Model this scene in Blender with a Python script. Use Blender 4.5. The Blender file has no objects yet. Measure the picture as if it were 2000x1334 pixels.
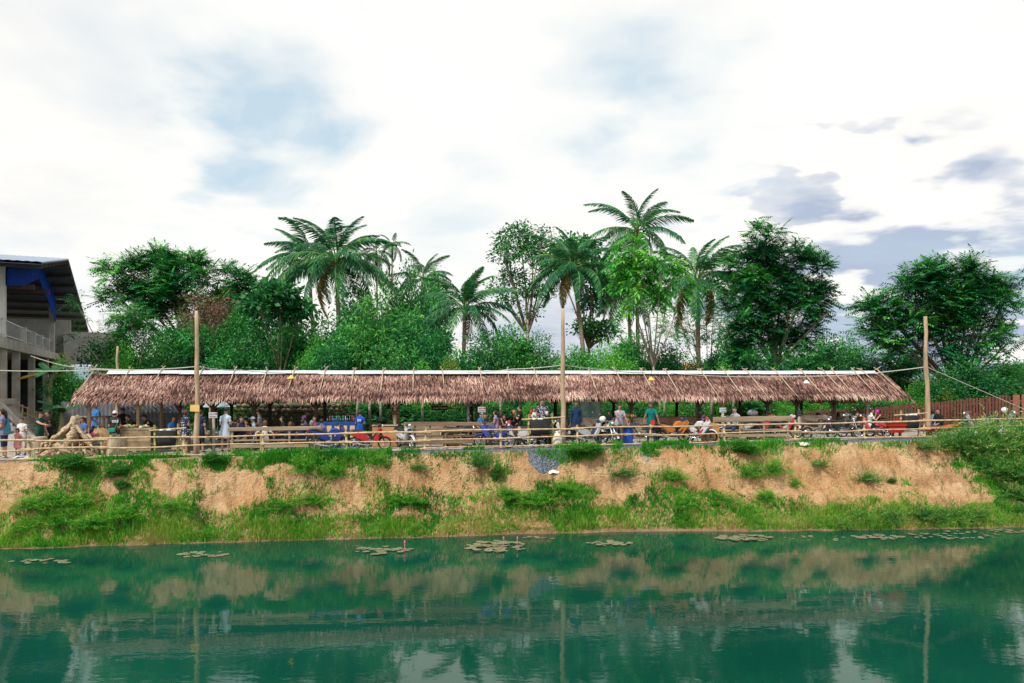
import bpy, math, random
import numpy as np
from mathutils import Vector, Matrix
random.seed(7)
RS = np.random.RandomState(11)
SC = bpy.context.scene
COL = SC.collection
pi = math.pi

# ------------------------------------------------------------------ camera, sky, sun, exposure
CZ = 5.75                      # eye height above the pond
FPX, HZ = 1500.0, 733.0        # focal length and horizon row of the photograph (2000 px wide)
cam = bpy.data.cameras.new('camera'); cam.lens = 27.0; cam.sensor_width = 36.0
cam.shift_y = 0.033; cam.clip_end = 3000; cam.clip_start = 0.1
camo = bpy.data.objects.new('camera', cam); COL.objects.link(camo)
camo.location = (0, 0, CZ); camo.rotation_euler = (pi / 2, 0, 0); SC.camera = camo

SUN_EL, SUN_AZ = math.radians(49), math.radians(215)      # azimuth clockwise from +Y: behind the camera, to the left
sl = bpy.data.lights.new('sun', 'SUN'); sl.energy = 4.0; sl.angle = math.radians(3); sl.color = (1.0, 0.93, 0.82)
so = bpy.data.objects.new('sun', sl); COL.objects.link(so)
sd = Vector((math.sin(SUN_AZ) * math.cos(SUN_EL), math.cos(SUN_AZ) * math.cos(SUN_EL), math.sin(SUN_EL)))
so.rotation_euler = sd.to_track_quat('Z', 'Y').to_euler(); so.location = sd * 60

world = bpy.data.worlds.new('World'); SC.world = world; world.use_nodes = True
SC.view_settings.view_transform = 'Standard'; SC.view_settings.look = 'None'
SC.view_settings.gamma = 1.0; SC.view_settings.use_curve_mapping = False
SC.view_settings.exposure = 0.0
SC.cycles.max_bounces = 6; SC.cycles.diffuse_bounces = 3; SC.cycles.glossy_bounces = 3
SC.cycles.transparent_max_bounces = 6; SC.cycles.transmission_bounces = 3
SC.cycles.sample_clamp_indirect = 4.0
SC.cycles.use_denoising = True


class NT:
    """tiny helper for node trees"""
    def __init__(self, tree):
        self.t = tree; tree.nodes.clear()
    def n(self, typ, **kw):
        nd = self.t.nodes.new(typ)
        for k, v in kw.items():
            if k[0] == '_':
                nd.inputs[k[1:]].default_value = v
            else:
                setattr(nd, k, v)
        return nd
    def l(self, a, ao, b, bi):
        self.t.links.new(a.outputs[ao], b.inputs[bi])
    def math(self, op, a, b=None, clamp=False):
        m = self.t.nodes.new('ShaderNodeMath'); m.operation = op; m.use_clamp = clamp
        for i, x in enumerate((a, b)):
            if x is None: continue
            if isinstance(x, (int, float)): m.inputs[i].default_value = x
            else: self.t.links.new(x, m.inputs[i])
        return m.outputs[0]
    def ramp(self, fac, stops):
        r = self.t.nodes.new('ShaderNodeValToRGB')
        el = r.color_ramp.elements
        while len(el) < len(stops): el.new(0.5)
        for e, (p, c) in zip(el, stops):
            e.position = p; e.color = (*c, 1) if len(c) == 3 else c
        if fac is not None: self.t.links.new(fac, r.inputs[0])
        return r.outputs[0]
    def mix(self, fac, a, b, blend='MIX'):
        m = self.t.nodes.new('ShaderNodeMix'); m.data_type = 'RGBA'; m.blend_type = blend
        for key, x in ((0, fac), (6, a), (7, b)):
            if isinstance(x, (int, float)): m.inputs[key].default_value = x
            elif isinstance(x, tuple): m.inputs[key].default_value = (*x, 1) if len(x) == 3 else x
            else: self.t.links.new(x, m.inputs[key])
        return m.outputs[2]


def build_world():
    t = NT(world.node_tree)
    sky = t.n('ShaderNodeTexSky', sky_type='NISHITA', sun_disc=False, sun_elevation=SUN_EL, sun_rotation=SUN_AZ,
              air_density=1.0, dust_density=0.6, ozone_density=1.5)
    tc = t.n('ShaderNodeTexCoord')
    sep = t.n('ShaderNodeSeparateXYZ'); t.l(tc, 'Generated', sep, 0)
    dz = t.math('ADD', t.math('MAXIMUM', sep.outputs[2], 0.0), 0.16)
    px = t.math('DIVIDE', sep.outputs[0], dz); py = t.math('DIVIDE', sep.outputs[1], dz)
    cb = t.n('ShaderNodeCombineXYZ'); t.t.links.new(px, cb.inputs[0]); t.t.links.new(py, cb.inputs[1])
    cb.inputs[2].default_value = 2.3
    n1 = t.n('ShaderNodeTexNoise', _Scale=0.62, _Detail=9.0, _Roughness=0.56, _Distortion=0.35); t.l(cb, 0, n1, 'Vector')
    n2 = t.n('ShaderNodeTexNoise', _Scale=1.25, _Detail=8.0, _Roughness=0.6, _Distortion=0.5)
    mp = t.n('ShaderNodeMapping'); mp.inputs['Location'].default_value = (7.3, 2.1, 4.0); t.l(cb, 0, mp, 0); t.l(mp, 0, n2, 'Vector')
    WARP = None
    def blob(pxx, pyy, size, gain):
        d = Vector(((pxx - 1000) / FPX, 1, (HZ - pyy) / FPX)).normalized()
        vm = t.n('ShaderNodeVectorMath', operation='DOT_PRODUCT'); t.l(WARP, 0, vm, 0); vm.inputs[1].default_value = d
        mr = t.n('ShaderNodeMapRange', interpolation_type='SMOOTHSTEP'); t.t.links.new(vm.outputs['Value'], mr.inputs[0])
        mr.inputs[1].default_value = math.cos(size * 1.9); mr.inputs[2].default_value = 1.0
        mr.inputs[3].default_value = 0; mr.inputs[4].default_value = gain
        return mr.outputs[0]
    # thin places of the cloud cover, where blue shows; edges torn by the noise
    wv = t.n('ShaderNodeTexNoise', _Scale=2.2, _Detail=4.0, _Roughness=0.5); t.l(cb, 0, wv, 'Vector')
    va = t.n('ShaderNodeVectorMath', operation='SUBTRACT'); t.l(wv, 'Color', va, 0); va.inputs[1].default_value = (.5, .5, .5)
    vb = t.n('ShaderNodeVectorMath', operation='MULTIPLY_ADD'); t.l(va, 0, vb, 0); vb.inputs[1].default_value = (.16, .0, .045); t.l(tc, 'Generated', vb, 2)
    WARP = vb
    # blue shows through where the cover thins out; the noise keeps the gaps wispy
    thin = None
    for b in ((530, 225, .085, .95), (450, 255, .06, .5), (400, 165, .10, .5), (630, 300, .05, .5), (790, 385, .075, .85), (900, 415, .055, .6), (1330, 225, .075, .75), (1160, 165, .06, .7), (1420, 255, .05, .4)):
        thin = blob(*b) if thin is None else t.math('ADD', thin, blob(*b))
    wisp = t.ramp(n1.outputs['Fac'], [(0.34, (1, 1, 1)), (0.66, (.0, .0, .0))])
    wide = t.ramp(n1.outputs['Fac'], [(0.30, (.5, .5, .5)), (0.48, (0, 0, 0))])
    cover = t.math('SUBTRACT', 1.0, t.math('MAXIMUM', t.math('MULTIPLY', thin, wisp, True), wide), True)
    gsum = None
    for b in ((1640, 530, .075, .5), (1740, 560, .07, .4), (1990, 550, .075, .5), (1850, 620, .09, .45), (1680, 640, .08, .45), (1950, 660, .06, .3), (1500, 420, .05, .16), (1900, 440, .07, .16), (1580, 400, .03, .35), (1060, 690, .07, .7), (1250, 640, .05, .4), (100, 180, .12, .16)):
        gsum = blob(*b) if gsum is None else t.math('ADD', gsum, blob(*b))
    streak = t.ramp(n2.outputs['Fac'], [(0.30, (.10, .10, .10)), (0.70, (1, 1, 1))])
    grey = t.math('ADD', t.math('MULTIPLY', gsum, t.math('ADD', t.math('MULTIPLY', streak, .6), .35)), t.math('MULTIPLY', t.math('SUBTRACT', n2.outputs['Fac'], .5), .55))
    cloud = t.ramp(grey, [(0.0, (1.06, 1.045, 1.0)), (0.16, (0.96, 0.955, 0.94)), (0.42, (0.72, 0.76, 0.83)), (0.85, (0.47, 0.55, 0.70))])
    blue = t.mix(1.0, sky.outputs[0], (0.105, 0.105, 0.105), 'MULTIPLY')
    blue = t.mix(0.75, blue, (0.70, 0.87, 0.97))
    c = t.mix(cover, blue, cloud)
    bg = t.n('ShaderNodeBackground', _Strength=1.0); t.t.links.new(c, bg.inputs[0])
    out = t.n('ShaderNodeOutputWorld'); t.l(bg, 0, out, 0)
build_world()

# ------------------------------------------------------------------ frame of the place
# u runs along the bamboo fence (left to right), v away from the pond, z up; the fence is v = 0
TH = math.atan(0.1315); CT, ST = math.cos(TH), math.sin(TH)
def W(u, v, z=0.0): return Vector((u * CT - v * ST, 30 + u * ST + v * CT, z))
def UV(x, y): return x * CT + (y - 30) * ST, -x * ST + (y - 30) * CT
def U(px, v):
    k = (px - 1000) / FPX
    return (30 * k + v * ST + k * v * CT) / (CT - k * ST)
def zat(py, y): return CZ - (py - HZ) / FPX * y
def G(u): return 2.88 + 0.0125 * max(-25.0, min(25.0, u))
def gp(px, v):
    u = U(px, v); return W(u, v, G(u))
def P(px, py, y): return Vector(((px - 1000) / FPX * y, y, zat(py, y)))

# ------------------------------------------------------------------ materials
MATS = {}
def pm(name, c1, c2=None, scale=6.0, rough=0.7, metal=0.0, bump=0.0, bscale=None, spec=0.3, stretch=None, lo=0.35, hi=0.65, coat=0.0):
    if name in MATS: return MATS[name]
    m = bpy.data.materials.new(name); m.use_nodes = True; t = NT(m.node_tree)
    c2 = c2 or tuple(x * 0.72 for x in c1)
    tc = t.n('ShaderNodeTexCoord'); vec = tc.outputs['Object']
    if stretch:
        mp = t.n('ShaderNodeMapping'); mp.inputs['Scale'].default_value = stretch; t.l(tc, 'Object', mp, 0); vec = mp.outputs[0]
    nz = t.n('ShaderNodeTexNoise', _Scale=scale, _Detail=5.0, _Roughness=0.6); t.t.links.new(vec, nz.inputs['Vector'])
    col = t.ramp(nz.outputs['Fac'], [(lo, c1), (hi, c2)])
    b = t.n('ShaderNodeBsdfPrincipled', _Roughness=rough, _Metallic=metal)
    b.inputs['Specular IOR Level'].default_value = spec
    if coat: b.inputs['Coat Weight'].default_value = coat; b.inputs['Coat Roughness'].default_value = 0.12
    t.t.links.new(col, b.inputs['Base Color'])
    if bump:
        n2 = t.n('ShaderNodeTexNoise', _Scale=bscale or scale * 3, _Detail=4.0); t.t.links.new(vec, n2.inputs['Vector'])
        bp = t.n('ShaderNodeBump', _Strength=bump, _Distance=0.05); t.t.links.new(n2.outputs['Fac'], bp.inputs['Height'])
        t.l(bp, 0, b, 'Normal')
    o = t.n('ShaderNodeOutputMaterial'); t.l(b, 0, o, 0)
    MATS[name] = m; return m
def cm(c, rough=0.8, metal=0.0, spec=0.25, coat=0.0):
    return pm('col_%d_%d_%d_%d_%d' % (*[int(x * 255) for x in c], int(rough * 20), int(metal * 9)), c, tuple(x * 0.8 for x in c), 7.0, rough, metal, 0, None, spec, coat=coat)
def lm(name, stops, trans=0.3, rough=0.55, hue=0.0):
    """leaf material: colour from the per-leaf tone, random plus painted sunlight in tree crowns"""
    if name in MATS: return MATS[name]
    m = bpy.data.materials.new(name); m.use_nodes = True; t = NT(m.node_tree)
    at = t.n('ShaderNodeAttribute', attribute_name='face_tone')
    oi = t.n('ShaderNodeObjectInfo')
    f = t.math('ADD', at.outputs['Fac'], t.math('MULTIPLY', t.math('SUBTRACT', oi.outputs['Random'], 0.5), hue), True)
    col = t.ramp(f, stops)
    b = t.n('ShaderNodeBsdfPrincipled', _Roughness=rough); b.inputs['Specular IOR Level'].default_value = 0.3
    t.t.links.new(col, b.inputs['Base Color'])
    tr = t.n('ShaderNodeBsdfTranslucent'); t.t.links.new(col, tr.inputs[0])
    mx = t.n('ShaderNodeMixShader'); mx.inputs[0].default_value = trans
    t.l(b, 0, mx, 1); t.l(tr, 0, mx, 2)
    o = t.n('ShaderNodeOutputMaterial'); t.l(mx, 0, o, 0)
    MATS[name] = m; return m

# ------------------------------------------------------------------ mesh helpers
def rotm(rx=0, ry=0, rz=0):
    return np.array((Matrix.Rotation(rz, 3, 'Z') @ Matrix.Rotation(ry, 3, 'Y') @ Matrix.Rotation(rx, 3, 'X')))
BOXF = [(0, 3, 2, 1), (4, 5, 6, 7), (0, 1, 5, 4), (1, 2, 6, 5), (2, 3, 7, 6), (3, 0, 4, 7)]
class MB:
    def __init__(s): s.v = []; s.f = []; s.m = []
    def add(s, V, F, m=0):
        o = len(s.v); s.v.extend(tuple(map(float, p)) for p in V)
        s.f.extend(tuple(i + o for i in f) for f in F); s.m.extend([m] * len(F)); return s
    def box(s, c, d, R=None, m=0, taper=1.0):
        x, y, z = d[0] / 2, d[1] / 2, d[2] / 2; q = taper
        V = np.array([(-x, -y, -z), (x, -y, -z), (x, y, -z), (-x, y, -z), (-x * q, -y * q, z), (x * q, -y * q, z), (x * q, y * q, z), (-x * q, y * q, z)])
        if R is not None: V = V @ np.array(R).T
        return s.add(V + np.array(c), BOXF, m)
    def rbox(s, c, d, R=None, m=0, b=0.02):
        x, y, z = d[0] / 2, d[1] / 2, d[2] / 2; b = min(b, x * .6, y * .6, z * .6)
        V = []; F = []
        for zz, k in ((-z, b), (-z + b, 0), (z - b, 0), (z, b)):
            X, Y = x - k, y - k
            V += [(-X + b, -Y, zz), (X - b, -Y, zz), (X, -Y + b, zz), (X, Y - b, zz), (X - b, Y, zz), (-X + b, Y, zz), (-X, Y - b, zz), (-X, -Y + b, zz)]
        for r in range(3):
            for i in range(8):
                j = (i + 1) % 8; F.append((r * 8 + i, r * 8 + j, r * 8 + 8 + j, r * 8 + 8 + i))
        F += [tuple(range(7, -1, -1)), tuple(range(24, 32))]
        V = np.array(V)
        if R is not None: V = V @ np.array(R).T
        return s.add(V + np.array(c), F, m)
    def tube(s, pts, rs, n=7, m=0, cap=True, flat=1.0):
        pts = [np.array(p, float) for p in pts]
        if isinstance(rs, (int, float)): rs = [rs] * len(pts)
        V = []; F = []; prev = None
        for i, p in enumerate(pts):
            d = pts[min(i + 1, len(pts) - 1)] - pts[max(i - 1, 0)]
            d = d / (np.linalg.norm(d) + 1e-9)
            if prev is None:
                a = np.array((0, 0, 1.)) if abs(d[2]) < .9 else np.array((1., 0, 0))
                e = np.cross(a, d)
            else: e = prev - d * np.dot(prev, d)
            e = e / (np.linalg.norm(e) + 1e-9); g = np.cross(d, e); prev = e
            for k in range(n):
                a = 2 * pi * k / n
                V.append(p + rs[i] * (math.cos(a) * e + flat * math.sin(a) * g))
        for i in range(len(pts) - 1):
            for k in range(n):
                j = (k + 1) % n; F.append((i * n + k, i * n + j, (i + 1) * n + j, (i + 1) * n + k))
        if cap: F += [tuple(range(n - 1, -1, -1)), tuple(range((len(pts) - 1) * n, len(pts) * n))]
        return s.add(V, F, m)
    def ell(s, c, r, nu=10, nv=7, R=None, m=0):
        V = [(0, 0, -1)]; F = []
        for j in range(1, nv):
            a = -pi / 2 + pi * j / nv
            for i in range(nu):
                b = 2 * pi * i / nu; V.append((math.cos(a) * math.cos(b), math.cos(a) * math.sin(b), math.sin(a)))
        V.append((0, 0, 1)); top = len(V) - 1
        for i in range(nu):
            k = (i + 1) % nu; F.append((0, 1 + k, 1 + i))
            for j in range(nv - 2): F.append((1 + j * nu + i, 1 + j * nu + k, 1 + (j + 1) * nu + k, 1 + (j + 1) * nu + i))
            F.append((1 + (nv - 2) * nu + i, 1 + (nv - 2) * nu + k, top))
        V = np.array(V) * np.array(r)
        if R is not None: V = V @ np.array(R).T
        return s.add(V + np.array(c), F, m)
    def lathe(s, c, prof, n=12, R=None, m=0, close=False):
        V = []; F = []
        for r, z in prof:
            for i in range(n): V.append((r * math.cos(2 * pi * i / n), r * math.sin(2 * pi * i / n), z))
        K = len(prof)
        for j in range(K if close else K - 1):
            q = (j + 1) % K
            for i in range(n):
                k = (i + 1) % n; F.append((j * n + i, j * n + k, q * n + k, q * n + i))
        if not close: F += [tuple(range(n - 1, -1, -1)), tuple(range((K - 1) * n, K * n))]
        V = np.array(V)
        if R is not None: V = V @ np.array(R).T
        return s.add(V + np.array(c), F, m)
    def prism(s, poly, w, y0=0.0, m=0, inset=0.78, soft=True):
        """side profile (x,z) pushed out to +-w along y with rounded shoulders"""
        n = len(poly); pc = np.mean(np.array(poly), axis=0); V = []; F = []
        lay = ((-w, inset), (-w * .62, 1.0), (w * .62, 1.0), (w, inset)) if soft else ((-w, 1.0), (w, 1.0))
        for y, k in lay:
            for p in poly:
                q = pc + (np.array(p) - pc) * k; V.append((q[0], y0 + y, q[1]))
        for r in range(len(lay) - 1):
            for i in range(n):
                j = (i + 1) % n; F.append((r * n + i, r * n + j, (r + 1) * n + j, (r + 1) * n + i))
        F += [tuple(range(n - 1, -1, -1)), tuple(range((len(lay) - 1) * n, len(lay) * n))]
        return s.add(V, F, m)
    def mesh(s, name, mats, smooth=False):
        me = bpy.data.meshes.new(name); me.from_pydata(s.v, [], s.f)
        for x in (mats if isinstance(mats, (list, tuple)) else [mats]): me.materials.append(x)
        me.polygons.foreach_set('material_index', np.array(s.m, dtype=np.int32))
        if smooth: me.polygons.foreach_set('use_smooth', np.ones(len(s.f), dtype=bool))
        me.update(); return me
    def obj(s, name, mats, parent=None, smooth=False):
        return link(name, s.mesh(name, mats, smooth), parent)
def link(name, me, parent=None):
    o = bpy.data.objects.new(name, me); COL.objects.link(o)
    if parent is not None: o.parent = parent
    return o
def tag(o, label=None, cat=None, group=None, kind=None):
    if label: o['label'] = label
    if cat: o['category'] = cat
    if group: o['group'] = group
    if kind: o['kind'] = kind
    return o
def thing(name, label, cat, loc=(0, 0, 0), rz=0.0, group=None):
    o = bpy.data.objects.new(name, None); COL.objects.link(o); o.location = loc; o.rotation_euler = (0, 0, rz)
    o.empty_display_size = 0.2
    return tag(o, label, cat, group)
def copy_tree(o, parent=None):
    c = o.copy(); COL.objects.link(c); c.parent = parent
    for ch in o.children: copy_tree(ch, c)
    return c
def np_mesh(name, V, F, mat, face_tone=None, smooth=False):
    """fast mesh from arrays; F is (n,k)"""
    V = np.asarray(V, np.float32); F = np.asarray(F, np.int32); n, k = F.shape
    me = bpy.data.meshes.new(name)
    me.vertices.add(len(V)); me.vertices.foreach_set('co', V.ravel())
    me.loops.add(n * k); me.loops.foreach_set('vertex_index', F.ravel())
    me.polygons.add(n); me.polygons.foreach_set('loop_start', np.arange(n, dtype=np.int32) * k)
    me.polygons.foreach_set('loop_total', np.full(n, k, dtype=np.int32))
    for x in (mat if isinstance(mat, (list, tuple)) else [mat]): me.materials.append(x)
    if face_tone is not None:
        a = me.attributes.new('face_tone', 'FLOAT', 'FACE'); a.data.foreach_set('value', np.asarray(face_tone, np.float32))
    if smooth: me.polygons.foreach_set('use_smooth', np.ones(n, dtype=bool))
    me.update(calc_edges=True); me.validate(); return me
def nrm(a): return a / (np.linalg.norm(a, axis=-1, keepdims=True) + 1e-9)
def leafquads(Pp, D, L, Wd, up=0.8, fold=0.12):
    """one kite-shaped, slightly folded leaf per row"""
    n = len(Pp); D = nrm(D)
    ref = nrm(RS.normal(size=(n, 3)) * (1 - up) + np.array((0, 0, up)))
    S = nrm(np.cross(D, ref)); N = np.cross(S, D)
    L = np.broadcast_to(np.asarray(L, float), (n,))[:, None]; Wd = np.broadcast_to(np.asarray(Wd, float), (n,))[:, None]
    mid = Pp + D * L * .45
    V = np.stack([Pp, mid + S * Wd / 2 + N * fold * Wd, Pp + D * L - N * fold * L * .6, mid - S * Wd / 2 + N * fold * Wd], 1).reshape(-1, 3)
    F = np.arange(4 * n).reshape(n, 4); return V, F
def hash2(ix, iy, s=0):
    h = np.sin(ix * 127.1 + iy * 311.7 + s * 74.7) * 43758.5453; return h - np.floor(h)
def vnoise(x, y, s=0):
    x = np.asarray(x, float); y = np.asarray(y, float); ix, iy = np.floor(x), np.floor(y); fx, fy = x - ix, y - iy
    fx = fx * fx * (3 - 2 * fx); fy = fy * fy * (3 - 2 * fy)
    a, b = hash2(ix, iy, s), hash2(ix + 1, iy, s); c_, d = hash2(ix, iy + 1, s), hash2(ix + 1, iy + 1, s)
    return (a * (1 - fx) + b * fx) * (1 - fy) + (c_ * (1 - fx) + d * fx) * fy
def fbm(x, y, s=0, o=4):
    r = 0; a = .5
    for k in range(o): r = r + a * vnoise(x * 2 ** k, y * 2 ** k, s + k); a *= .5
    return r
# ------------------------------------------------------------------ pond, bank and ground
def sm(x): x = np.clip(x, 0, 1); return x * x * (3 - 2 * x)
def vedge(u): return -2.35 - 1.15 * sm((np.asarray(u) - 1) / 17) - 0.25 * (vnoise(np.asarray(u) * .35, 3.1, 5) - .5) - .18 * (vnoise(np.asarray(u) * 1.3, 1.1, 15) - .5)
GULLY = [(U(757, -.6), .10, .30, .55, .95), (U(516, -.7), .05, .16, .5, .95), (U(1232, -.8), .22, .22, .45, .85), (U(425, -.7), .25, .2, .45, .95),
         (U(1205, -.8), .12, .2, .5, .9), (U(690, -.8), .07, .12, .5, .8), (U(950, -.6), .12, .18, .7, .95), (U(1000, -.6), .08, .14, .5, .9), (U(300, -.6), .2, .15, .6, .95)]
def bank_z(u, v):
    u = np.asarray(u, float); v = np.asarray(v, float)
    g = 2.88 + 0.0125 * np.clip(u, -25, 25); g = g + (2.88 - g) * sm((v - 6) / 8)
    top = -0.32 - .22 * (vnoise(u * .7, .5, 9) - .3) - .10 * vnoise(u * 2.6, .5, 8)
    ve = vedge(u); q = (v - ve) / (top - ve)
    qq = np.clip(q, 0, 1)
    ph = .5 + .5 * vnoise(u * .28, 7.7, 2)
    prof = np.interp(qq, [0, .06, .3, .62, .85, .97, 1], [0, .05, .19, .45, .83, .985, 1])
    z = g * prof
    bell = np.sin(pi * np.clip(q, 0, 1)) ** .8
    z = z + bell * ((fbm(u * .9, v * 1.3, 1) - .47) * 1.05 * ph + (fbm(u * 2.6 + v, v * 3, 21) - .47) * .55 + (fbm(u * 8, v * 8, 31, 3) - .44) * .14)
    z = z - bell * .20 * np.clip(1 - np.abs(fbm(u * 1.9 + v * .6, v * .5, 121, 3) - .44) * 9, 0, 1) * ph      # rills down the face
    z = z + bell * .10 * np.abs(np.sin((z * 3.1 + vnoise(u, v, 3) * 3)))          # little ledges
    for gu, gw, gd, q0, q1 in GULLY:
        wob = .12 * np.sin(q * 9 + gu)
        z = z - gd * np.exp(-((u - gu - wob) / gw) ** 2) * sm((q - q0 + .1) / .12) * sm((q1 + .06 - q) / .1)
    z = np.where(q < 0, np.maximum(q * 2.2, -1.6), z)
    z = np.where(q > 1, g + (fbm(u * 1.5, v * 1.5, 6) - .45) * .05 - .06 * sm((1.2 - (v + .35)) / 1.0) * 0, z)
    return z
def bank_q(u, v):
    ve = vedge(u); return (v - ve) / (-0.32 - .22 * (vnoise(u * .7, .5, 9) - .3) - .10 * vnoise(u * 2.6, .5, 8) - ve)
def hit(px, py):
    """where the sight line of a pixel meets the bank"""
    y = np.arange(23.0, 38.0, .012); x = (px - 1000) / FPX * y; z = CZ - (py - HZ) / FPX * y
    u = x * CT + (y - 30) * ST; v = -x * ST + (y - 30) * CT
    k = np.argmax(bank_z(u, v) >= z)
    return float(u[k]), float(v[k]), float(bank_z(u[k], v[k]))
def project(u, v, z):
    x = u * CT - v * ST; y = 30 + u * ST + v * CT
    return 1000 + FPX * x / y, HZ + FPX * (CZ - z) / y

# where bare soil shows (ellipses in the photograph's frame, used only to decide where plants grow)
SAND = [(40, 925, 75, 30), (10, 985, 35, 30), (215, 945, 28, 22), (345, 945, 40, 28), (470, 950, 75, 40), (430, 985, 45, 20), (545, 925, 45, 25), (670, 960, 32, 36),
        (690, 975, 25, 30), (845, 925, 105, 38), (900, 955, 60, 18), (780, 1003, 30, 12), (1015, 945, 32, 22), (1060, 915, 55, 30), (1165, 915, 75, 30), (1220, 950, 50, 28), (1200, 975, 30, 15),
        (1330, 905, 90, 32), (1390, 940, 80, 20), (1450, 965, 45, 16), (1560, 930, 75, 55), (1680, 930, 150, 65), (1830, 950, 100, 45), (1780, 895, 80, 30), (1600, 890, 200, 22),
        (1900, 975, 40, 14), (600, 1000, 25, 10), (305, 915, 30, 12), (1050, 1026, 35, 6), (1300, 1040, 260, 7), (1010, 1045, 40, 6)]
def sandness(px, py):
    px = np.asarray(px, float); py = np.asarray(py, float); r = np.zeros_like(px)
    wob = (fbm(px * .03, py * .05, 41) - .47) * 2.4
    for cx, cy, a, b in SAND:
        d = ((px - cx) / (a * .95)) ** 2 + ((py - cy) / (b * .9)) ** 2
        r = np.maximum(r, sm((1.35 + wob - d) / .85))
    return r

def terrain():
    ua = np.concatenate([np.linspace(-140, -27, 40), np.linspace(-26.5, 28, 900), np.linspace(28.7, 140, 40)])
    va = np.concatenate([np.linspace(-9, -4.6, 6), np.linspace(-4.4, .2, 110), np.linspace(.35, 7, 26), np.linspace(7.6, 16, 14)])
    UU, VV = np.meshgrid(ua, va, indexing='ij'); Z = bank_z(UU, VV)
    # overhang: the face leans out a little where it is steepest
    X = UU * CT - VV * ST; Y = 30 + UU * ST + VV * CT
    V = np.stack([X, Y, Z], -1).reshape(-1, 3); nu, nv = len(ua), len(va)
    i = np.arange(nu - 1)[:, None] * nv + np.arange(nv - 1)[None, :]
    F = np.stack([i, i + nv, i + nv + 1, i + 1], -1).reshape(-1, 4)
    m = bpy.data.materials.new('bank_soil'); m.use_nodes = True; t = NT(m.node_tree)
    tc = t.n('ShaderNodeTexCoord')
    n1 = t.n('ShaderNodeTexNoise', _Scale=1.1, _Detail=8.0, _Roughness=0.65); t.l(tc, 'Object', n1, 'Vector')
    n2 = t.n('ShaderNodeTexNoise', _Scale=9.0, _Detail=6.0, _Roughness=0.7); t.l(tc, 'Object', n2, 'Vector')
    vo = t.n('ShaderNodeTexVoronoi', _Scale=15.0); t.l(tc, 'Object', vo, 'Vector')
    n0 = t.n('ShaderNodeTexNoise', _Scale=.45, _Detail=5.0, _Roughness=0.6); t.l(tc, 'Object', n0, 'Vector')
    mpr = t.n('ShaderNodeMapping'); mpr.inputs['Scale'].default_value = (4.2, 4.2, .55); mpr.inputs['Rotation'].default_value = (0, .25, 0); t.l(tc, 'Object', mpr, 0)
    nr = t.n('ShaderNodeTexNoise', _Scale=1.0, _Detail=6.0, _Roughness=0.62); t.l(mpr, 0, nr, 'Vector')
    soil = t.ramp(n1.outputs['Fac'], [(.28, (.25, .135, .065)), (.45, (.40, .245, .13)), (.60, (.54, .375, .22)), (.76, (.33, .185, .09))])
    soil = t.mix(t.ramp(n0.outputs['Fac'], [(.42, (.0, .0, .0)), (.62, (.5, .5, .5))]), soil, (.45, .245, .105))
    soil = t.mix(t.ramp(nr.outputs['Fac'], [(.33, (.7, .7, .7)), (.45, (0, 0, 0))]), soil, (.20, .105, .048))
    soil = t.mix(t.ramp(n2.outputs['Fac'], [(.30, (.5, .5, .5)), (.45, (0, 0, 0))]), soil, (.24, .13, .06))
    soil = t.mix(t.ramp(vo.outputs['Distance'], [(.06, (.4, .4, .4)), (.16, (0, 0, 0))]), soil, (.70, .54, .36))
    gv = t.n('ShaderNodeTexVoronoi', _Scale=26.0); t.l(tc, 'Object', gv, 'Vector')
    grav = t.ramp(gv.outputs['Color'], [(.1, (.055, .068, .092)), (.55, (.12, .145, .19)), (.92, (.28, .31, .36))])
    n3 = t.n('ShaderNodeTexNoise', _Scale=3.0, _Detail=6.0); t.l(tc, 'Object', n3, 'Vector')
    path = t.ramp(n3.outputs['Fac'], [(.35, (.36, .335, .30)), (.62, (.50, .475, .44))])
    wet = t.mix(.55, soil, (.10, .065, .04))
    ag = t.n('ShaderNodeAttribute', attribute_name='gravel'); ap = t.n('ShaderNodeAttribute', attribute_name='path'); aw = t.n('ShaderNodeAttribute', attribute_name='wet')
    def thr(a): return t.ramp(t.math('ADD', a.outputs['Fac'], t.math('MULTIPLY', t.math('SUBTRACT', n2.outputs['Fac'], .5), .9)), [(.42, (0, 0, 0)), (.56, (1, 1, 1))])
    c = t.mix(thr(aw), soil, wet); c = t.mix(thr(ap), c, path); c = t.mix(thr(ag), c, grav)
    b = t.n('ShaderNodeBsdfPrincipled', _Roughness=.92); b.inputs['Specular IOR Level'].default_value = .15
    t.t.links.new(c, b.inputs['Base Color'])
    h = t.math('ADD', t.math('ADD', t.math('MULTIPLY', n2.outputs['Fac'], .45), t.math('MULTIPLY', nr.outputs['Fac'], 1.6)), t.math('MULTIPLY', vo.outputs['Distance'], .3))
    bp = t.n('ShaderNodeBump', _Strength=.75, _Distance=.16); t.t.links.new(h, bp.inputs['Height']); t.l(bp, 0, b, 'Normal')
    o = t.n('ShaderNodeOutputMaterial'); t.l(b, 0, o, 0)
    me = np_mesh('pond_bank', V, F, m, None, True)
    q = bank_q(UU, VV); px, py = project(UU, VV, Z)
    gr = np.where((q > .97) & (VV < .45), .62, 0.) * np.where(px > 700, 1, .75)
    wb = (fbm(px * .05, py * .07, 171) - .47) * 2.2
    gr = np.maximum(gr, sm((1.2 + wb - ((px - 1074) / (40 - .25 * (py - 893))) ** 2 - ((py - 890) / 34) ** 2) / .6) * .8)
    gr = np.maximum(gr, sm((1.2 - ((px - 1262) / 14) ** 2 - ((py - 885) / 22) ** 2) / .5) * .5)
    pa = sm((VV - .15) / .4)
    we = sm((.10 - q) / .06)
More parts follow.
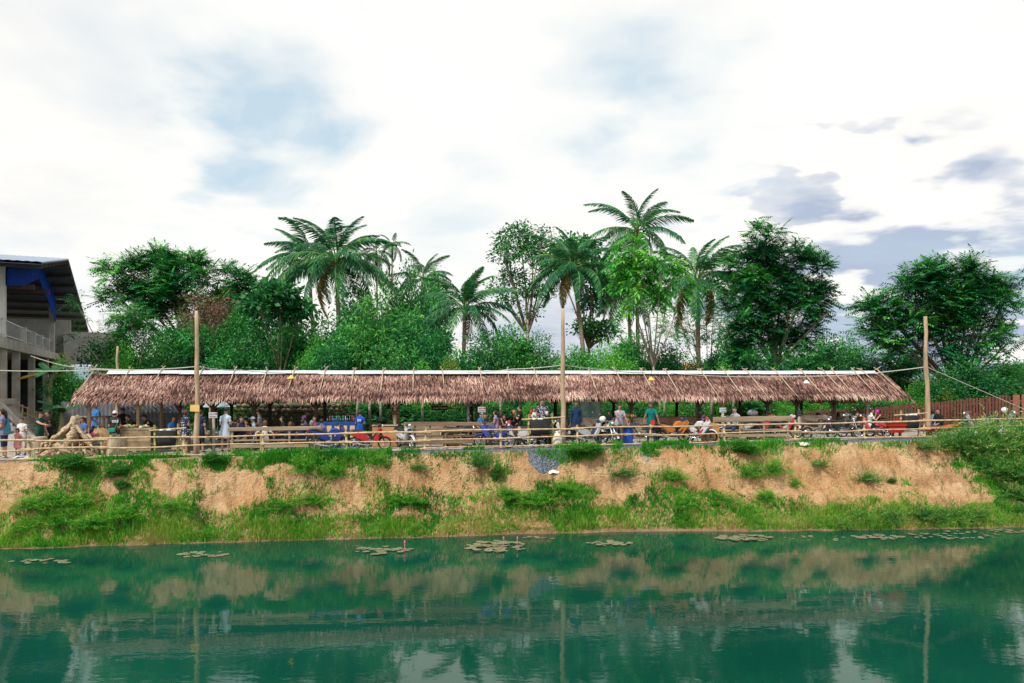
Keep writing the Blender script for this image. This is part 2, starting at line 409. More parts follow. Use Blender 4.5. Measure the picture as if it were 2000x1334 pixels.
    for nm, a in (('gravel', gr), ('path', pa), ('wet', we)):
        at = me.attributes.new(nm, 'FLOAT', 'POINT'); at.data.foreach_set('value', a.reshape(-1).astype(np.float32))
    tag(link('pond_bank', me), 'eroded tan earth bank with a dusty path on top, beside the pond', kind='structure')
terrain()

def plane(name, x0, x1, y0, y1, z, mat, label):
    o = MB().add([(x0, y0, z), (x1, y0, z), (x1, y1, z), (x0, y1, z)], [(0, 1, 2, 3)]).obj(name, mat); tag(o, label, kind='structure'); return o
def water_mat():
    m = bpy.data.materials.new('pond_water'); m.use_nodes = True; t = NT(m.node_tree)
    tc = t.n('ShaderNodeTexCoord'); mp = t.n('ShaderNodeMapping'); mp.inputs['Scale'].default_value = (.9, 1.6, 1); t.l(tc, 'Object', mp, 0)
    a = t.n('ShaderNodeTexNoise', _Scale=2.6, _Detail=3.0, _Roughness=.5); t.l(mp, 0, a, 'Vector')
    b2 = t.n('ShaderNodeTexNoise', _Scale=.16, _Detail=2.0); t.l(tc, 'Object', b2, 'Vector')
    col = t.ramp(b2.outputs['Fac'], [(.35, (.002, .042, .028)), (.65, (.004, .060, .040))])
    b = t.n('ShaderNodeBsdfPrincipled', _Roughness=.03, _IOR=1.36); b.inputs['Specular IOR Level'].default_value = .62
    b.inputs['Specular Tint'].default_value = (.80, .98, .84, 1)
    t.t.links.new(col, b.inputs['Base Color'])
    wn = t.n('ShaderNodeTexNoise', _Scale=.11, _Detail=3.0); t.l(mp, 0, wn, 'Vector')
    st = t.math('ADD', t.math('MULTIPLY', t.ramp(wn.outputs['Fac'], [(.42, (0, 0, 0)), (.62, (1, 1, 1))]), .04), .02)
    bp = t.n('ShaderNodeBump', _Distance=.06); t.t.links.new(st, bp.inputs['Strength']); t.l(a, 'Fac', bp, 'Height'); t.l(bp, 0, b, 'Normal')
    o = t.n('ShaderNodeOutputMaterial'); t.l(b, 0, o, 0); return m
plane('pond_water', -200, 200, -90, 42, 0.0, water_mat(), 'still teal green pond water reflecting the bank')
plane('far_ground', -900, 900, 43, 1500, 2.72, pm('far_ground', (.07, .10, .035), (.13, .11, .06), .4, .95), 'green and brown ground behind the stall')
# low hills on the horizon
def hills():
    x = np.linspace(-1400, 1400, 160); mb = MB()
    h = 6 + 26 * fbm(x * .004, x * 0 + 1.3, 77); V = []
    for d, k in ((700, 0), (840, .75), (980, 1.0), (1200, .9)):
        V += [(a, d + 60 * math.sin(a * .003), 2 + b * k) for a, b in zip(x, h)]
    n = len(x); F = [(r * n + i, r * n + i + 1, (r + 1) * n + i + 1, (r + 1) * n + i) for r in range(3) for i in range(n - 1)]
    tag(mb.add(V, F).obj('hills', pm('hill', (.16, .24, .30), (.12, .20, .24), .02, .95), None, True), 'low blue green hills on the horizon', kind='structure')  # bluish hill colour stands in for distance haze
hills()

# ------------------------------------------------------------------ small stones, grass, weeds on the bank
def scatter(n, fn, vr=(-3.7, .1), ur=(-26, 27)):
    u = RS.uniform(*ur, n); v = RS.uniform(*vr, n); q = bank_q(u, v); z = bank_z(u, v); px, py = project(u, v, z)
    k = RS.rand(n) < fn(u, v, q, px, py); return u[k], v[k], z[k], px[k], py[k], q[k]
def to_w(u, v, z): return np.stack([u * CT - v * ST, 30 + u * ST + v * CT, z], -1)
def pebbles():
    def dens(u, v, q, px, py):
        s = sandness(px, py); return np.where((q > .03) & (q < 1.15), .10 + .8 * s, 0)
    u, v, z, px, py, q = scatter(15000, dens); n = len(u)
    o = np.array([(1, 0, 0), (-.5, .87, 0), (-.5, -.87, 0), (0, 0, .8), (.2, .1, -.7)])
    f = np.array([(0, 1, 3), (1, 2, 3), (2, 0, 3), (1, 0, 4), (2, 1, 4), (0, 2, 4)])
    s = (.010 + .03 * RS.rand(n) ** 3.5 + np.where(RS.rand(n) < .02, .05, 0) * RS.rand(n))[:, None, None]
    V = o[None] * s * RS.uniform(.6, 1.4, (n, 5, 3)); a = RS.uniform(0, 6.28, n); ca, sa = np.cos(a)[:, None], np.sin(a)[:, None]
    X = V[..., 0] * ca - V[..., 1] * sa; Y = V[..., 0] * sa + V[..., 1] * ca
    V = np.stack([X, Y, V[..., 2]], -1) + to_w(u, v, z)[:, None, :]
    F = (f[None] + (np.arange(n) * 5)[:, None, None]).reshape(-1, 3)
    me = np_mesh('pebbles', V.reshape(-1, 3), F, lm('pebble', [(0, (.28, .16, .08)), (.6, (.52, .34, .19)), (1, (.68, .54, .40))], 0.0, .9), np.repeat(RS.rand(n), 6))
    tag(link('pebbles', me), 'loose tan pebbles scattered over the earth bank', 'pebbles', kind='stuff')
pebbles()

def blades(name, label, dens, n, L, wd, mat, lean=.45, rn=(0, 1), seg_up=.75, cat='grass', **kw):
    u, v, z, px, py, q = scatter(n, dens, **kw); n = len(u)
    base = to_w(u, v, z - .02); a = RS.uniform(0, 2 * pi, n)
    out = np.stack([np.cos(a), np.sin(a), np.zeros(n)], -1) * (lean * RS.rand(n))[:, None] + np.array((0.02, -.16, 0))
    hgt = (L[0] + (L[1] - L[0]) * RS.rand(n) ** 1.4) * (.55 + .9 * fbm(u * 1.7, v * 1.7, 51))
    D = nrm(out + np.array((0, 0, 1.0))); S = np.stack([np.cos(a + 1.3), np.sin(a + 1.3), np.zeros(n)], -1)
    w = (wd * RS.uniform(.6, 1.4, n))[:, None]; h = hgt[:, None]
    mid = base + D * h * .55; tip = mid + nrm(D + out * 1.1 - np.array((0, 0, .25))) * h * .5
    V = np.stack([base - S * w / 2, base + S * w / 2, mid + S * w * .42, mid - S * w * .42, tip], 1).reshape(-1, 3)
    i = np.arange(n)[:, None] * 5
    F = np.concatenate([i + np.array([[0, 1, 2]]), i + np.array([[0, 2, 3]]), i + np.array([[3, 2, 4]])], 0)
    patch = fbm(u * .8, v * 1.1, 61); r = np.clip(rn[0] + (rn[1] - rn[0]) * (.20 + .5 * RS.rand(n) + 1.5 * (patch - .47) + .30 * np.clip(.5 - q, 0, .5) * 1.4) + np.where(RS.rand(n) < .07, .35, 0), 0, 1)
    me = np_mesh(name, V, F, mat, np.tile(r, 3)); return tag(link(name, me), label, cat, kind='stuff')
GRASS = lm('grass', [(0, (.010, .15, .020)), (.35, (.040, .34, .022)), (.65, (.13, .46, .030)), (.88, (.34, .48, .07)), (1, (.50, .42, .15))], .35, .6)
def d_low(u, v, q, px, py):
    s = sandness(px, py); b = np.where((q > .01) & (q < .97), 1.0, 0) * (1 - s) ** 2
    return b * np.where(py > 985, 1.0, .85) * (0.35 + .65 * sm((fbm(u * 1.3, v * 1.6, 71) - .36) / .12))
blades('bank_grass', 'green grass growing over the slope of the earth bank', d_low, 400000, (.10, .30), .022, GRASS, .55, (.0, .95), vr=(-3.7, -.25))
def d_edge(u, v, q, px, py):
    return np.where((q > -.015) & (q < .30) & (px > 190), 1.0, 0) * (1 - sandness(px, py)) * (.15 + .85 * sm((fbm(u * .9, v * .5, 81) - .40) / .12))
blades('shore_grass', 'tall yellow green grass along the waterline of the pond', d_edge, 150000, (.16, .46), .019, lm('shore_grass', [(0, (.04, .24, .02)), (.4, (.16, .42, .035)), (.8, (.34, .46, .075)), (1, (.46, .40, .15))], .4, .6), .4, (.1, .95), vr=(-3.9, -1.2))
def d_top(u, v, q, px, py):
    m = np.zeros_like(px)
    for a, b, g in ((250, 480, .8), (480, 765, 1.0), (905, 945, .5), (1085, 1215, .75), (1255, 1345, .8), (1405, 1530, .5), (150, 250, .4), (780, 820, .3), (1560, 1640, .25), (60, 150, .3)):
        m = np.maximum(m, np.where((px > a) & (px < b), g, 0))
    return m * np.where((q > .86) & (v < .12), 1.0, 0) * sm((fbm(u * 1.1, v * 2, 91) - .33) / .12)
blades('verge_grass', 'bushy green grass tufts along the foot of the bamboo fence', d_top, 110000, (.10, .34), .02, GRASS, .6, (0, .75), vr=(-.8, .15))
def d_spot(u, v, q, px, py):
    return np.where((q > .3) & (q < 1.0), .9, 0) * sandness(px, py) * sm((fbm(u * 2.3, v * 2.6, 99) - .555) / .07)
blades('sparse_weeds', 'sparse green weeds dotted over the bare earth', d_spot, 120000, (.06, .18), .022, GRASS, .9, (0, .6), vr=(-3.2, -.3), cat='weeds')
def d_dry(u, v, q, px, py):
    return np.where((q > .05) & (q < .42) & (px > 250), .7, 0) * (.2 + .8 * sm((fbm(u * 1.9, v * 2.2, 111) - .42) / .1))
blades('dry_grass', 'straw coloured dry grass mixed into the foot of the bank', d_dry, 150000, (.10, .30), .014, lm('dry_grass', [(0, (.22, .15, .06)), (.6, (.40, .30, .14)), (1, (.52, .42, .22))], .2, .8), .9, (0, 1), vr=(-3.7, -1.0))
# ------------------------------------------------------------------ trees
BARK = pm('bark', (.20, .155, .115), (.10, .075, .055), 5, .9, 0, .6, 14, stretch=(1, 1, .35))
BARKP = pm('bark_pale', (.42, .36, .29), (.24, .20, .155), 4, .9, 0, .5, 12, stretch=(1, 1, .4))
PALMBARK = pm('palm_bark', (.34, .27, .20), (.19, .145, .105), 3, .9, 0, .6, 9, stretch=(.6, .6, 3))
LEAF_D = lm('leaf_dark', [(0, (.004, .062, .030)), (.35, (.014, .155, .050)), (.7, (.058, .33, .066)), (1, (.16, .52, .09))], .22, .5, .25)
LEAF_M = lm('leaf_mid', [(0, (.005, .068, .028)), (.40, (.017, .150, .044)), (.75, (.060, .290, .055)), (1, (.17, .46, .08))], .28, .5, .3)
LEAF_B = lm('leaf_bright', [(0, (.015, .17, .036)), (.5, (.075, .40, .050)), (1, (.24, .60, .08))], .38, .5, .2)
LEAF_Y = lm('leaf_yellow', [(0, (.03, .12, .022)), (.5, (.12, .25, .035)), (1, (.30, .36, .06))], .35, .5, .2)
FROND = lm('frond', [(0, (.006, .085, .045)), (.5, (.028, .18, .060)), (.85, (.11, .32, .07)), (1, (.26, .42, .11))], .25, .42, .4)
DEADLEAF = lm('dead_leaf', [(0, (.10, .045, .030)), (.6, (.22, .11, .085)), (1, (.33, .19, .15))], .25, .8)

def clump_pts(lobes, n, shell=.5, bottom=-.75):
    vol = np.array([l[3] * l[4] * l[5] for l in lobes]) ** .8; idx = RS.choice(len(lobes), n, p=vol / vol.sum())
    Lb = np.array(lobes)[idx]; d = nrm(RS.normal(size=(n, 3)))
    d[:, 2] = np.where(d[:, 2] < bottom, -d[:, 2], d[:, 2])
    r = (shell + (1 - shell) * RS.rand(n) ** .6) * RS.uniform(.72, 1.28, n)
    return Lb[:, :3] + d * Lb[:, 3:6] * r[:, None], d
def c_broad(lobes, n, per, L, wd, rc, shell=.45, up=.6, droop=.25):
    C, d = clump_pts(lobes, n, shell); N = n * per
    cp = np.repeat(C, per, 0); cd = np.repeat(d, per, 0); tone = np.repeat(RS.rand(n), per)
    off = RS.normal(size=(N, 3)) * rc * np.array((1, 1, .62)); D = nrm(off / rc * .8 + cd * .7 + RS.normal(size=(N, 3)) * .5 - np.array((0, 0, droop)))
    V, F = leafquads(cp + off, D, L * RS.uniform(.6, 1.25, N), wd * RS.uniform(.7, 1.25, N), up)
    return V, F, np.clip(tone * .55 + RS.rand(N) * .45 + .12 * cd[:, 2], 0, 1), C  # leaves on top of the crown toned lighter, painted sunlight
def c_pinnate(lobes, n, per, Ls, L, wd, shell=.5, droop=.35, sprays=4, rosette=False):
    C, d = clump_pts(lobes, n, shell); m = n * sprays
    cp = np.repeat(C, sprays, 0) + RS.normal(size=(m, 3)) * Ls * .22; cd = np.repeat(d, sprays, 0)
    D = nrm(cd * np.array((.9, .9, .55)) + RS.normal(size=(m, 3)) * .5 + np.array((0, 0, .22)))
    if rosette:
        az = np.tile(np.arange(sprays) * 2.39996, n) + np.repeat(RS.uniform(0, 6.28, n), sprays); el = RS.uniform(-.45, 1.15, m)
        D = nrm(np.stack([np.cos(az) * np.cos(el), np.sin(az) * np.cos(el), np.sin(el)], -1) + cd * .35); cp = np.repeat(C, sprays, 0) + RS.normal(size=(m, 3)) * .16
    tone = np.repeat(RS.rand(n), sprays) * .45 + RS.rand(m) * .2 + np.where(np.repeat(RS.rand(n), sprays) < .2, .38, 0) + .22 * np.maximum(D[:, 2], 0)  # upward sprays get a lighter tone: sun-lit tips put into the colour
    S = nrm(np.cross(D, np.array((0, 0, 1.)) + RS.normal(size=(m, 3)) * .25)); ls = Ls * RS.uniform(.7, 1.25, m)
    tt = np.linspace(.12, 1, per); P0 = []; DD = []; RR = []
    for t in tt:
        p = cp + D * (ls * t)[:, None] - np.array((0, 0, 1.)) * (droop * ls * t * t)[:, None]
        tan = nrm(D - np.array((0, 0, 1.)) * (2 * droop * t))
        for sg in (-1, 1):
            P0.append(p); DD.append(S * sg + tan * .55 - np.array((0, 0, .22))); RR.append(tone)
        if t == 1: P0.append(p); DD.append(tan); RR.append(tone)
    P0 = np.concatenate(P0); DD = np.concatenate(DD); RR = np.concatenate(RR); N = len(P0)
    ex = D - np.array((0, 0, droop)); P0 = np.concatenate([P0, cp]); DD = np.concatenate([DD, ex]); RR = np.concatenate([RR, tone * .6])
    LL = np.concatenate([L * RS.uniform(.75, 1.2, N), ls * np.linalg.norm(ex, axis=1)]); WW = np.concatenate([np.full(N, wd), np.full(m, .022)]); N = len(P0)
    V, F = leafquads(P0, DD, LL, WW, .9, .06)
    return V, F, np.clip(RR + RS.rand(N) * .18, 0, 1), C
def limbs(mb, base, top, lobes, C, r0, nb=16, trunk_pts=None, forks=True):
    """trunk, a limb to every lobe and twigs to some clumps"""
    pts = trunk_pts or [base, base * .6 + top * .4 + np.array((RS.uniform(-.15, .15), 0, 0)), top]
    k = len(pts); mb.tube(pts, [r0 * (1.15 - .55 * i / (k - 1)) for i in range(k)], 8)
    nodes = []
    for l in lobes:
        c = np.array(l[:3]); a = top if not forks else pts[-2] * .35 + top * .65
        midp = a * .5 + c * .5 + np.array((RS.uniform(-.2, .2), RS.uniform(-.2, .2), -.15 * abs(l[5])))
        mb.tube([a, midp, c], [r0 * .55, r0 * .38, r0 * .2], 6); nodes.append((a, midp, c))
    for i in RS.choice(len(C), min(nb, len(C)), False):
        j = int(np.argmin([np.linalg.norm(C[i] - n[2]) for n in nodes])); st = nodes[j][1] * .4 + nodes[j][2] * .6
        mb.tube([st, (st + C[i]) / 2 + np.array((0, 0, -.1)), C[i]], [r0 * .17, r0 * .12, r0 * .05], 5, cap=False)
def tree(name, label, base, lobes, kind, leaf, r0=.16, bark=None, group=None, nb=18, top=None, cat='tree', trunk_pts=None, forks=True, **kw):
    """lobes are (x,y,z,rx,ry,rz) relative to the base"""
    t = thing(name, label, cat, base, 0, group)
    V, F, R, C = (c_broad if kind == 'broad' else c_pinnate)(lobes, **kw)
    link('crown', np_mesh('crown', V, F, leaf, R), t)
    zmin = min(l[2] - l[5] * .5 for l in lobes)
    tp = np.array(top) if top is not None else np.array((np.mean([l[0] for l in lobes]) * .6, np.mean([l[1] for l in lobes]) * .6, max(zmin, .4)))
    mb = MB(); limbs(mb, np.array((0., 0, -.2)), tp, lobes, C, r0, nb, trunk_pts, forks); mb.obj('trunk', bark or BARK, t, True)
    return t
def base_at(px, y): return Vector(((px - 1000) / FPX * y, y, 2.75))
def lob(px0, y, items):
    """lobes given as (px, py, half width px, half height px[, depth offset]) at distance y"""
    b = base_at(px0, y); s = y / FPX; r = []
    for it in items:
        dz = it[4] if len(it) > 4 else RS.uniform(-.8, .8)
        r.append(((it[0] - 1000) * s - b.x, dz, CZ + (HZ - it[1]) * s - b.z, it[2] * s * .9, (it[2] * .8 + it[3] * .2) * s, it[3] * s * .98))
    return b, r

# --- large feathery trees
b, l = lob(372, 47, [(255, 545, 45, 28), (310, 525, 50, 26), (365, 540, 55, 30), (425, 545, 48, 26), (465, 560, 30, 22), (300, 580, 60, 28), (250, 590, 40, 26), (360, 590, 55, 26), (440, 595, 45, 22), (330, 512, 28, 14), (280, 630, 50, 26), (400, 625, 40, 22)])
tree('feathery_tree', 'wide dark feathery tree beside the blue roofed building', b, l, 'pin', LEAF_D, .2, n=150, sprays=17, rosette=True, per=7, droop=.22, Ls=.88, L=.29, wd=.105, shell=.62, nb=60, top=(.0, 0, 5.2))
b, l = lob(1520, 45, [(1490, 480, 38, 26), (1465, 520, 48, 34), (1540, 510, 50, 34), (1575, 540, 40, 34), (1590, 590, 38, 36), (1500, 560, 60, 36), (1450, 580, 38, 38), (1540, 600, 50, 34), (1455, 640, 38, 40), (1500, 650, 42, 36), (1580, 650, 30, 34), (1610, 610, 18, 14), (1450, 690, 34, 24), (1545, 680, 36, 28)])
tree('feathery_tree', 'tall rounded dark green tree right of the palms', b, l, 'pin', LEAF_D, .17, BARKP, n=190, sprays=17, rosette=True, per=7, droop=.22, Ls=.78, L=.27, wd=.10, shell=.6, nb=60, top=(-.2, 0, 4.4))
b, l = lob(1872, 41, [(1805, 545, 40, 26), (1775, 575, 40, 26), (1730, 605, 40, 26), (1700, 625, 30, 24), (1840, 560, 40, 30), (1890, 540, 44, 20), (1940, 560, 38, 22), (1965, 565, 24, 16), (1900, 590, 52, 28), (1830, 610, 50, 30), (1760, 640, 46, 24), (1930, 635, 40, 28), (1860, 650, 50, 30), (1720, 655, 34, 18), (1790, 675, 44, 20), (1950, 672, 34, 20), (1885, 690, 44, 18)])
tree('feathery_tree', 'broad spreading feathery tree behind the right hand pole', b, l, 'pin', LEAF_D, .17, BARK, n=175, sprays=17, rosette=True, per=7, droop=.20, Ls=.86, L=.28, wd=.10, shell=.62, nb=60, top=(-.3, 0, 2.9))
# --- tall thin open tree in the middle
b, l = lob(1030, 56, [(1015, 455, 30, 18), (985, 500, 28, 20), (1040, 490, 36, 22), (1062, 520, 22, 18), (1000, 540, 30, 18), (970, 560, 16, 12), (1035, 565, 32, 16), (1068, 570, 16, 12), (990, 590, 26, 14), (1040, 610, 22, 10), (1060, 460, 16, 12), (985, 465, 18, 12)])
tree('open_tree', 'tall thin open tree with bare branches between the palms', b, l, 'broad', LEAF_M, .19, BARKP, n=330, per=15, L=.26, wd=.13, rc=.28, shell=.35, nb=70, top=(.0, 0, 7.6), forks=True)
b, l = lob(1152, 54, [(1105, 480, 30, 20), (1150, 490, 30, 24), (1085, 510, 24, 18), (1165, 540, 26, 26), (1125, 530, 26, 22), (1160, 590, 22, 22), (1195, 560, 22, 20), (1175, 650, 26, 18), (1140, 640, 22, 14)])
tree('open_tree', 'leafy tree growing behind the palm left of the tallest palm', b, l, 'broad', LEAF_M, .15, BARK, n=360, per=17, L=.30, wd=.16, rc=.34, shell=.35, nb=40, top=(-.1, 0, 6.2))
# --- bright tree with long leaves on thin bent trunk
b, l = lob(1296, 41, [(1235, 490, 26, 20), (1210, 520, 22, 22), (1250, 530, 24, 20), (1290, 520, 24, 16), (1310, 545, 20, 14), (1225, 560, 24, 18), (1215, 600, 18, 14), (1270, 570, 26, 14), (1330, 560, 14, 8)])
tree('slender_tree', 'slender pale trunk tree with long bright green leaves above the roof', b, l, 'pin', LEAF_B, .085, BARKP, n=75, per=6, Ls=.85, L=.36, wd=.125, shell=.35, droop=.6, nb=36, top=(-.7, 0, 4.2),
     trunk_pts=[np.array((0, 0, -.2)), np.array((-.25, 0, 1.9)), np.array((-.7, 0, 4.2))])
b, l = lob(1385, 51, [(1420, 560, 28, 12), (1445, 575, 20, 10), (1400, 585, 22, 12), (1380, 605, 26, 14), (1410, 625, 26, 14), (1345, 610, 20, 12), (1320, 600, 18, 12), (1310, 640, 30, 16), (1350, 655, 26, 12), (1430, 650, 20, 14), (1390, 650, 22, 12)])
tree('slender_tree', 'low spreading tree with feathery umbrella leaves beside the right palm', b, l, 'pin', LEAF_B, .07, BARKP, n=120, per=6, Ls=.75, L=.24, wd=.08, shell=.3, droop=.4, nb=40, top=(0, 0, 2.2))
# --- left, in front of the dark tree
b, l = lob(255, 38.5, [(168, 598, 18, 6), (235, 608, 22, 10), (270, 630, 26, 12), (205, 640, 24, 9), (170, 660, 20, 5), (288, 655, 20, 10), (240, 672, 26, 10)])
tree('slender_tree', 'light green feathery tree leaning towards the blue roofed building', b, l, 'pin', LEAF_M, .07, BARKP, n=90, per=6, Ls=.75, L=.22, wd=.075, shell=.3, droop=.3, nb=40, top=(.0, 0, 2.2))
b, l = lob(408, 42, [(400, 600, 34, 22), (440, 595, 26, 20), (370, 625, 26, 20), (420, 630, 30, 14), (390, 580, 16, 12)])
tree('withered_tree', 'small tree hung with withered purple brown leaves behind the left pole', b, l, 'broad', DEADLEAF, .06, BARK, n=170, per=9, L=.20, wd=.05, rc=.24, shell=.2, droop=.9, nb=50, top=(0, 0, 2.6))
b, l = lob(547, 41, [(545, 575, 34, 16), (515, 595, 24, 16), (575, 600, 26, 16), (540, 605, 24, 14)])
tree('slender_tree', 'thin trunk tree with a broad leaved green tuft left of the palms', b, l, 'broad', LEAF_M, .075, BARK, n=130, per=14, L=.34, wd=.22, rc=.28, shell=.3, nb=26, top=(0, 0, 3.4))

# --- undergrowth: six kinds of leafy tree, copied with their own size and turn
def proto(i, leaf, kind='broad', **kw):
    rs = np.random.RandomState(100 + i); lobes = [(0, 0, 1.55, .8, .8, .75)]
    for k in range(9):
        a = rs.uniform(0, 6.28); r = rs.uniform(.35, .85); lobes.append((r * math.cos(a), r * math.sin(a), rs.uniform(.55, 2.3), rs.uniform(.35, .6), rs.uniform(.35, .6), rs.uniform(.3, .5)))
    lobes.append((rs.uniform(-.3, .3), rs.uniform(-.3, .3), 2.45, .45, .45, .4))
    return tree('leafy_tree', 'x', (0, 0, 0), lobes, kind, leaf, .055, BARK, nb=14, top=(0, 0, .7), **kw)
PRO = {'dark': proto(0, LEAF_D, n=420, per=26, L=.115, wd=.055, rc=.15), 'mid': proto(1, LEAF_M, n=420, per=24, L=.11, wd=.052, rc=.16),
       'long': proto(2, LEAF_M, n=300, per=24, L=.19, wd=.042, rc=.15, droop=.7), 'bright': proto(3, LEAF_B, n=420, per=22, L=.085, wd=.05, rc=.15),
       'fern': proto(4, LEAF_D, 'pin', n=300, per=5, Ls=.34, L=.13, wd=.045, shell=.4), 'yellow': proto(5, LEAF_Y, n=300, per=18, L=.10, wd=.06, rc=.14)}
USED = set(); SEEN_LABEL = set()
LM_TOP = [(60, 'blue roofed building'), (231, 'short bare pole'), (330, 'wide feathery tree'), (385, 'left pole'), (410, 'withered tree'), (547, 'thin trunk tree'), (605, 'wind blown palm'), (660, 'large left palm'), (735, 'slim areca palms'), (826, 'thin far palm'), (905, 'young palm'), (1025, 'tall open tree'), (1100, 'middle pole'),
          (1150, 'dense palm'), (1245, 'tallest palm'), (1296, 'slender pale trunk'), (1365, 'right palm'), (1520, 'tall rounded tree'), (1680, 'white lamp shade'), (1810, 'right pole'), (1960, 'board fence end')]
LM_LOW = [(30, 'pink dress child'), (130, 'driftwood'), (227, 'pale tree stump'), (300, 'left hanging bin'), (384, 'left pole'), (440, 'striped dress woman'), (517, 'white shirt person on the bench'), (600, 'right end of the long bench'), (655, 'blue motorbike'), (722, 'red motorbike'), (773, 'stall post'), (795, 'white scooter'), (860, 'dark plank bench'),
          (945, 'toddler'), (1016, 'man lifting a cup'), (1060, 'polka dot boy'), (1101, 'middle pole'), (1125, 'navy shirt man'), (1209, 'man in grey'), (1272, 'teal shirt man'), (1320, 'orange motorbike'), (1362, 'white sport motorbike'), (1437, 'striped polo man'), (1500, 'pale bench'), (1600, 'black motorbikes'), (1697, 'drinking boy'), (1738, 'red cart'), (1780, 'right hanging bin'),
          (1815, 'right pole'), (1908, 'half hidden white scooter'), (1960, 'pale scooter'), (2000, 'red motorbike at the edge')]
def uniq(adjs, noun, px, marks, at_word):
    """a label naming the landmark next to the thing"""
    order = sorted(marks, key=lambda m: abs(m[0] - px))
    for a in adjs:
        for mx, nm in order[:3]:
            rel = at_word if abs(mx - px) <= 14 else ('left of' if px < mx else 'right of')
            s = ' '.join(x for x in (a, noun, ('and ' if 0 else '') + rel, 'the', nm) if x)
            if s not in SEEN_LABEL: SEEN_LABEL.add(s); return s
    return None
def put(kind, px, py_top, y, half_w, label, group=None, name='leafy_tree', cat='tree', zb=None, rz=None):
    """a copy whose top reaches py_top and whose half width is half_w pixels"""
    src = PRO[kind]
    o = src if kind not in USED else copy_tree(src)
    USED.add(kind)
    s = y / FPX; b = base_at(px, y)
    if zb is not None: b.z = zb
    o.name = name; o.location = b; h = CZ + (HZ - py_top) * s - b.z
    o.scale = (half_w * s / .95, half_w * s / .95, h / 2.9); o.rotation_euler = (0, 0, random.uniform(0, 6.28) if rz is None else rz)
    for k in ('group',):
        if k in o: del o[k]
    return tag(o, label, cat, group)
UG = 'dark undergrowth trees behind the thatched roof'
UL = 'dark leafy tree in the dense thicket behind the thatched roof'
for (k, x, yt, y, hw) in [('dark', 225, 655, 43, 45), ('mid', 300, 650, 42, 48), ('dark', 355, 620, 45, 55), ('fern', 395, 640, 41, 50), ('dark', 460, 610, 45, 55), ('mid', 500, 640, 41, 44),
                          ('dark', 560, 640, 43, 50), ('mid', 620, 615, 44, 58), ('dark', 680, 640, 42, 48), ('long', 745, 570, 43, 68), ('dark', 700, 600, 47, 55), ('dark', 800, 640, 42, 50),
                          ('dark', 850, 650, 42, 50), ('mid', 945, 650, 42, 45), ('dark', 1000, 640, 44, 58), ('mid', 1045, 650, 44, 40), ('dark', 780, 600, 48, 45), ('mid', 830, 560, 50, 42),
                          ('dark', 1120, 680, 43, 40), ('dark', 1235, 655, 46, 50), ('mid', 1300, 670, 44, 45), ('dark', 1440, 650, 47, 40), ('fern', 1500, 680, 42, 45), ('fern', 1570, 665, 43, 45),
                          ('mid', 1600, 650, 50, 40), ('dark', 1655, 660, 50, 45), ('fern', 1700, 670, 46, 50), ('dark', 1760, 680, 46, 50), ('mid', 1640, 690, 42, 40),
                          ('dark', 490, 560, 49, 45), ('mid', 700, 555, 51, 50), ('mid', 792, 512, 53, 40), ('dark', 845, 535, 54, 38), ('dark', 430, 575, 50, 50), ('mid', 1085, 690, 45, 30), ('dark', 560, 590, 50, 40),
                          ('mid', 1335, 688, 46, 36), ('dark', 1395, 690, 49, 36), ('dark', 1165, 690, 45, 40), ('dark', 1270, 690, 44, 36),
                          ('dark', 650, 670, 40, 50), ('dark', 900, 690, 41, 50), ('dark', 440, 680, 40, 50), ('mid', 760, 670, 40, 50), ('dark', 270, 690, 39, 50)]:
    kd = {'dark': 'dark', 'mid': 'mid green', 'fern': 'dark feathery', 'long': 'narrow leaved'}[k]; hgt = 'tall' if yt < 615 else ('low' if yt > 660 else 'middling')
    put(k, x, yt, y, hw, uniq([hgt + ' ' + kd, kd + ' ' + ('far' if y > 44 else 'near'), hgt + ' ' + ('broad' if hw > 48 else 'narrow')], 'thicket tree above the roof', x, LM_TOP, 'below') or UL, UG)
for (k, x, yt, y, hw, lb) in [('bright', 1190, 665, 41, 46, 'rounded yellow green tree above the roof right of the middle pole'), ('yellow', 882, 696, 38.5, 26, 'small yellow green bush above the roof ridge left of centre'),
                              ('bright', 830, 700, 38.5, 30, 'small light green bush above the roof ridge beside the yellow one'), ('yellow', 130, 690, 35.5, 30, 'yellow tipped bush above the left end of the thatched roof'),
                              ('dark', 140, 730, 35.3, 38, 'dark bush at the foot of the blue roofed building'), ('bright', 620, 650, 41, 36, 'light green tree under the big palm'),
                              ('bright', 240, 668, 37.5, 40, 'light green bush left of the short bare pole behind the roof'), ('mid', 1900, 690, 40, 62, 'dark leafy tree under the spreading tree by the board fence'),
                              ('dark', 1960, 700, 44, 48, 'dark round tree at the far right above the board fence'), ('mid', 1840, 720, 38.5, 40, 'leafy bush behind the right hand pole'),
                              ('mid', 2010, 705, 55, 40, 'distant green tree at the right edge'), ('bright', 1790, 745, 39, 34, 'light green bush beside the right end of the thatched roof'),
                              ('yellow', 1850, 760, 38, 26, 'yellowish bush between right pole and board fence'), ('bright', 1420, 705, 39, 34, 'bright green bush above the roof in front of the small house'),
                              ('dark', 2075, 690, 47, 55, 'dark tree just beyond the right edge of the board fence'), ('mid', 2150, 685, 50, 60, 'green tree farther right behind the board fence'), ('fern', 1985, 740, 41, 40, 'dark feathery bush above the right end of the board fence')]:
    put(k, x, yt, y, hw, lb)
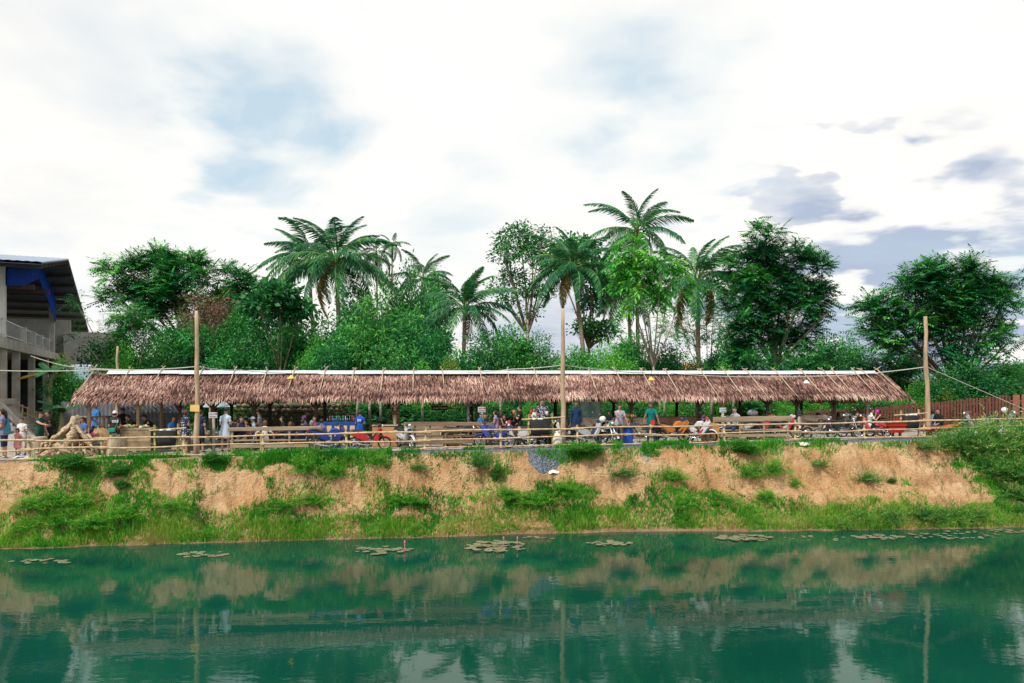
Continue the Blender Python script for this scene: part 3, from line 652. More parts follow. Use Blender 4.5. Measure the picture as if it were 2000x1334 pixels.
# greenery seen through the open stall
BG = 'green shrubs behind the open stall'; BL = 'green shrub seen through the open stall under the thatched roof'
for k, x, yt, hw, v in [('mid', 830, 800, 26, 8.6), ('fern', 800, 795, 26, 8.3), ('long', 900, 790, 30, 8.7), ('mid', 980, 785, 34, 8.5), ('bright', 1040, 792, 26, 8.3), ('mid', 1080, 788, 30, 8.8), ('long', 1150, 785, 34, 8.4), ('mid', 1210, 786, 30, 8.6),
                        ('long', 1262, 788, 28, 8.2), ('bright', 1310, 790, 26, 8.4), ('mid', 1345, 786, 30, 8.8), ('mid', 1400, 790, 28, 8.6), ('fern', 1450, 785, 34, 8.4), ('dark', 1490, 782, 30, 8.7), ('bright', 1530, 790, 26, 8.3),
                        ('bright', 1590, 786, 30, 9.2), ('bright', 1650, 788, 30, 9.0), ('mid', 1700, 785, 30, 9.0), ('long', 310, 800, 22, 7.6), ('bright', 465, 800, 18, 8.0), ('fern', 730, 790, 26, 8.4), ('mid', 600, 785, 40, 9.6), ('dark', 680, 785, 36, 9.4),
                        ('mid', 400, 785, 30, 9.0), ('mid', 1740, 782, 26, 8.6)]:
    p = gp(x, v); put(k, x, yt - 8, p.y, hw * 1.2, uniq([{'dark': 'dark green', 'mid': 'green', 'fern': 'ferny', 'long': 'narrow leaved', 'bright': 'bright green'}[k], 'leafy'], 'shrub behind the open stall', x, LM_LOW, 'behind') or BL, BG, 'shrub', 'shrub')

# --- coconut palms
def frond_mesh(i, Lf, nl=54, wl=.80, droop=.55, dead=False):
    rs = np.random.RandomState(300 + i); Ps = []; Ds = []; L = []; rr = []
    ts = np.linspace(.16, 1, nl); rach = []
    def rc(t): return np.array((Lf * (t - .16 * droop * t ** 3), .10 * math.sin(t * 3 + i), Lf * (.30 * t - (.42 + .35 * droop) * t ** 2.2)))
    for t in ts:
        p = rc(t); tan = rc(min(t + .02, 1.02)) - rc(t - .02); tan /= np.linalg.norm(tan)
        side = np.cross(tan, (0, 0, 1)); side /= np.linalg.norm(side)
        for sg in (-1, 1):
            ln = wl * (math.sin(pi * min(1, .22 + .78 * t)) ** .6 * .85 + .15) * rs.uniform(.8, 1.15)
            d = side * sg + tan * (.55 + .4 * t) + np.array((0, 0, -.28 - .5 * rs.rand() * droop)) + rs.normal(size=3) * .08
            d /= np.linalg.norm(d); Ps.append(p); Ds.append(d); L.append(ln); rr.append(rs.rand())
    Ps = np.array(Ps); Ds = np.array(Ds); L = np.array(L)[:, None]; n = len(Ps)
    S = nrm(np.cross(Ds, np.array((0, 0, 1.)) + rs.normal(size=(n, 3)) * .3)); w = .031
    m1 = Ps + Ds * L * .5; D2 = nrm(Ds - np.array((0, 0, .70))); m2 = m1 + D2 * L * .5
    V = np.stack([Ps - S * w * .6, Ps + S * w * .6, m1 + S * w, m1 - S * w, m2 + S * .006, m2 - S * .006], 1).reshape(-1, 3)
    k = np.arange(n)[:, None] * 6; F = np.concatenate([k + np.array([[0, 1, 2, 3]]), k + np.array([[3, 2, 4, 5]])], 0); R = np.tile(np.array(rr) * .75, 2)
    # midrib
    q = [rc(t) for t in np.linspace(0, 1, 9)]; o = len(V); VV = []; FF = []
    for j, p in enumerate(q):
        wv = .05 * (1 - .85 * j / 8); VV += [p + np.array((0, wv, 0)), p + np.array((0, 0, wv * .8)), p - np.array((0, wv, 0)), p - np.array((0, 0, wv * .8))]
    for j in range(8):
        for c_ in range(4): e = (c_ + 1) % 4; FF.append((o + j * 4 + c_, o + j * 4 + e, o + j * 4 + 4 + e, o + j * 4 + 4 + c_))
    V = np.concatenate([V, np.array(VV)]); F = np.concatenate([F, np.array(FF)]); R = np.concatenate([R, np.full(len(FF), 1.0)])
    return np_mesh('frond', V, F, FROND if not dead else lm('frond_dead', [(0, (.16, .10, .03)), (.5, (.30, .20, .05)), (1, (.38, .28, .08))], .2, .7), R)
FR = [frond_mesh(i, 3.6, droop=d) for i, d in enumerate((.35, .55, .8, .45))]; FRD = frond_mesh(9, 3.2, droop=1.0, dead=True)
HUSK = pm('coconut', (.20, .20, .05), (.12, .13, .03), 3, .5)
def palm(label, px, py, y, rad, base_px=None, n=20, wind=0.0, nuts=5, up=.0, dead=1, r0=.15, name='coconut_palm', lo=-1.0):
    s = y / FPX; b = base_at(base_px if base_px is not None else px, y); t = thing(name, label, 'palm tree', b)
    c = np.array(((px - 1000) * s - b.x, 0, CZ + (HZ - py) * s - b.z))
    mid = np.array((c[0] * .35, .1, c[2] * .5)); mb = MB()
    pts = [np.array((0, 0, -.2)), mid * .5 + np.array((.03, 0, 0)), mid, mid * .4 + c * .6, c]; mb.tube(pts, [r0 * 1.35, r0, r0 * .92, r0 * .85, r0 * .95], 8); mb.obj('trunk', PALMBARK, t, True)
    sc = rad * s / 3.1; ga = random.uniform(0, 6)
    for i in range(int(n * 1.22)):
        f = i / (int(n * 1.22) - 1); az = ga + i * 2.39996; el = (1.30 - 2.0 * f ** .85) + random.uniform(-.18, .18) + up + .12
        el = max(el, lo + random.uniform(-.1, .1))
        me = FRD if i >= int(n * 1.22) - dead else FR[i % 4]
        o = link('frond', me, t); o.location = c + np.array((.08 * math.cos(az), .08 * math.sin(az), .10 * (1 - f)))
        d = Vector((math.cos(az) * math.cos(el) + wind, math.sin(az) * math.cos(el), math.sin(el))); d.normalize()
        az2 = math.atan2(d.y, d.x); el2 = math.asin(d.z); k = sc * random.uniform(.88, 1.1) * (.82 if f < .12 else 1)
        o.rotation_euler = (Matrix.Rotation(az2, 3, 'Z') @ Matrix.Rotation(-(el2 - .18), 3, 'Y') @ Matrix.Rotation(random.uniform(-.5, .5), 3, 'X')).to_euler(); o.scale = (k, k, k)
    for i in range(nuts):
        a = i * 1.3 + .4; MB().ell(c + np.array((.26 * math.cos(a), .26 * math.sin(a) - .05, -.26 - .1 * (i % 2))), (.13, .13, .16), 8, 6).obj('coconut', HUSK, t, True)
    return t
palm('large coconut palm left of centre with fronds blown sideways and coconuts', 657, 508, 49, 108, 664, 24, .12, 7, .05)
palm('coconut palm half hidden behind the large left palm, fronds blown left', 603, 510, 56, 88, 615, 20, -.38, 0, .1, 0)
palm('short young coconut palm with upright fronds between roof and open tree', 908, 605, 45, 92, 903, 22, .05, 0, .28, 1, .13)
palm('thin coconut palm peeking above the thicket left of the young palm', 826, 545, 57, 62, 826, 14, .1, 0, .1, 0)
palm('dense coconut palm between the open tree and the tallest palm', 1120, 522, 49, 92, 1148, 24, -.05, 4, .0, 1)
palm('tallest coconut palm of the row, upright fronds against the sky', 1243, 452, 57, 100, 1247, 15, .05, 5, .10, 0)
palm('coconut palm just below the tallest one, trunk beside it', 1228, 560, 58, 88, 1233, 18, .0, 4, .0, 1)
palm('coconut palm right of the tallest one, beside the rounded tree', 1362, 545, 48, 98, 1366, 22, .06, 3, .12, 2)
palm('small far coconut palm leaning left above the thicket', 500, 572, 62, 52, 480, 13, .2, 0, .0, 0)
def areca(label, px, py, y, rad, base_px, n=9):
    t = palm(label, px, py, y, rad, base_px, n, 0, 0, -.25, 0, .06, 'areca_palm', -1.1)
    s = y / FPX; b = t.location; c = np.array(((px - 1000) * s - b.x, 0, CZ + (HZ - py) * s - b.z))
    MB().tube([c - np.array((0, 0, .9)), c - np.array((0, 0, .1)), c + np.array((0, 0, .1))], [.07, .085, .04], 7).obj('crownshaft', cm((.10, .20, .05)), t, True)
areca('slim areca palm with small tuft right of the big left palm', 766, 478, 52, 34, 764)
areca('slim areca palm with drooping tuft next to the big left palm', 735, 492, 50, 42, 738, 11)
# --- banana plants
def banana_leaf(mb, p, az, el, L, wd, m=0, droop=.6):
    n = 7; V = []; F = []
    for i in range(n):
        t = i / (n - 1); x = L * (t - .12 * t ** 2); z = L * (math.sin(el) * t - droop * .6 * t * t); w = wd * (.12 + .88 * math.sin(pi * min(1, .1 + .88 * t)) ** .7)
        if i == n - 1: w = .02
        for yy, dz in ((-w, -.16 * w), (0, .05), (w, -.16 * w)):
            V.append((p[0] + x * math.cos(az) - yy * math.sin(az), p[1] + x * math.sin(az) + yy * math.cos(az), p[2] + z + dz * 1.5))
    for i in range(n - 1):
        for k in range(2): F.append((i * 3 + k, i * 3 + 3 + k, i * 3 + 4 + k, i * 3 + 1 + k))
    mb.add(V, F, m)
BAN = pm('banana_leaf', (.012, .085, .032), (.03, .14, .04), 2, .5); BAND = pm('banana_dead', (.50, .33, .05), (.30, .19, .05), 3, .8)
def banana(label, px, y, h, spec):
    b = base_at(px, y); t = thing('banana_plant', label, 'banana plant', b)
    MB().tube([(0, 0, -.1), (.05, 0, h * .5), (.08, 0, h)], [.14, .12, .07], 8).obj('stem', pm('banana_stem', (.28, .26, .14), (.16, .16, .08), 4, .8), t, True)
    for az, el, L, wd, dead, dr in spec:
        mb = MB(); banana_leaf(mb, (.08, 0, h - .1), az, el, L, wd, 0, dr); mb.obj('leaf', BAND if dead else BAN, t, True)
banana('banana plant with a hanging dead yellow leaf in front of the building', 96, 34.8, 3.2, [(3.0, .4, 1.3, .22, 0, .6), (2.6, .9, 1.1, .2, 0, .6), (.6, .8, .9, .2, 0, .6), (5.4, .6, 1.0, .2, 0, .9), (3.3, -.05, 1.6, .22, 1, .25), (1.5, 1.3, 1.0, .2, 0, .4), (4.4, .3, 1.0, .2, 0, .9)])
banana('low banana plant by the left end of the stall', 118, 33.6, 1.5, [(3.0, .5, 1.3, .24, 0, .7), (5.0, .7, 1.2, .24, 0, .8), (.3, .7, 1.0, .22, 0, .6), (4.0, .9, 1.1, .22, 0, .6)])

# --- bushes on the bank
def tuft(i, mat, stems=120, leaves=20, L=.27, wd=.042):
    """a feathery bush: arching stems set with small narrow leaves, pale at the tips"""
    rs = np.random.RandomState(500 + i); P0 = []; D0 = []; R0 = []; t = thing('bank_bush', 'x', 'bush'); mb = MB()
    for k in range(stems):
        a = rs.uniform(0, 6.28); el = rs.uniform(.25, 1.5); ln = rs.uniform(1.3, 2.6) * (.6 + .4 * math.sin(el)); d = np.array((math.cos(a) * math.cos(el), math.sin(a) * math.cos(el), math.sin(el)))
        b = np.array((rs.uniform(-.5, .5), rs.uniform(-.5, .5), 0)); f = np.linspace(.12, 1, leaves)[:, None]; p = b + d * ln * f - np.array((0, 0, .35)) * ln * f ** 2.2 * math.cos(el)
        if k < 40: mb.tube([p[0] * 0 + b, p[leaves // 2], p[-1]], [.014, .010, .004], 4, cap=False)
        P0.append(p); D0.append(d * .9 + rs.normal(size=(leaves, 3)) * .7 + np.array((0, 0, .25))); R0.append(np.clip(.05 + .55 * f[:, 0] ** 1.5 + .35 * rs.rand(leaves) + .25 * (rs.rand() - .5), 0, 1))
    P0 = np.concatenate(P0); D0 = np.concatenate(D0); n = len(P0); V, F = leafquads(P0, D0, L * RS.uniform(.6, 1.4, n), wd, .5)
    link('foliage', np_mesh('foliage', V, F, mat, np.concatenate(R0)), t); mb.obj('stems', pm('weed_stem', (.20, .22, .08), (.30, .22, .12), 5, .8), t); return t
PRO['weed'] = tuft(0, lm('weed_leaf', [(0, (.012, .11, .030)), (.4, (.045, .25, .042)), (.75, (.16, .38, .06)), (1, (.40, .48, .14))], .3, .6, .3))
PRO['grassy'] = tuft(1, GRASS, 150, 16, .42, .034)
PRO['vine'] = proto(7, lm('vine_leaf', [(0, (.012, .10, .02)), (.5, (.035, .20, .022)), (1, (.12, .34, .03))], .35, .5, .2), n=260, per=18, L=.13, wd=.10, rc=.15)
def bush(kind, px, py, hw, hh, label, group=None):
    u, v, z = hit(px, py); w = W(u, v, z); s = w.y / FPX
    src = PRO[kind]; o = src if kind not in USED else copy_tree(src); USED.add(kind)
    o.name = 'bank_bush'; o.location = (w.x, w.y, w.z - .12); o.scale = (hw * s / 1.1, hw * s / 1.1 * .8, hh * 2 * s / 2.6); o.rotation_euler = (0, 0, random.uniform(0, 6.28))
    if 'group' in o: del o['group']
    tag(o, label, 'bush', group)
for k, x, y, hw, hh, lb in [('vine', 150, 920, 42, 18, 'bright yellow green leafy bush below the driftwood'), ('weed', 935, 905, 32, 22, 'feathery green bush hanging over the bank below the middle of the fence'),
                            ('weed', 815, 912, 22, 10, 'small feathery bush on the bare bank left of the middle'), ('weed', 1212, 925, 28, 12, 'round feathery bush on the bare slope below the man in grey'),
                            ('grassy', 1462, 925, 30, 18, 'dark green tuft bush on the slope, left of the pair'), ('grassy', 1508, 920, 28, 20, 'green tuft bush on the slope, right of the pair'),
                            ('vine', 1452, 885, 34, 14, 'dark leafy creeper under the fence below the striped shirt man'), ('weed', 1595, 905, 26, 10, 'small olive bush high on the right slope'),
                            ('weed', 1688, 935, 28, 15, 'pale feathery bush on the bare right slope'), ('vine', 1740, 940, 12, 6, 'tiny dark green plant low on the bare right slope'),
                            ('grassy', 1552, 945, 14, 12, 'narrow weedy bush between the bare slopes'), ('vine', 1150, 884, 40, 9, 'low leafy creeper along the fence foot under the navy man'),
                            ('vine', 225, 930, 24, 14, 'leafy green bush near the tree stump'), ('vine', 420, 905, 30, 12, 'dark leafy creeper under the fence by the left pole'),
                            ('grassy', 600, 915, 34, 22, 'tall grassy bush in front of the long bench'), ('grassy', 655, 925, 30, 20, 'tall grassy bush below the blue motorbike'), ('grassy', 735, 900, 24, 14, 'grassy bush below the red motorbike'),
                            ('vine', 970, 940, 14, 20, 'trailing leafy vine down the bank near the gravel spill'), ('vine', 240, 955, 16, 12, 'small leafy plant low on the left slope')]:
    bush(k, x, y, hw, hh, lb)
BR = 'feathery bushes crowding the right end of the bank'
for x, y, hw, hh in [(1800, 872, 34, 16), (1850, 868, 38, 26), (1900, 880, 42, 40), (1940, 868, 44, 42), (1990, 872, 44, 48), (1880, 866, 36, 30), (1920, 915, 40, 24), (1965, 925, 46, 28), (2010, 930, 46, 30), (1990, 965, 44, 20), (2040, 900, 50, 34), (1985, 1000, 46, 20)]:
    bush('weed', x, y, hw, hh, uniq(['upper' if y < 890 else ('middle' if y < 940 else 'lower'), 'broad', 'outer'], 'feathery bush on the right bank end', x, LM_LOW, 'below') or 'feathery bush at the right end of the bank', BR)
BS = 'low bushes along the right waterline'
for x, y, hw, hh in [(1690, 1015, 34, 20), (1740, 1012, 34, 20), (1800, 1010, 40, 22), (1850, 1010, 38, 22), (1900, 1010, 36, 20), (1640, 1020, 30, 14)]:
    bush('weed', x, y, hw, hh, uniq(['low', 'small'], 'feathery waterline bush', x, LM_LOW, 'below') or 'low feathery waterline bush', BS)
BT = 'grass tussocks on the left slope'
for x, y, hw, hh in [(60, 985, 40, 18), (110, 975, 42, 20), (160, 985, 40, 18), (120, 1015, 44, 18), (60, 1025, 36, 14), (180, 1020, 40, 16), (250, 1000, 34, 14), (330, 985, 30, 12), (560, 985, 34, 14), (610, 975, 34, 14), (790, 975, 36, 12), (990, 965, 34, 14), (1100, 955, 36, 16), (1060, 975, 36, 14), (1310, 930, 30, 16), (1340, 985, 34, 16), (1420, 975, 34, 14), (1490, 970, 30, 14)]:
    bush('grassy', x, y, hw, hh * .9, uniq(['upper' if y < 970 else ('lower' if y > 1005 else 'middle'), 'broad', 'small'], 'grassy tussock on the bank', x, LM_LOW, 'below') or 'grassy green tussock', 'grassy tussocks on the bank')
for k in [k for k in PRO if k not in USED]:
    for ch in list(PRO[k].children): bpy.data.objects.remove(ch)
    bpy.data.objects.remove(PRO[k])
# --- water lilies
PAD = pm('lily_pad', (.13, .15, .07), (.30, .25, .20), 9, .3); PINK = cm((.62, .12, .30), .5)
def lilies(label, px, py, wpx, hpx, n, buds=(), size=.16):
    n = int(n * 1.5); size *= .62
    y = FPX * CZ / (py - HZ); s = y / FPX; c = Vector(((px - 1000) * s, y, 0)); t = thing('water_lily', label, 'water lily', c)
    pad = None
    ky = y / (py - HZ)
    for i in range(n):
        a = random.uniform(0, 6.28); r = math.sqrt(random.random()); x = wpx * s * r * math.cos(a) / 2; yy = -hpx * ky * r * math.sin(a) / 2
        if pad is None:
            V = [(0, 0, .004)] + [(math.cos(q), math.sin(q), .004 + .03 * (k % 3 == 0)) for k, q in enumerate(np.linspace(.15, 6.13, 14))]
            pad = MB().add(V, [(0, k, k + 1) for k in range(1, 14)]).mesh('pad', PAD)
        o = link('pad', pad, t); k = size * random.uniform(.6, 1.35); o.location = (x, yy, .006 + .0007 * i); o.scale = (k, k, k); o.rotation_euler = (random.uniform(-.03, .03), random.uniform(-.03, .03), random.uniform(0, 6.28))
    for bx, by in buds:
        x = (bx - px) * s; mb = MB(); mb.tube([(x, 0, -.05), (x + .01, 0, .22)], [.012, .012], 5).ell((x + .01, 0, .28), (.03, .03, .07), 8, 6); mb.obj('flower_bud', PINK, t, True)
for a in [('large lily pad raft with two pink buds in mid pond', 972, 1068, 125, 22, 46, ((983, 0), (1010, 0)), .19), ('lily pad raft left of the largest one with one small bud', 748, 1076, 115, 16, 26, ((790, 0),), .17), ('lily pads right of the largest raft', 1190, 1061, 90, 10, 22, (), .17),
          ('long lily pad raft below the bare slope', 1452, 1051, 115, 12, 44, (), .18), ('lily pads in front of the right bushes', 1715, 1049, 95, 9, 22, (), .17), ('scattered lily pads at the far right', 1860, 1046, 190, 20, 30, (), .13),
          ('lily pads by the right edge', 1965, 1037, 70, 8, 14, (), .16), ('thin line of lily pads at the far left', 90, 1097, 140, 10, 16, (), .15), ('lily pads beside the left shore', 400, 1083, 100, 12, 14, (), .17), ('few lily pads near the middle shore', 1060, 1050, 90, 5, 8, (), .13),
          ('small scattered lily pads right of the long raft', 1590, 1050, 120, 14, 9, (), .12)]:
    lilies(*a)
# ------------------------------------------------------------------ bamboo fence along the bank
BAMBOO = pm('bamboo', (.56, .41, .25), (.38, .265, .155), 4, .55, 0, .15, 20, stretch=(1, 1, 1))
BAMGREEN = pm('bamboo_green', (.20, .26, .06), (.40, .34, .14), 3, .5)
TWINE = pm('twine', (.60, .52, .36), (.40, .33, .22), 20, .9)
POLE = pm('pole_wood', (.50, .37, .25), (.31, .215, .14), 3, .8, 0, .35, 12, stretch=(2, 2, .4))
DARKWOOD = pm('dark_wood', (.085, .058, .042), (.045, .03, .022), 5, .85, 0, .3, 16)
OLDWOOD = pm('old_wood', (.36, .29, .215), (.22, .17, .125), 3, .85, 0, .35, 14, stretch=(.5, 3, 3))
REDWOOD = pm('red_wood', (.24, .135, .085), (.14, .075, .05), 3, .8, 0, .3, 14)
CONC = pm('concrete', (.46, .43, .39), (.30, .275, .25), 1.4, .9, 0, .2, 18)
def culm(mb, a, b, r, bend=0.0, nodes=.34, n=7, m=0):
    """a bamboo pole with swollen nodes from a to b"""
    a = np.array(a, float); b = np.array(b, float); L = np.linalg.norm(b - a); k = max(2, int(L / nodes)); pts = []; rs = []
    sag = np.array((random.uniform(-1, 1) * .3, random.uniform(-1, 1) * .3, random.uniform(-1, .6))) * bend
    for i in range(k + 1):
        for d, rr in ((-.012, 1.0), (0, 1.22), (.012, 1.0)):
            t = (i + d / nodes) / k
            if 0 <= t <= 1: pts.append(a + (b - a) * t + sag * 4 * t * (1 - t)); rs.append(r * rr * (1.06 - .14 * t))
    mb.tube(pts, rs, n, m); return mb
POSTS = [-95, 57, 200, 360, 514, 677, 830, 978, 1128, 1270, 1415, 1553, 1688, 1805, 1920, 2040, 2165]
def fence():
    t = thing('bamboo_fence', 'three rail bamboo fence lashed with twine along the top of the bank', 'fence', W(0, 0, 0))
    o = np.array(W(0, 0, 0)); us = [U(p, 0) for p in POSTS]
    def L(u, v, z): return np.array(W(u, v, z)) - o
    for i, u in enumerate(us):
        ln = random.uniform(-.06, .06); mb = MB(); culm(mb, L(u - ln, .0, G(u) - .45), L(u + ln, 0, G(u) + .86 + random.uniform(-.03, .06)), .045); mb.obj('post', BAMBOO, t, True)
        for h in (.09, .42, .74):
            mb = MB(); mb.lathe(L(u + ln * (h - .3), -.025, G(u) + h), [(.066, -.05), (.085, -.025), (.085, .025), (.066, .05)], 8); mb.obj('lashing', TWINE, t)
    for i in range(len(us) - 1):
        for h, r in ((.09, .031), (.42, .031), (.74, .036)):
            a, b = us[i], us[i + 1]; mb = MB(); dz = random.uniform(-.03, .03)
            culm(mb, L(a - .28, -.058 - .014 * (i % 2), G(a) + h + random.uniform(-.02, .02)), L(b + .22, -.058 + .014 * (i % 2) - .028, G(b) + h + dz), r * random.uniform(.85, 1.1), .055)
            mb.obj('rail', BAMBOO, t, True)
fence()
def bin_stand(label, pxa, pxb, v, ztop, green=True, bar=(-.2, .3)):
    ua, ub = U(pxa, v), U(pxb, v); c = W((ua + ub) / 2, v, G(ua)); t = thing('hanging_bin', label, 'bin', c); o = np.array(c)
    def L(u, dv, z): return np.array(W(u, v + dv, z)) - o
    g = G(ua)
    for k, u in enumerate((ua, ub)):
        mb = MB(); culm(mb, L(u, 0, g - .3), L(u + random.uniform(-.05, .05), 0, g + ztop + .16 + .04 * k), .05); mb.obj('post', BAMGREEN if green else BAMBOO, t, True)
    mb = MB(); culm(mb, L(ua + bar[0], -.06, g + ztop - .04), L(ub + bar[1], -.06, g + ztop + .05), .03); mb.obj('crossbar', BAMBOO, t, True)
    w = (ub - ua) * .43; cx = (ua + ub) / 2; prof = []
    V = []; F = []; n = 14
    for (z, k) in ((ztop - .03, 1.0), (ztop - .09, 1.03), (ztop - .4, .95), (ztop - .62, .86), (ztop - .64, .6)):
        for i in range(n):
            a = 2 * pi * i / n; q = abs(math.cos(a)) ** .6 * (1 if math.cos(a) > 0 else -1); q2 = abs(math.sin(a)) ** .6 * (1 if math.sin(a) > 0 else -1)
            V.append(L(cx + w * k * q, w * .75 * k * q2, g + z + .01 * math.sin(3 * a)))
    for r in range(4):
        for i in range(n): j = (i + 1) % n; F.append((r * n + i, r * n + j, r * n + n + j, r * n + n + i))
    F.append(tuple(range(4 * n, 5 * n)))
    MB().add(V, F).obj('bin_body', pm('black_rubber', (.018, .021, .027), (.03, .034, .042), 9, .55, 0, .3, 40), t, True)
    mb = MB()
    for i in range(9):
        a = random.uniform(0, 6.28); r = random.random() ** .5 * .75; mb.ell(L(cx + w * r * math.cos(a), w * .7 * r * math.sin(a), g + ztop - .06 + .03 * random.random()), (.09, .08, .06), 7, 5)
    mb.obj('rubbish', pm('rubbish', (.75, .73, .70), (.40, .42, .36), 8, .8), t, True); t.children[-1]['kind'] = 'stuff'
bin_stand('black rubber bin hung between two bamboo stakes near the left pole', 304, 348, .35, 1.02)
bin_stand('black rubber bin hung between bamboo stakes in front of the polka dot boy', 1031, 1079, .35, 1.15, True, (-.25, .5))
bin_stand('black rubber bin hung between bamboo stakes beside the red cart', 1758, 1795, .5, 1.0, False, (-.3, .35))

# ------------------------------------------------------------------ tall poles, cable, hanging lamp shades
def pole(label, px, py_top, v, lean_px, r):
    b = gp(px, v); y = b.y; t = thing('wooden_pole', label, 'pole', b); z = zat(py_top, y) - b.z; lx = lean_px / FPX * y
    pts = [(0, 0, -.4)]; rs = [r * 1.15]
    for i in range(1, 8):
        f = i / 7; pts.append((lx * f + random.uniform(-.035, .035), random.uniform(-.02, .02), z * f)); rs.append(r * (1.12 - .42 * f) * random.uniform(.93, 1.08))
    MB().tube(pts, rs, 9).obj('shaft', POLE, t, True); return t, b
p1, b1 = pole('tall crooked wooden pole at the left carrying a small yellow board', 384, 607, .55, 1, .095)
p2, b2 = pole('tall crooked wooden pole in the middle in front of the thatched roof', 1101, 604, .75, -3, .10)
p3, b3 = pole('tall crooked wooden pole at the right end with a guy rope', 1815, 618, 1.1, -9, .10)
pole('short bare pole standing behind the roof at the left', 231, 676, 7.4, -2, .07)
pole('thin bare pole standing behind the roof beside the withered tree', 411, 720, 7.0, 0, .05)
yb = MB(); yb.box((-.02, -.12, zat(797, b1.y) - b1.z), (.34, .02, .25), rotm(0, .03, 0)); yb.obj('board', pm('yellow_board', (.72, .47, .16), (.62, .38, .12), 4, .8), p1)
RL, RR = 145, 1775                              # ends of the thatched roof in the photograph
VE, VR, VB = 2.3, 4.35, 6.4                     # front eave, ridge, back eave
ZE, ZR = zat(783, 31.9), 5.79
def cable(name, label, pts, r=.018, sag=.25, mat=None, cat='cable'):
    q = []
    for a, b in zip(pts[:-1], pts[1:]):
        for i in range(12): f = i / 12; q.append(np.array(a) * (1 - f) + np.array(b) * f - np.array((0, 0, sag * 4 * f * (1 - f))))
    q.append(np.array(pts[-1])); o0 = np.array(pts[0]); o = MB().tube([x - o0 for x in q], r, 5).obj(name, mat or cm((.52, .50, .46))); o.location = o0
    tag(o, label, cat)
def on(px, py, v): y = W(U(px, v), v).y; return np.array(P(px, py, y))
cable('electric_cable', 'pale electric cable from the left edge to the left pole', [on(-40, 722, 3.0), on(190, 722, 3.0), on(383, 716, .65)], .019, .06)
cable('electric_cable', 'pale electric cable running from the left pole down to the roof ridge', [on(386, 716, .65), on(470, 723, 2.6), on(620, 729, 3.9)], .019, .05)
cable('electric_cable', 'pale electric cable rising from the roof ridge to the middle pole', [on(910, 727, 3.8), on(1000, 721, 2.4), on(1099, 713, .85)], .019, .03)
cable('electric_cable', 'pale electric cable from the middle pole down to the roof ridge', [on(1102, 713, .85), on(1180, 722, 2.4), on(1260, 728, 3.7)], .019, .03)
cable('electric_cable', 'slack cable drooping across the right half of the roof', [on(1310, 729, 2.0), on(1500, 736, 2.0), on(1700, 729, 2.2)], .016, .05)
cable('electric_cable', 'pale cable from the roof end up to the right pole', [on(1700, 729, 2.2), on(1811, 716, 1.1)], .022, .02)
cable('electric_cable', 'thin cable above the left end of the roof to the building', [on(60, 695, 5), on(130, 715, 4.6), on(250, 722, 3.0)], .014, .03)
cable('guy_rope', 'straight guy rope slanting down from the right pole', [on(1813, 718, 1.1), on(2030, 812, .5)], .014, .0, None, 'rope')
def shade(label, px, py, v, col):
    y = W(U(px, v), v).y; t = thing('lamp_shade', label, 'lamp', P(px, py, y)); MB().lathe((0, 0, 0), [(.15, -.06), (.14, -.03), (.06, .05), (.02, .09)], 14).obj('shade', cm(col, .4), t, True)
    MB().tube([(0, 0, .08), (0, 0, .34)], .008, 5).obj('cord', cm((.05, .05, .05)), t); MB().ell((0, 0, -.06), (.04, .04, .05), 8, 6).obj('bulb', cm((.8, .8, .76), .2), t, True)
shade('yellow lamp shade hanging in front of the roof at the left', 569, 737, 1.9, (.80, .58, .10))
shade('yellow lamp shade hanging in front of the roof right of the middle pole', 1272, 740, 1.9, (.80, .55, .08))
shade('white lamp shade hanging in front of the roof at the right', 1575, 746, 1.9, (.80, .78, .74))

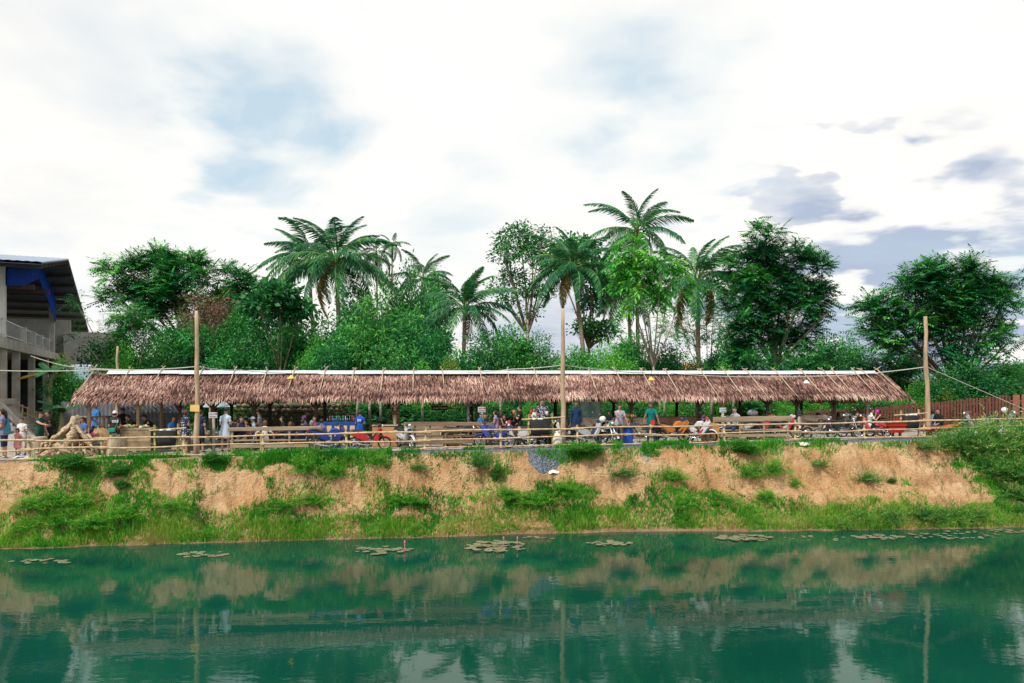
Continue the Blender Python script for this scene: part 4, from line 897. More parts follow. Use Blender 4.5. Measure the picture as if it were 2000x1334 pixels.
# ------------------------------------------------------------------ thatched stall
u0, u1 = U(RL, VE), U(RR, VE)
stall = thing('thatched_stall', 'long open market stall with a palm thatch roof and white ridge strip', 'stall', W((u0 + u1) / 2, VR, 2.88)); SO = np.array(stall.location)
def SL(u, v, z): return np.array(W(u, v, z)) - SO
def thatch():
    Vs = []; Fs = []; Rs = []; n0 = 0
    def strip(u, v, z, du, dv, dz, w, L, droop, tone):
        """bent two-section leaf from (u,v,z) along (du,dv,dz)"""
        nonlocal n0
        n = len(u); d = np.stack([du, dv, dz], -1); d = nrm(d); side = nrm(np.cross(d, np.array((0, .45, 1.0)) + RS.normal(size=(n, 3)) * .22))
        b = np.stack([u, v, z], -1); L = L[:, None]; w = w[:, None]; m = b + d * L * .55; e = m + nrm(d + np.array((0, 0, -1.)) * droop[:, None]) * L * .45
        q = np.stack([b - side * w * .5, b + side * w * .5, m + side * w * .55, m - side * w * .55, e + side * w * .08, e - side * w * .08], 1)
        x = q[..., 0] * CT - q[..., 1] * ST; y = 30 + q[..., 0] * ST + q[..., 1] * CT
        Vs.append(np.stack([x, y, q[..., 2]], -1).reshape(-1, 3) - SO); k = n0 + np.arange(n)[:, None] * 6
        Fs.append(np.concatenate([k + np.array([[0, 1, 2, 3]]), k + np.array([[3, 2, 4, 5]])], 0)); Rs.append(np.tile(tone, 2)); n0 += 6 * n
    for side, ve, cs in ((1, VE, .125), (-1, VB, .24)):
        run = abs(VR - ve); rise = ZR - ZE; SLn = math.hypot(run, rise); courses = int(SLn / cs)
        for c in range(courses):
            f = c / courses                                   # 0 at the eave
            dens = 36 if side == 1 else 14
            n = int((u1 - u0) * dens); u = np.linspace(u0 - .05, u1 + .05, n) + RS.normal(size=n) * .05
            wav = .05 * np.sin(u * .55) + .03 * np.sin(u * 1.7 + 1) + .05 * (fbm(u * .9, u * 0 + c * .4, 140) - .47)
            ff = f + .05; v = ve + side * run * ff * .97 + RS.normal(size=n) * .02; z = ZE + rise * ff + .05 + wav * .6 + RS.rand(n) * .05
            L = (.25 + .14 * RS.rand(n)) * (1.05 if c == 0 else 1.0); droop = .15 + .55 * RS.rand(n) + (.6 if c == 0 else 0)
            du = RS.normal(size=n) * .18 + .12 * np.sin(u * .5 + c * .3)
            lift = RS.rand(n) ** 3 * .10
            tone = np.clip(.10 + .7 * RS.rand(n) + 1.1 * (fbm(u * .7, u * 0 + c * .35, 150) - .47) + (.08 if c < 2 else 0), 0, 1)
            strip(u, v, z, du, np.full(n, -side * run / SLn), -rise / SLn + lift * .9, (.019 + .020 * RS.rand(n)) * (1 if side == 1 else 2), L, droop, tone)
    # ragged gable ends
    for ue, sg in ((u0, -1), (u1, 1)):
        n = 420; f = RS.rand(n); sd = np.where(RS.rand(n) < .7, 1, -1); ve = np.where(sd == 1, VE, VB); run = np.abs(VR - ve)
        strip(ue + sg * RS.uniform(-.1, .1, n), ve + sd * run * f, ZE + (ZR - ZE) * f + .04, sg * (.3 + .3 * RS.rand(n)), -sd * .8, np.full(n, -.5), .05 + .02 * RS.rand(n), .3 + .15 * RS.rand(n), .5 + .5 * RS.rand(n), RS.rand(n))
    m = lm('thatch_leaf', [(0, (.045, .021, .018)), (.30, (.165, .080, .064)), (.62, (.38, .22, .18)), (.9, (.60, .40, .33)), (1, (.72, .55, .46))], .12, .75)
    o = link('thatch', np_mesh('thatch', np.concatenate(Vs), np.concatenate(Fs), m, np.concatenate(Rs)), stall); o['kind'] = 'stuff'
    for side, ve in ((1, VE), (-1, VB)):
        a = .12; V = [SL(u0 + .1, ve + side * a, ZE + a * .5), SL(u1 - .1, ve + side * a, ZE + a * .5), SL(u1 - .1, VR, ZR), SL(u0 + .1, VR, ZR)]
        V += [p - np.array((0, 0, .05)) for p in V]; MB().add(V, BOXF).obj('thatch_light_block', pm('light_block', (.05, .033, .024), (.028, .02, .015), 8, .95), stall)  # added dark sheet that stops light leaking through the thatch
thatch()
def ridge():
    n = 24
    for i in range(n):
        a, b = u0 + .55 + (u1 - u0 - 1.0) * i / n, u0 + .55 + (u1 - u0 - 1.0) * (i + 1) / n + .06; V = []; k = .004 * (i % 2)
        for u in (a, b):
            j = random.uniform(-.012, .012)
            V += [SL(u, VR - .34, ZR + .03 + j + k), SL(u, VR - .06, ZR + .17 + k), SL(u, VR + .06, ZR + .17 + k), SL(u, VR + .34, ZR + .03 + k)]
        V2 = [p - np.array((0, 0, .012)) for p in V]; F = [(0, 4, 5, 1), (1, 5, 6, 2), (2, 6, 7, 3)]
        F2 = [tuple(x + 8 for x in reversed(f)) for f in F] + [(0, 8, 12, 4), (3, 7, 15, 11), (0, 1, 9, 8), (1, 2, 10, 9), (2, 3, 11, 10), (4, 12, 13, 5), (5, 13, 14, 6), (6, 14, 15, 7)]
        MB().add(V + V2, F + F2).obj('ridge_sheet', pm('white_sheet', (.60, .63, .69), (.48, .51, .57), 1.2, .35, 0, .05, 30), stall)
ridge()
STK = [185, 253, 318, 396, 460, 521, 577, 637, 693, 750, 808, 863, 936, 991, 1042, 1094, 1150, 1200, 1252, 1298, 1366, 1412, 1455, 1511, 1562, 1604, 1625, 1665, 1680, 1712]
def sticks():
    for i, p in enumerate(STK):
        u = U(p, VR); h = random.uniform(.14, .24); dl = random.uniform(.55, 1.5) if p < 1280 else random.uniform(1.2, 2.0)
        sl = (ZR - ZE) / (VR - VE)
        for sg in (1, -1):
            mb = MB(); j = random.uniform(-.07, .07)
            mb.tube([SL(u + j, VR + sg * .20, ZR + h + .12), SL(u - j * .5, VR - sg * .08, ZR + .22), SL(u - j, VR - sg * (.45 + dl * .5), ZR - sl * (.45 + dl * .5) + .20), SL(u - j * 1.5, VR - sg * (.45 + dl), ZR - sl * (.45 + dl) + .18)], [.022, .023, .021, .016], 6)
            mb.obj('ridge_stick', pm('pale_stick', (.52, .42, .31), (.36, .28, .20), 5, .8), stall, True)
    # rafters, plates and posts
    for v, z in ((VE + .55, ZE + .22), (VB - .55, ZE + .22), (VR, ZR - .18)):
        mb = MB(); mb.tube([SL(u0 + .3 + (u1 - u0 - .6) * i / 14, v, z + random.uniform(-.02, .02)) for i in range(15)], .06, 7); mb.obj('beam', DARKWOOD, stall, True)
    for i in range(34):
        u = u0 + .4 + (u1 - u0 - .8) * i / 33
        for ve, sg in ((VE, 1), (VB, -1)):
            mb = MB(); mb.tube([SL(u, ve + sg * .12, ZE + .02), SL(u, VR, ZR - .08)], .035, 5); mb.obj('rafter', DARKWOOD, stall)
FPOST = [172, 270, 352, 418, 500, 618, 773, 930, 1108, 1234, 1367, 1412, 1500, 1556, 1628, 1696]
def sposts():
    for i, p in enumerate(FPOST):
        for v in (VE + .55, VB - .55):
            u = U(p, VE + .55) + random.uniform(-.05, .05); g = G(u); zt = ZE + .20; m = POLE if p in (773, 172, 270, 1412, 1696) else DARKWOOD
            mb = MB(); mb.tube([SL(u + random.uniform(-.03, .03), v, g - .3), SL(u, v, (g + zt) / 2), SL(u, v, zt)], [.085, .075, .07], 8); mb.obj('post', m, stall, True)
            for sg in (-1, 1):
                mb = MB(); mb.tube([SL(u, v, zt - .52), SL(u + sg * .25, v, zt - .25), SL(u + sg * .50, v, zt)], [.045, .042, .04], 6); mb.obj('brace', m, stall, True)
sticks(); sposts()
for p in (520, 640, 700, 725, 745, 825, 980, 1060, 1300, 1390, 1430):   # slim poles and areca stems at the back of the stall
    u = U(p, 6.9); g = G(u); t = thing('slim_trunk', uniq(['slim pale', 'thin'], 'palm stem behind the open stall', p, LM_LOW, 'behind'), 'trunk', W(u, 6.9, g), 0, 'slim stems behind the stall')
    MB().tube([(0, 0, -.2), (random.uniform(-.08, .08), 0, 1.4), (random.uniform(-.2, .2), 0, 3.0)], [.07, .06, .055], 7).obj('stem', pm('slim_bark', (.46, .43, .36), (.22, .20, .16), 3, .9, 0, .3, 8, stretch=(.5, .5, 4)), t, True)

# ------------------------------------------------------------------ blue roofed concrete building at the left
def B(t, n, z): return np.array((-22.7 - .5 * t + .894 * n, 34 + t + .447 * n, z))
BE1 = np.array((-.447, .894, 0)); BE2 = np.array((.894, .447, 0)); BR = np.stack([BE2, BE1, np.array((0, 0, 1.))], 1)   # local x = outward, y = along the facade
def building():
    o0 = B(0, 0, 2.7); t = thing('concrete_building', 'two storey concrete building with blue metal roof at the left edge', 'building', o0)
    def bb(tc, nc, zc, d, mat, name, par=t):   # d = (outward, along, up)
        mb = MB(); mb.box(B(tc, nc, zc) - o0, d, BR); return mb.obj(name, mat, par)
    GREY = pm('plaster', (.60, .59, .57), (.44, .43, .41), 1.2, .9, 0, .15, 20); k = 1.118
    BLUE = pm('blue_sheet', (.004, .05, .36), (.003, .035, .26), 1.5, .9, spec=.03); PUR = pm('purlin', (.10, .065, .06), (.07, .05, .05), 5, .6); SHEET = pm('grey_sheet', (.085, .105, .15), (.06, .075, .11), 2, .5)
    bb(14, -7, 7.22, (14, 34 * k, .42), CONC, 'floor_slab')
    bb(14, .02, 7.22, (.25, 34.2 * k, .5), CONC, 'edge_beam')
    for tc in (-2.5, 1.6, 5.9, 12.3, 20.3, 27): bb(tc, -.1, 4.8, (.34, .34, 4.6), CONC, 'column')
    for tc in (2.0, 9, 16, 24): bb(tc, -7, 4.8, (.34, .34, 4.6), CONC, 'column')
    for tc, h in ((1.3, 3.4), (24.8, 3.9)): bb(tc, -.1, 7.43 + h / 2, (.36, .36, h), GREY, 'column')
    for tc in (8.3, 12.6, 16.5, 20.5): bb(tc, -.05, 7.43 + .48, (.30, .34, .96), GREY, 'railing_post')
    for z in (8.33, 7.62): bb(12, -.05, z, (.05, 28 * k, .05), cm((.45, .46, .48), .4), 'rail')
    for i in range(46): bb(-1.5 + i * .62, -.05, 7.97, (.03, .03, .74), cm((.45, .46, .48), .4), 'baluster')
    bb(14, -13.5, 5, (.2, 34, 5), pm('wall_shade_dark', (.06, .06, .065), (.04, .04, .045), 1, .9), 'back_wall'); bb(20, -9, 8.6, (.2, 18, 2.3), GREY, 'upper_wall')  # back wall coloured dark to stand in for shade under the floor
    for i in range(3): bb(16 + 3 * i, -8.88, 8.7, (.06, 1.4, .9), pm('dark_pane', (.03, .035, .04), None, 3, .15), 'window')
    bb(32, -7, 5, (14, .2, 5), pm('wall_shade_dark', (.06, .06, .065), (.04, .04, .045), 1, .9), 'end_wall')  # added end wall, interior shade put into its dark colour
    # white wing behind with long window
    bb(30.5, -6.2, 8.9, (14, .2, 3.0), GREY, 'end_wall'); bb(31, 2.4, 8.0, (4.0, 6, 2.6), GREY, 'wing_wall'); bb(30, 4.45, 8.0, (.08, 3.6, 1.0), pm('dark_pane', (.03, .035, .04), None, 3, .15), 'window')
    # roof: two corrugated slopes, ridge pointing out of the facade
    def slope(ta, za, tb, zb, name, n0=-14., n1=1.7):
        V = []; F = []; NN = 90
        for i in range(NN + 1):
            nn = n0 + (n1 - n0) * i / NN; dz = .025 * (i % 2)
            V += [B(ta, nn, za + dz) - o0, B(tb, nn, zb + dz) - o0]
        for i in range(NN): F.append((2 * i, 2 * i + 2, 2 * i + 3, 2 * i + 1))
        m = len(V); V += [p - np.array((0, 0, .06)) for p in V]; F += [tuple(reversed([x + m for x in f])) for f in F]
        F += [(0, 1, m + 1, m), (2 * NN + 1, 2 * NN, m + 2 * NN, m + 2 * NN + 1)]
        r = MB().add(V, F).obj(name, [pm('blue_roof', (.22, .30, .45), (.17, .24, .38), 1, .35)], t)
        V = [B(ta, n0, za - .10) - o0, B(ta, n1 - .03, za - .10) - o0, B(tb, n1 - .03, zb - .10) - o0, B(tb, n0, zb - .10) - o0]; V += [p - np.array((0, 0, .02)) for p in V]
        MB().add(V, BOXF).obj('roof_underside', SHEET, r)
        for i in range(9):
            f = (i + .3) / 9; tc = ta + (tb - ta) * f; zc = za + (zb - za) * f - .22; mb = MB(); mb.box(B(tc, (n0 + n1) / 2, zc) - o0, (n1 - n0 - .1, .12, .2), BR); mb.obj('purlin', PUR, r)
    slope(14.3, 13.2, 40, 10.05, 'roof_slope'); slope(14.3, 13.2, -1.1, 10.72, 'roof_slope')
    # blue gable board with an arched lower edge
    top = [(1.0, 10.95), (7, 11.9), (14.3, 13.0), (20, 12.25), (25.0, 11.5)]; bot = [(1.0, 9.85), (7, 10.55), (13.5, 11.75), (19, 10.9), (25.0, 9.75)]
    N = 40; V = []
    for i in range(N + 1):
        tc = 1 + 24 * i / N; nn = .15 + .04 * (i % 2)
        V += [B(tc, nn, np.interp(tc, *zip(*bot))) - o0, B(tc, nn, np.interp(tc, *zip(*top))) - o0]
    F = [(2 * i, 2 * i + 2, 2 * i + 3, 2 * i + 1) for i in range(N)]; m = len(V); V += [p - BE2 * .03 for p in V]; F += [tuple(reversed([x + m for x in f])) for f in F]
    MB().add(V, F).obj('gable_board', BLUE, t)
    for i in range(2): bb(8 + 8 * i, -6, 10.6 + .6 * i, (13, .12, .3), PUR, 'truss')
building()
def stairs():
    a = gp(-30, 6.5); t = thing('concrete_stairs', 'concrete stairs coming down in front of the building', 'stairs', a); n = 11
    for i in range(n):
        px = 0 + 7.2 * i; p = gp(px, 6.0); z = 4.55 - (4.55 - 2.75) * (i + .5) / n
        mb = MB(); mb.box(np.array((p.x, p.y, z)) - np.array(a), (.24, 1.5, .20), rotm(0, 0, TH)); mb.obj('step', CONC, t)
    q = gp(-6, 5.2); r = gp(80, 5.2); V = [(q.x, q.y, 4.45), (r.x, r.y, 2.55), (r.x, r.y, 2.85), (q.x, q.y, 4.75)]; V = [np.array(x) - np.array(a) for x in V]; V += [x + np.array((-.02, .2, 0)) for x in V]
    MB().add(V, BOXF).obj('stringer', CONC, t)
    q = gp(-30, 6.0); mb = MB(); mb.box(np.array((q.x, q.y, 4.6)) - np.array(a), (1.6, 1.8, .25), rotm(0, 0, TH)); mb.obj('landing', CONC, t)
stairs()
def small_bamboo_fence():
    t = thing('bamboo_fence', 'small bamboo railing between the columns under the building', 'fence', gp(60, 6.8)); o = np.array(t.location)
    xs = [2, 12, 44, 54, 72, 92, 108]
    for x in xs:
        p = np.array(gp(x, 6.8 + x * .012)) - o; z0 = 1.55 - .011 * x; mb = MB(); culm(mb, p + np.array((0, 0, z0 - .7)), p + np.array((0, 0, z0 + .75)), .035); mb.obj('post', BAMBOO, t, True)
    for a, b in zip(xs[:-1], xs[1:]):
        for h in (.1, .4, .68):
            p = np.array(gp(a, 6.76 + a * .012)) - o; q = np.array(gp(b, 6.76 + b * .012)) - o; mb = MB(); culm(mb, p + np.array((0, 0, 1.55 - .011 * a + h)), p * 0 + q + np.array((0, 0, 1.55 - .011 * b + h)), .025); mb.obj('rail', BAMBOO, t, True)
small_bamboo_fence()
# ------------------------------------------------------------------ brown board fence at the right, low fence behind
def board_fence(label, xa, xb, va, vb, ha, hb, n, col):
    t = thing('board_fence', label, 'fence', gp((xa + xb) / 2, (va + vb) / 2)); o = np.array(t.location)
    ua, ub = U(xa, va), U(xb, vb); m = pm(col[0], col[1], col[2], 2, .75, 0, .2, 12, stretch=(3, 3, .4)); ang = math.atan2(vb - va, ub - ua) + TH
    for i in range(n):
        f = (i + .5) / n; u = ua + (ub - ua) * f; v = va + (vb - va) * f; h = (ha + (hb - ha) * f) * random.uniform(.97, 1.02); w = math.hypot(ub - ua, vb - va) / n * random.uniform(.66, .80)
        mb = MB(); p = np.array(W(u, v, G(u) - .1)) - o; mb.box(p + np.array((0, 0, h / 2)), (w, .03, h), rotm(0, random.uniform(-.015, .015), ang)); mb.obj('board', m, t)
    for z in (.35, .75):
        mb = MB(); a = np.array(W(ua, va + .05, G(ua) + ha * z)) - o; b = np.array(W(ub, vb + .05, G(ub) + hb * z)) - o; mb.tube([a, b], .04, 4); mb.obj('rail', m, t)
board_fence('tall reddish brown board fence with gaps at the right', 1720, 1975, 6.2, 3.2, 1.15, 1.75, 42, ('board_brown', (.15, .052, .038), (.085, .032, .026)))
board_fence('wide brown boards closing the right end of the fence', 1976, 2200, 3.2, 1.9, 1.78, 1.8, 13, ('board_red', (.27, .10, .07), (.20, .075, .052)))
board_fence('low reddish picket fence behind the right half of the stall', 1485, 1722, 8.6, 6.3, .80, 1.1, 34, ('board_brown', (.15, .052, .038), (.085, .032, .026)))
# little house far behind
def house():
    y = 70; s = y / FPX; b = Vector(((1365 - 1000) * s, y, 2.75)); t = thing('small_house', 'small house with an orange roof far behind the palms', 'house', b)
    MB().box((0, 0, 1.3), (5, 4, 2.6)).obj('wall', pm('cream_wall', (.60, .56, .48), (.5, .46, .4), 1, .9), t)
    V = [(-3.2, -2.6, 2.5), (3.2, -2.6, 2.5), (3.2, 2.6, 2.5), (-3.2, 2.6, 2.5), (-1.3, 0, 4.1), (1.3, 0, 4.1)]; MB().add(V, [(0, 1, 5, 4), (1, 2, 5), (2, 3, 4, 5), (3, 0, 4), (3, 2, 1, 0)]).obj('roof', pm('orange_roof', (.50, .25, .10), (.38, .18, .08), 3, .8), t)
    MB().box((.8, -2.02, 1.1), (.9, .06, 2.0)).obj('door', REDWOOD, t); MB().box((-1.2, -2.02, 1.5), (1.1, .06, .9)).obj('window', pm('dark_pane', (.03, .035, .04), None, 3, .15), t)
house()
# ------------------------------------------------------------------ stall furniture, driftwood and small things
def world_thing(name, label, cat, px, v, rz=None, group=None):
    return thing(name, label, cat, gp(px, v), TH if rz is None else rz, group)
PLANK = pm('plank', (.36, .275, .19), (.20, .15, .10), 2.5, .85, 0, .35, 12, stretch=(.4, 3, 3))
def bench(label, xa, xb, v, h_top, back_h=.17, boards=1, name='plank_bench', cat='bench', low=True, mat=None, legs=4, seat=True):
    ua, ub = U(xa, v), U(xb, v); t = thing(name, label, cat, W((ua + ub) / 2, v, G((ua + ub) / 2)), TH); L = ub - ua; m = mat or PLANK
    for i in range(boards):
        MB().rbox((0, -.02, h_top - back_h / 2 - i * (back_h + .1)), (L, .05, back_h), rotm(0, random.uniform(-.008, .008), 0), 0, .012).obj('back_board', m, t)
    if seat:
        for k in range(2): MB().rbox((0, .16 + .2 * k, .44), (L * .97, .19, .05), None, 0, .012).obj('seat_plank', m, t)
    for i in range(legs):
        x = -L / 2 + .15 + (L - .3) * i / (legs - 1)
        MB().rbox((x, .03, h_top / 2 - .05), (.075, .05, h_top - .02), rotm(0, random.uniform(-.03, .03), 0), 0, .01).obj('leg', m, t)
        if seat: MB().rbox((x, .33, .2), (.07, .06, .44), None, 0, .01).obj('leg', m, t)
    if low: MB().rbox((0, .02, .22), (L * .96, .05, .12), None, 0, .01).obj('stretcher', m, t)
    return t
bench('long weathered bench board in front of the seated group', 445, 628, 1.15, .98, .15)
bench('long dark plank bench between the white and the blue motorbikes', 803, 966, 1.15, 1.02, .15, 2, legs=6, mat=pm('plank_dark', (.24, .165, .115), (.14, .095, .065), 2.5, .85, 0, .35, 12, stretch=(.4, 3, 3)))
bench('pale thick plank bench in front of the striped shirt man', 1392, 1546, .85, 1.02, .22, 1)
# tables / counters
def table(label, xa, xb, v, h, dep, mat, name='wooden_table', cat='table', thick=.06, legs=True, panel=None, z0=0):
    ua, ub = U(xa, v), U(xb, v); t = thing(name, label, cat, W((ua + ub) / 2, v, G((ua + ub) / 2) + z0), TH); L = ub - ua
    n = max(2, int(dep / .2))
    for i in range(n): MB().rbox((0, -dep / 2 + dep * (i + .5) / n, h - thick / 2), (L, dep / n - .012, thick), None, 0, .01).obj('top_plank', mat, t)
    if legs:
        for sx in (-1, 1):
            for sy in (-1, 1): MB().rbox((sx * (L / 2 - .1), sy * (dep / 2 - .1), (h - thick) / 2), (.08, .08, h - thick), None, 0, .012).obj('leg', mat, t)
    return t, L
tb, L = table('raised rough wood table on legs above the sand heap', 155, 213, 3.3, 1.42, .7, PLANK)
MB().tube([(L / 2 - .15, -.3, 1.0), (L / 2 - .6, -.3, 1.38)], .04, 6).obj('brace', PLANK, tb)
tc, L = table('bamboo sided vegetable counter at the left of the stall', 240, 302, 2.1, .98, .8, OLDWOOD, 'bamboo_counter', 'counter')
for i in range(34):
    mb = MB(); x = -L / 2 + .03 + (L - .06) * i / 33; culm(mb, (x, -.42, .12), (x, -.42, .9), .021, 0, .4, 6); mb.obj('slat', pm('slat_bamboo', (.42, .32, .19), (.25, .18, .11), 3, .7), tc, True)
def produce(label, px, v, z, cols, n, r, spread, rz=TH, name='produce_pile'):
    t = world_thing(name, label, 'produce', px, v)
    for i in range(n):
        a = random.uniform(0, 6.28); q = random.random() ** .5; s = r * random.uniform(.7, 1.2)
        MB().ell((spread[0] * q * math.cos(a), spread[1] * q * math.sin(a), z + s * .6 + .06 * (1 - q)), (s, s * .9, s * .7), 7, 5, rotm(0, 0, a)).obj('vegetable', cm(random.choice(cols), .6), t, True)
produce('heap of mixed vegetables on the bamboo counter', 258, 2.1, .98, [(.12, .30, .06), (.55, .10, .06), (.65, .50, .10), (.7, .7, .62), (.06, .2, .05), (.30, .38, .14)], 46, .075, (.62, .34))
tb2, L = table('second bamboo sided counter beside the floral dress woman', 340, 372, 2.5, .85, .7, OLDWOOD, 'bamboo_counter', 'counter')
for i in range(18):
    mb = MB(); x = -L / 2 + .03 + (L - .06) * i / 17; culm(mb, (x, -.37, .1), (x, -.37, .8), .02, 0, .4, 6); mb.obj('slat', pm('slat_bamboo', (.42, .32, .19), (.25, .18, .11), 3, .7), tb2, True)
BLUEP = pm('blue_paint', (.012, .06, .24), (.01, .045, .18), 4, .6); CREAM = pm('cream_panel', (.62, .50, .34), (.50, .39, .26), 3, .8)
bc, L = table('blue framed bar counter with cream panels', 622, 697, 2.4, 1.05, .6, BLUEP, 'bar_counter', 'counter', .07)
for i in range(5): MB().rbox((-L / 2 + L * (i + .5) / 5, -.305, .5), (L / 5 * .66, .03, .86), None, 0, .01).obj('panel', CREAM, bc)
for z in (.08, .96): MB().box((0, -.30, z), (L, .05, .08)).obj('frame_rail', BLUEP, bc)
for i in range(6): MB().box((-L / 2 + L * i / 5, -.30, .5), (.07, .055, .98)).obj('frame_stile', BLUEP, bc)
BOT = 'bottles and cups on the blue bar'
for i in range(13):
    u = U(640 + i * 4.3, 2.4); p = W(u, 2.3 + .2 * (i % 3) * .5, G(u) + 1.05); c = [(.08, .20, .10), (.45, .05, .05), (.10, .25, .40), (.6, .6, .62), (.05, .28, .32)][i % 5]
    t = thing('bottle' if i % 3 else 'cup', '%s on the blue bar, %s from the left' % (['green bottle', 'red bottle', 'blue bottle', 'white bottle', 'teal bottle'][i % 5] if i % 3 else 'blue cup', ['first', 'second', 'third', 'fourth', 'fifth', 'sixth', 'seventh', 'eighth', 'ninth', 'tenth', 'eleventh', 'twelfth', 'thirteenth'][i]), 'bottle' if i % 3 else 'cup', p, 0, BOT)
    if i % 3: MB().lathe((0, 0, 0), [(.028, 0), (.03, .12), (.012, .17), (.012, .22)], 8).obj('glass', cm(c, .15), t, True); MB().lathe((0, 0, .22), [(.014, 0), (.018, .025)], 8).obj('cap', cm((.5, .5, .5)), t)
    else: MB().lathe((0, 0, 0), [(.022, 0), (.032, .15), (.028, .15), (.02, .02)], 9).obj('wall', cm((.04, .14, .22), .3), t, True)
def crate(label, px, v, d, z0, mat, rz=TH, name='wooden_box', cat='box', slats=3):
    t = world_thing(name, label, cat, px, v, rz); t.location.z += z0
    for sy in (-1, 1):
        for i in range(slats): MB().rbox((0, sy * d[1] / 2, d[2] * (i + .5) / slats), (d[0], .025, d[2] / slats * .93), None, 0, .006).obj('slat', mat, t)
    for sx in (-1, 1):
        for i in range(slats): MB().rbox((sx * (d[0] / 2 - .012), 0, d[2] * (i + .5) / slats), (.022, d[1] - .03, d[2] / slats * .93), None, 0, .006).obj('slat', mat, t)
    MB().box((0, 0, .02), (d[0] - .05, d[1] - .05, .03)).obj('base', mat, t); return t
ORANGEW = pm('orange_wood', (.50, .26, .10), (.36, .17, .065), 2.5, .7, 0, .2, 14)
tx = crate('smooth orange brown wooden counter box right of the red motorbike', 752, 2.2, (1.0, .6, .85), 0, ORANGEW, slats=1)
MB().rbox((0, 0, .875), (1.06, .66, .04), None, 0, .01).obj('lid', OLDWOOD, tx)
crate('yellowish wooden crate behind the dark plank bench, left one', 880, 1.9, (.62, .45, .72), 0, pm('yellow_wood', (.55, .36, .13), (.42, .26, .09), 3, .7))
crate('yellowish wooden crate behind the dark plank bench, right one', 935, 2.0, (.5, .45, .78), 0, pm('yellow_wood', (.55, .36, .13), (.42, .26, .09), 3, .7))
crate('slatted orange wooden crate at the left end of the pale bench', 1387, .95, (.62, .4, .78), 0, ORANGEW, slats=4)
crate('long brown plank counter behind the orange motorbike', 1330, 3.4, (2.4, .6, .92), 0, REDWOOD, slats=3)
crate('brown wooden box counter behind the man in grey', 1225, 3.2, (1.6, .6, .95), 0, OLDWOOD, slats=3)
crate('old wooden counter box behind the row of bikes at the right', 1580, 3.1, (1.5, .6, .9), 0, OLDWOOD, slats=4)
crate('low old wooden box table behind the dark benches', 840, 3.0, (2.2, .6, .95), 0, OLDWOOD, slats=3)
# blue plastic drum-box near the man in grey
t = world_thing('blue_cooler', 'blue plastic cooler boxes behind the man in grey', 'cooler', 1216, .95)
MB().rbox((0, 0, .32), (.75, .5, .62), None, 0, .05).obj('body', cm((.015, .08, .45), .4), t); MB().rbox((0, 0, .67), (.80, .54, .08), None, 0, .03).obj('lid', cm((.015, .07, .38), .4), t); MB().rbox((.05, -.26, .4), (.16, .03, .12), None, 0, .01).obj('latch', cm((.6, .5, .1)), t)
# glass cabinet behind the navy man
t = world_thing('glass_cabinet', 'wooden framed glass food cabinet behind the navy shirt man', 'cabinet', 1150, 3.2); 
MB().box((0, 0, .5), (.95, .5, 1.0)).obj('base', OLDWOOD, t)
for sx in (-1, 1):
    for sy in (-1, 1): MB().box((sx * .46, sy * .23, 1.35), (.05, .05, .7)).obj('frame_post', REDWOOD, t)
MB().box((0, 0, 1.72), (1.0, .54, .05)).obj('top', REDWOOD, t); MB().box((0, -.235, 1.34), (.88, .012, .66)).obj('pane', pm('green_glass', (.10, .20, .15), (.07, .15, .11), 2, .08, 0, 0, None, .6), t); MB().box((0, .2, 1.25), (.86, .02, .04)).obj('shelf', OLDWOOD, t)
# tan heap of sand/husks behind the driftwood
def mound(name, label, px, v, r, h, mat, seed, cat='heap'):
    V = []; F = []; n = 20; m = 7
    for j in range(m):
        for i in range(n):
            a = 2 * pi * i / n; k = 1 - j / (m - .4); V.append((r[0] * k * math.cos(a) * (1 + .18 * math.sin(3 * a + seed)), r[1] * k * math.sin(a), h * (1 - k ** 1.7) + .05 * random.uniform(-1, 1) * (j > 0)))
    for j in range(m - 1):
        for i in range(n): k = (i + 1) % n; F.append((j * n + i, j * n + k, (j + 1) * n + k, (j + 1) * n + i))
    F.append(tuple(range((m - 1) * n, m * n))); o = MB().add(V, F).obj(name, mat, None, True); o.location = gp(px, v); o.rotation_euler = (0, 0, TH); tag(o, label, cat)
mound('husk_heap', 'tan heap of husks under the raised table', 195, 2.5, (1.0, .8), 1.0, pm('husk', (.45, .30, .16), (.28, .17, .08), 12, .95, 0, .9, 40), 1)
mound('gravel_heap', 'grey gravel heap at the left edge behind the children', 30, 3.6, (2.6, 1.0), .75, pm('gravel_grey', (.42, .40, .37), (.26, .25, .24), 14, .95, 0, .8, 50), 2)
mound('stone_pile', 'dark mossy bank of piled stones behind the seated group', 575, 7.0, (3.0, .7), 1.7, pm('mossy', (.10, .085, .05), (.05, .06, .025), 5, .95, 0, 1.0, 12), 5, 'stones')
# wall of stones on that bank
t = world_thing('stone_wall', 'rough wall of brown stones behind the seated group', 'wall', 575, 6.75); STN = [pm('stone_a', (.26, .215, .15), (.15, .12, .08), 6, .95, 0, .5, 20), pm('stone_b', (.34, .29, .21), (.20, .165, .11), 6, .95, 0, .5, 20), pm('stone_c', (.17, .15, .105), (.10, .085, .06), 6, .95, 0, .5, 20)]
st0 = [MB().ell((0, 0, 0), (.5, .4, .42), 7, 5).mesh('stone', m) for m in STN]
for r in range(8):
    for i in range(22):
        o = link('stone', st0[(i * 7 + r * 3) % 3], t); s = random.uniform(.8, 1.15); o.location = (-2.6 + 5.2 * (i + .5 * (r % 2)) / 22 + random.uniform(-.03, .03), random.uniform(-.06, .06), .12 + r * .21); o.scale = (.29 * s, .3, .25 * s); o.rotation_euler = (random.uniform(-.3, .3), random.uniform(-.3, .3), random.uniform(-.6, .6))
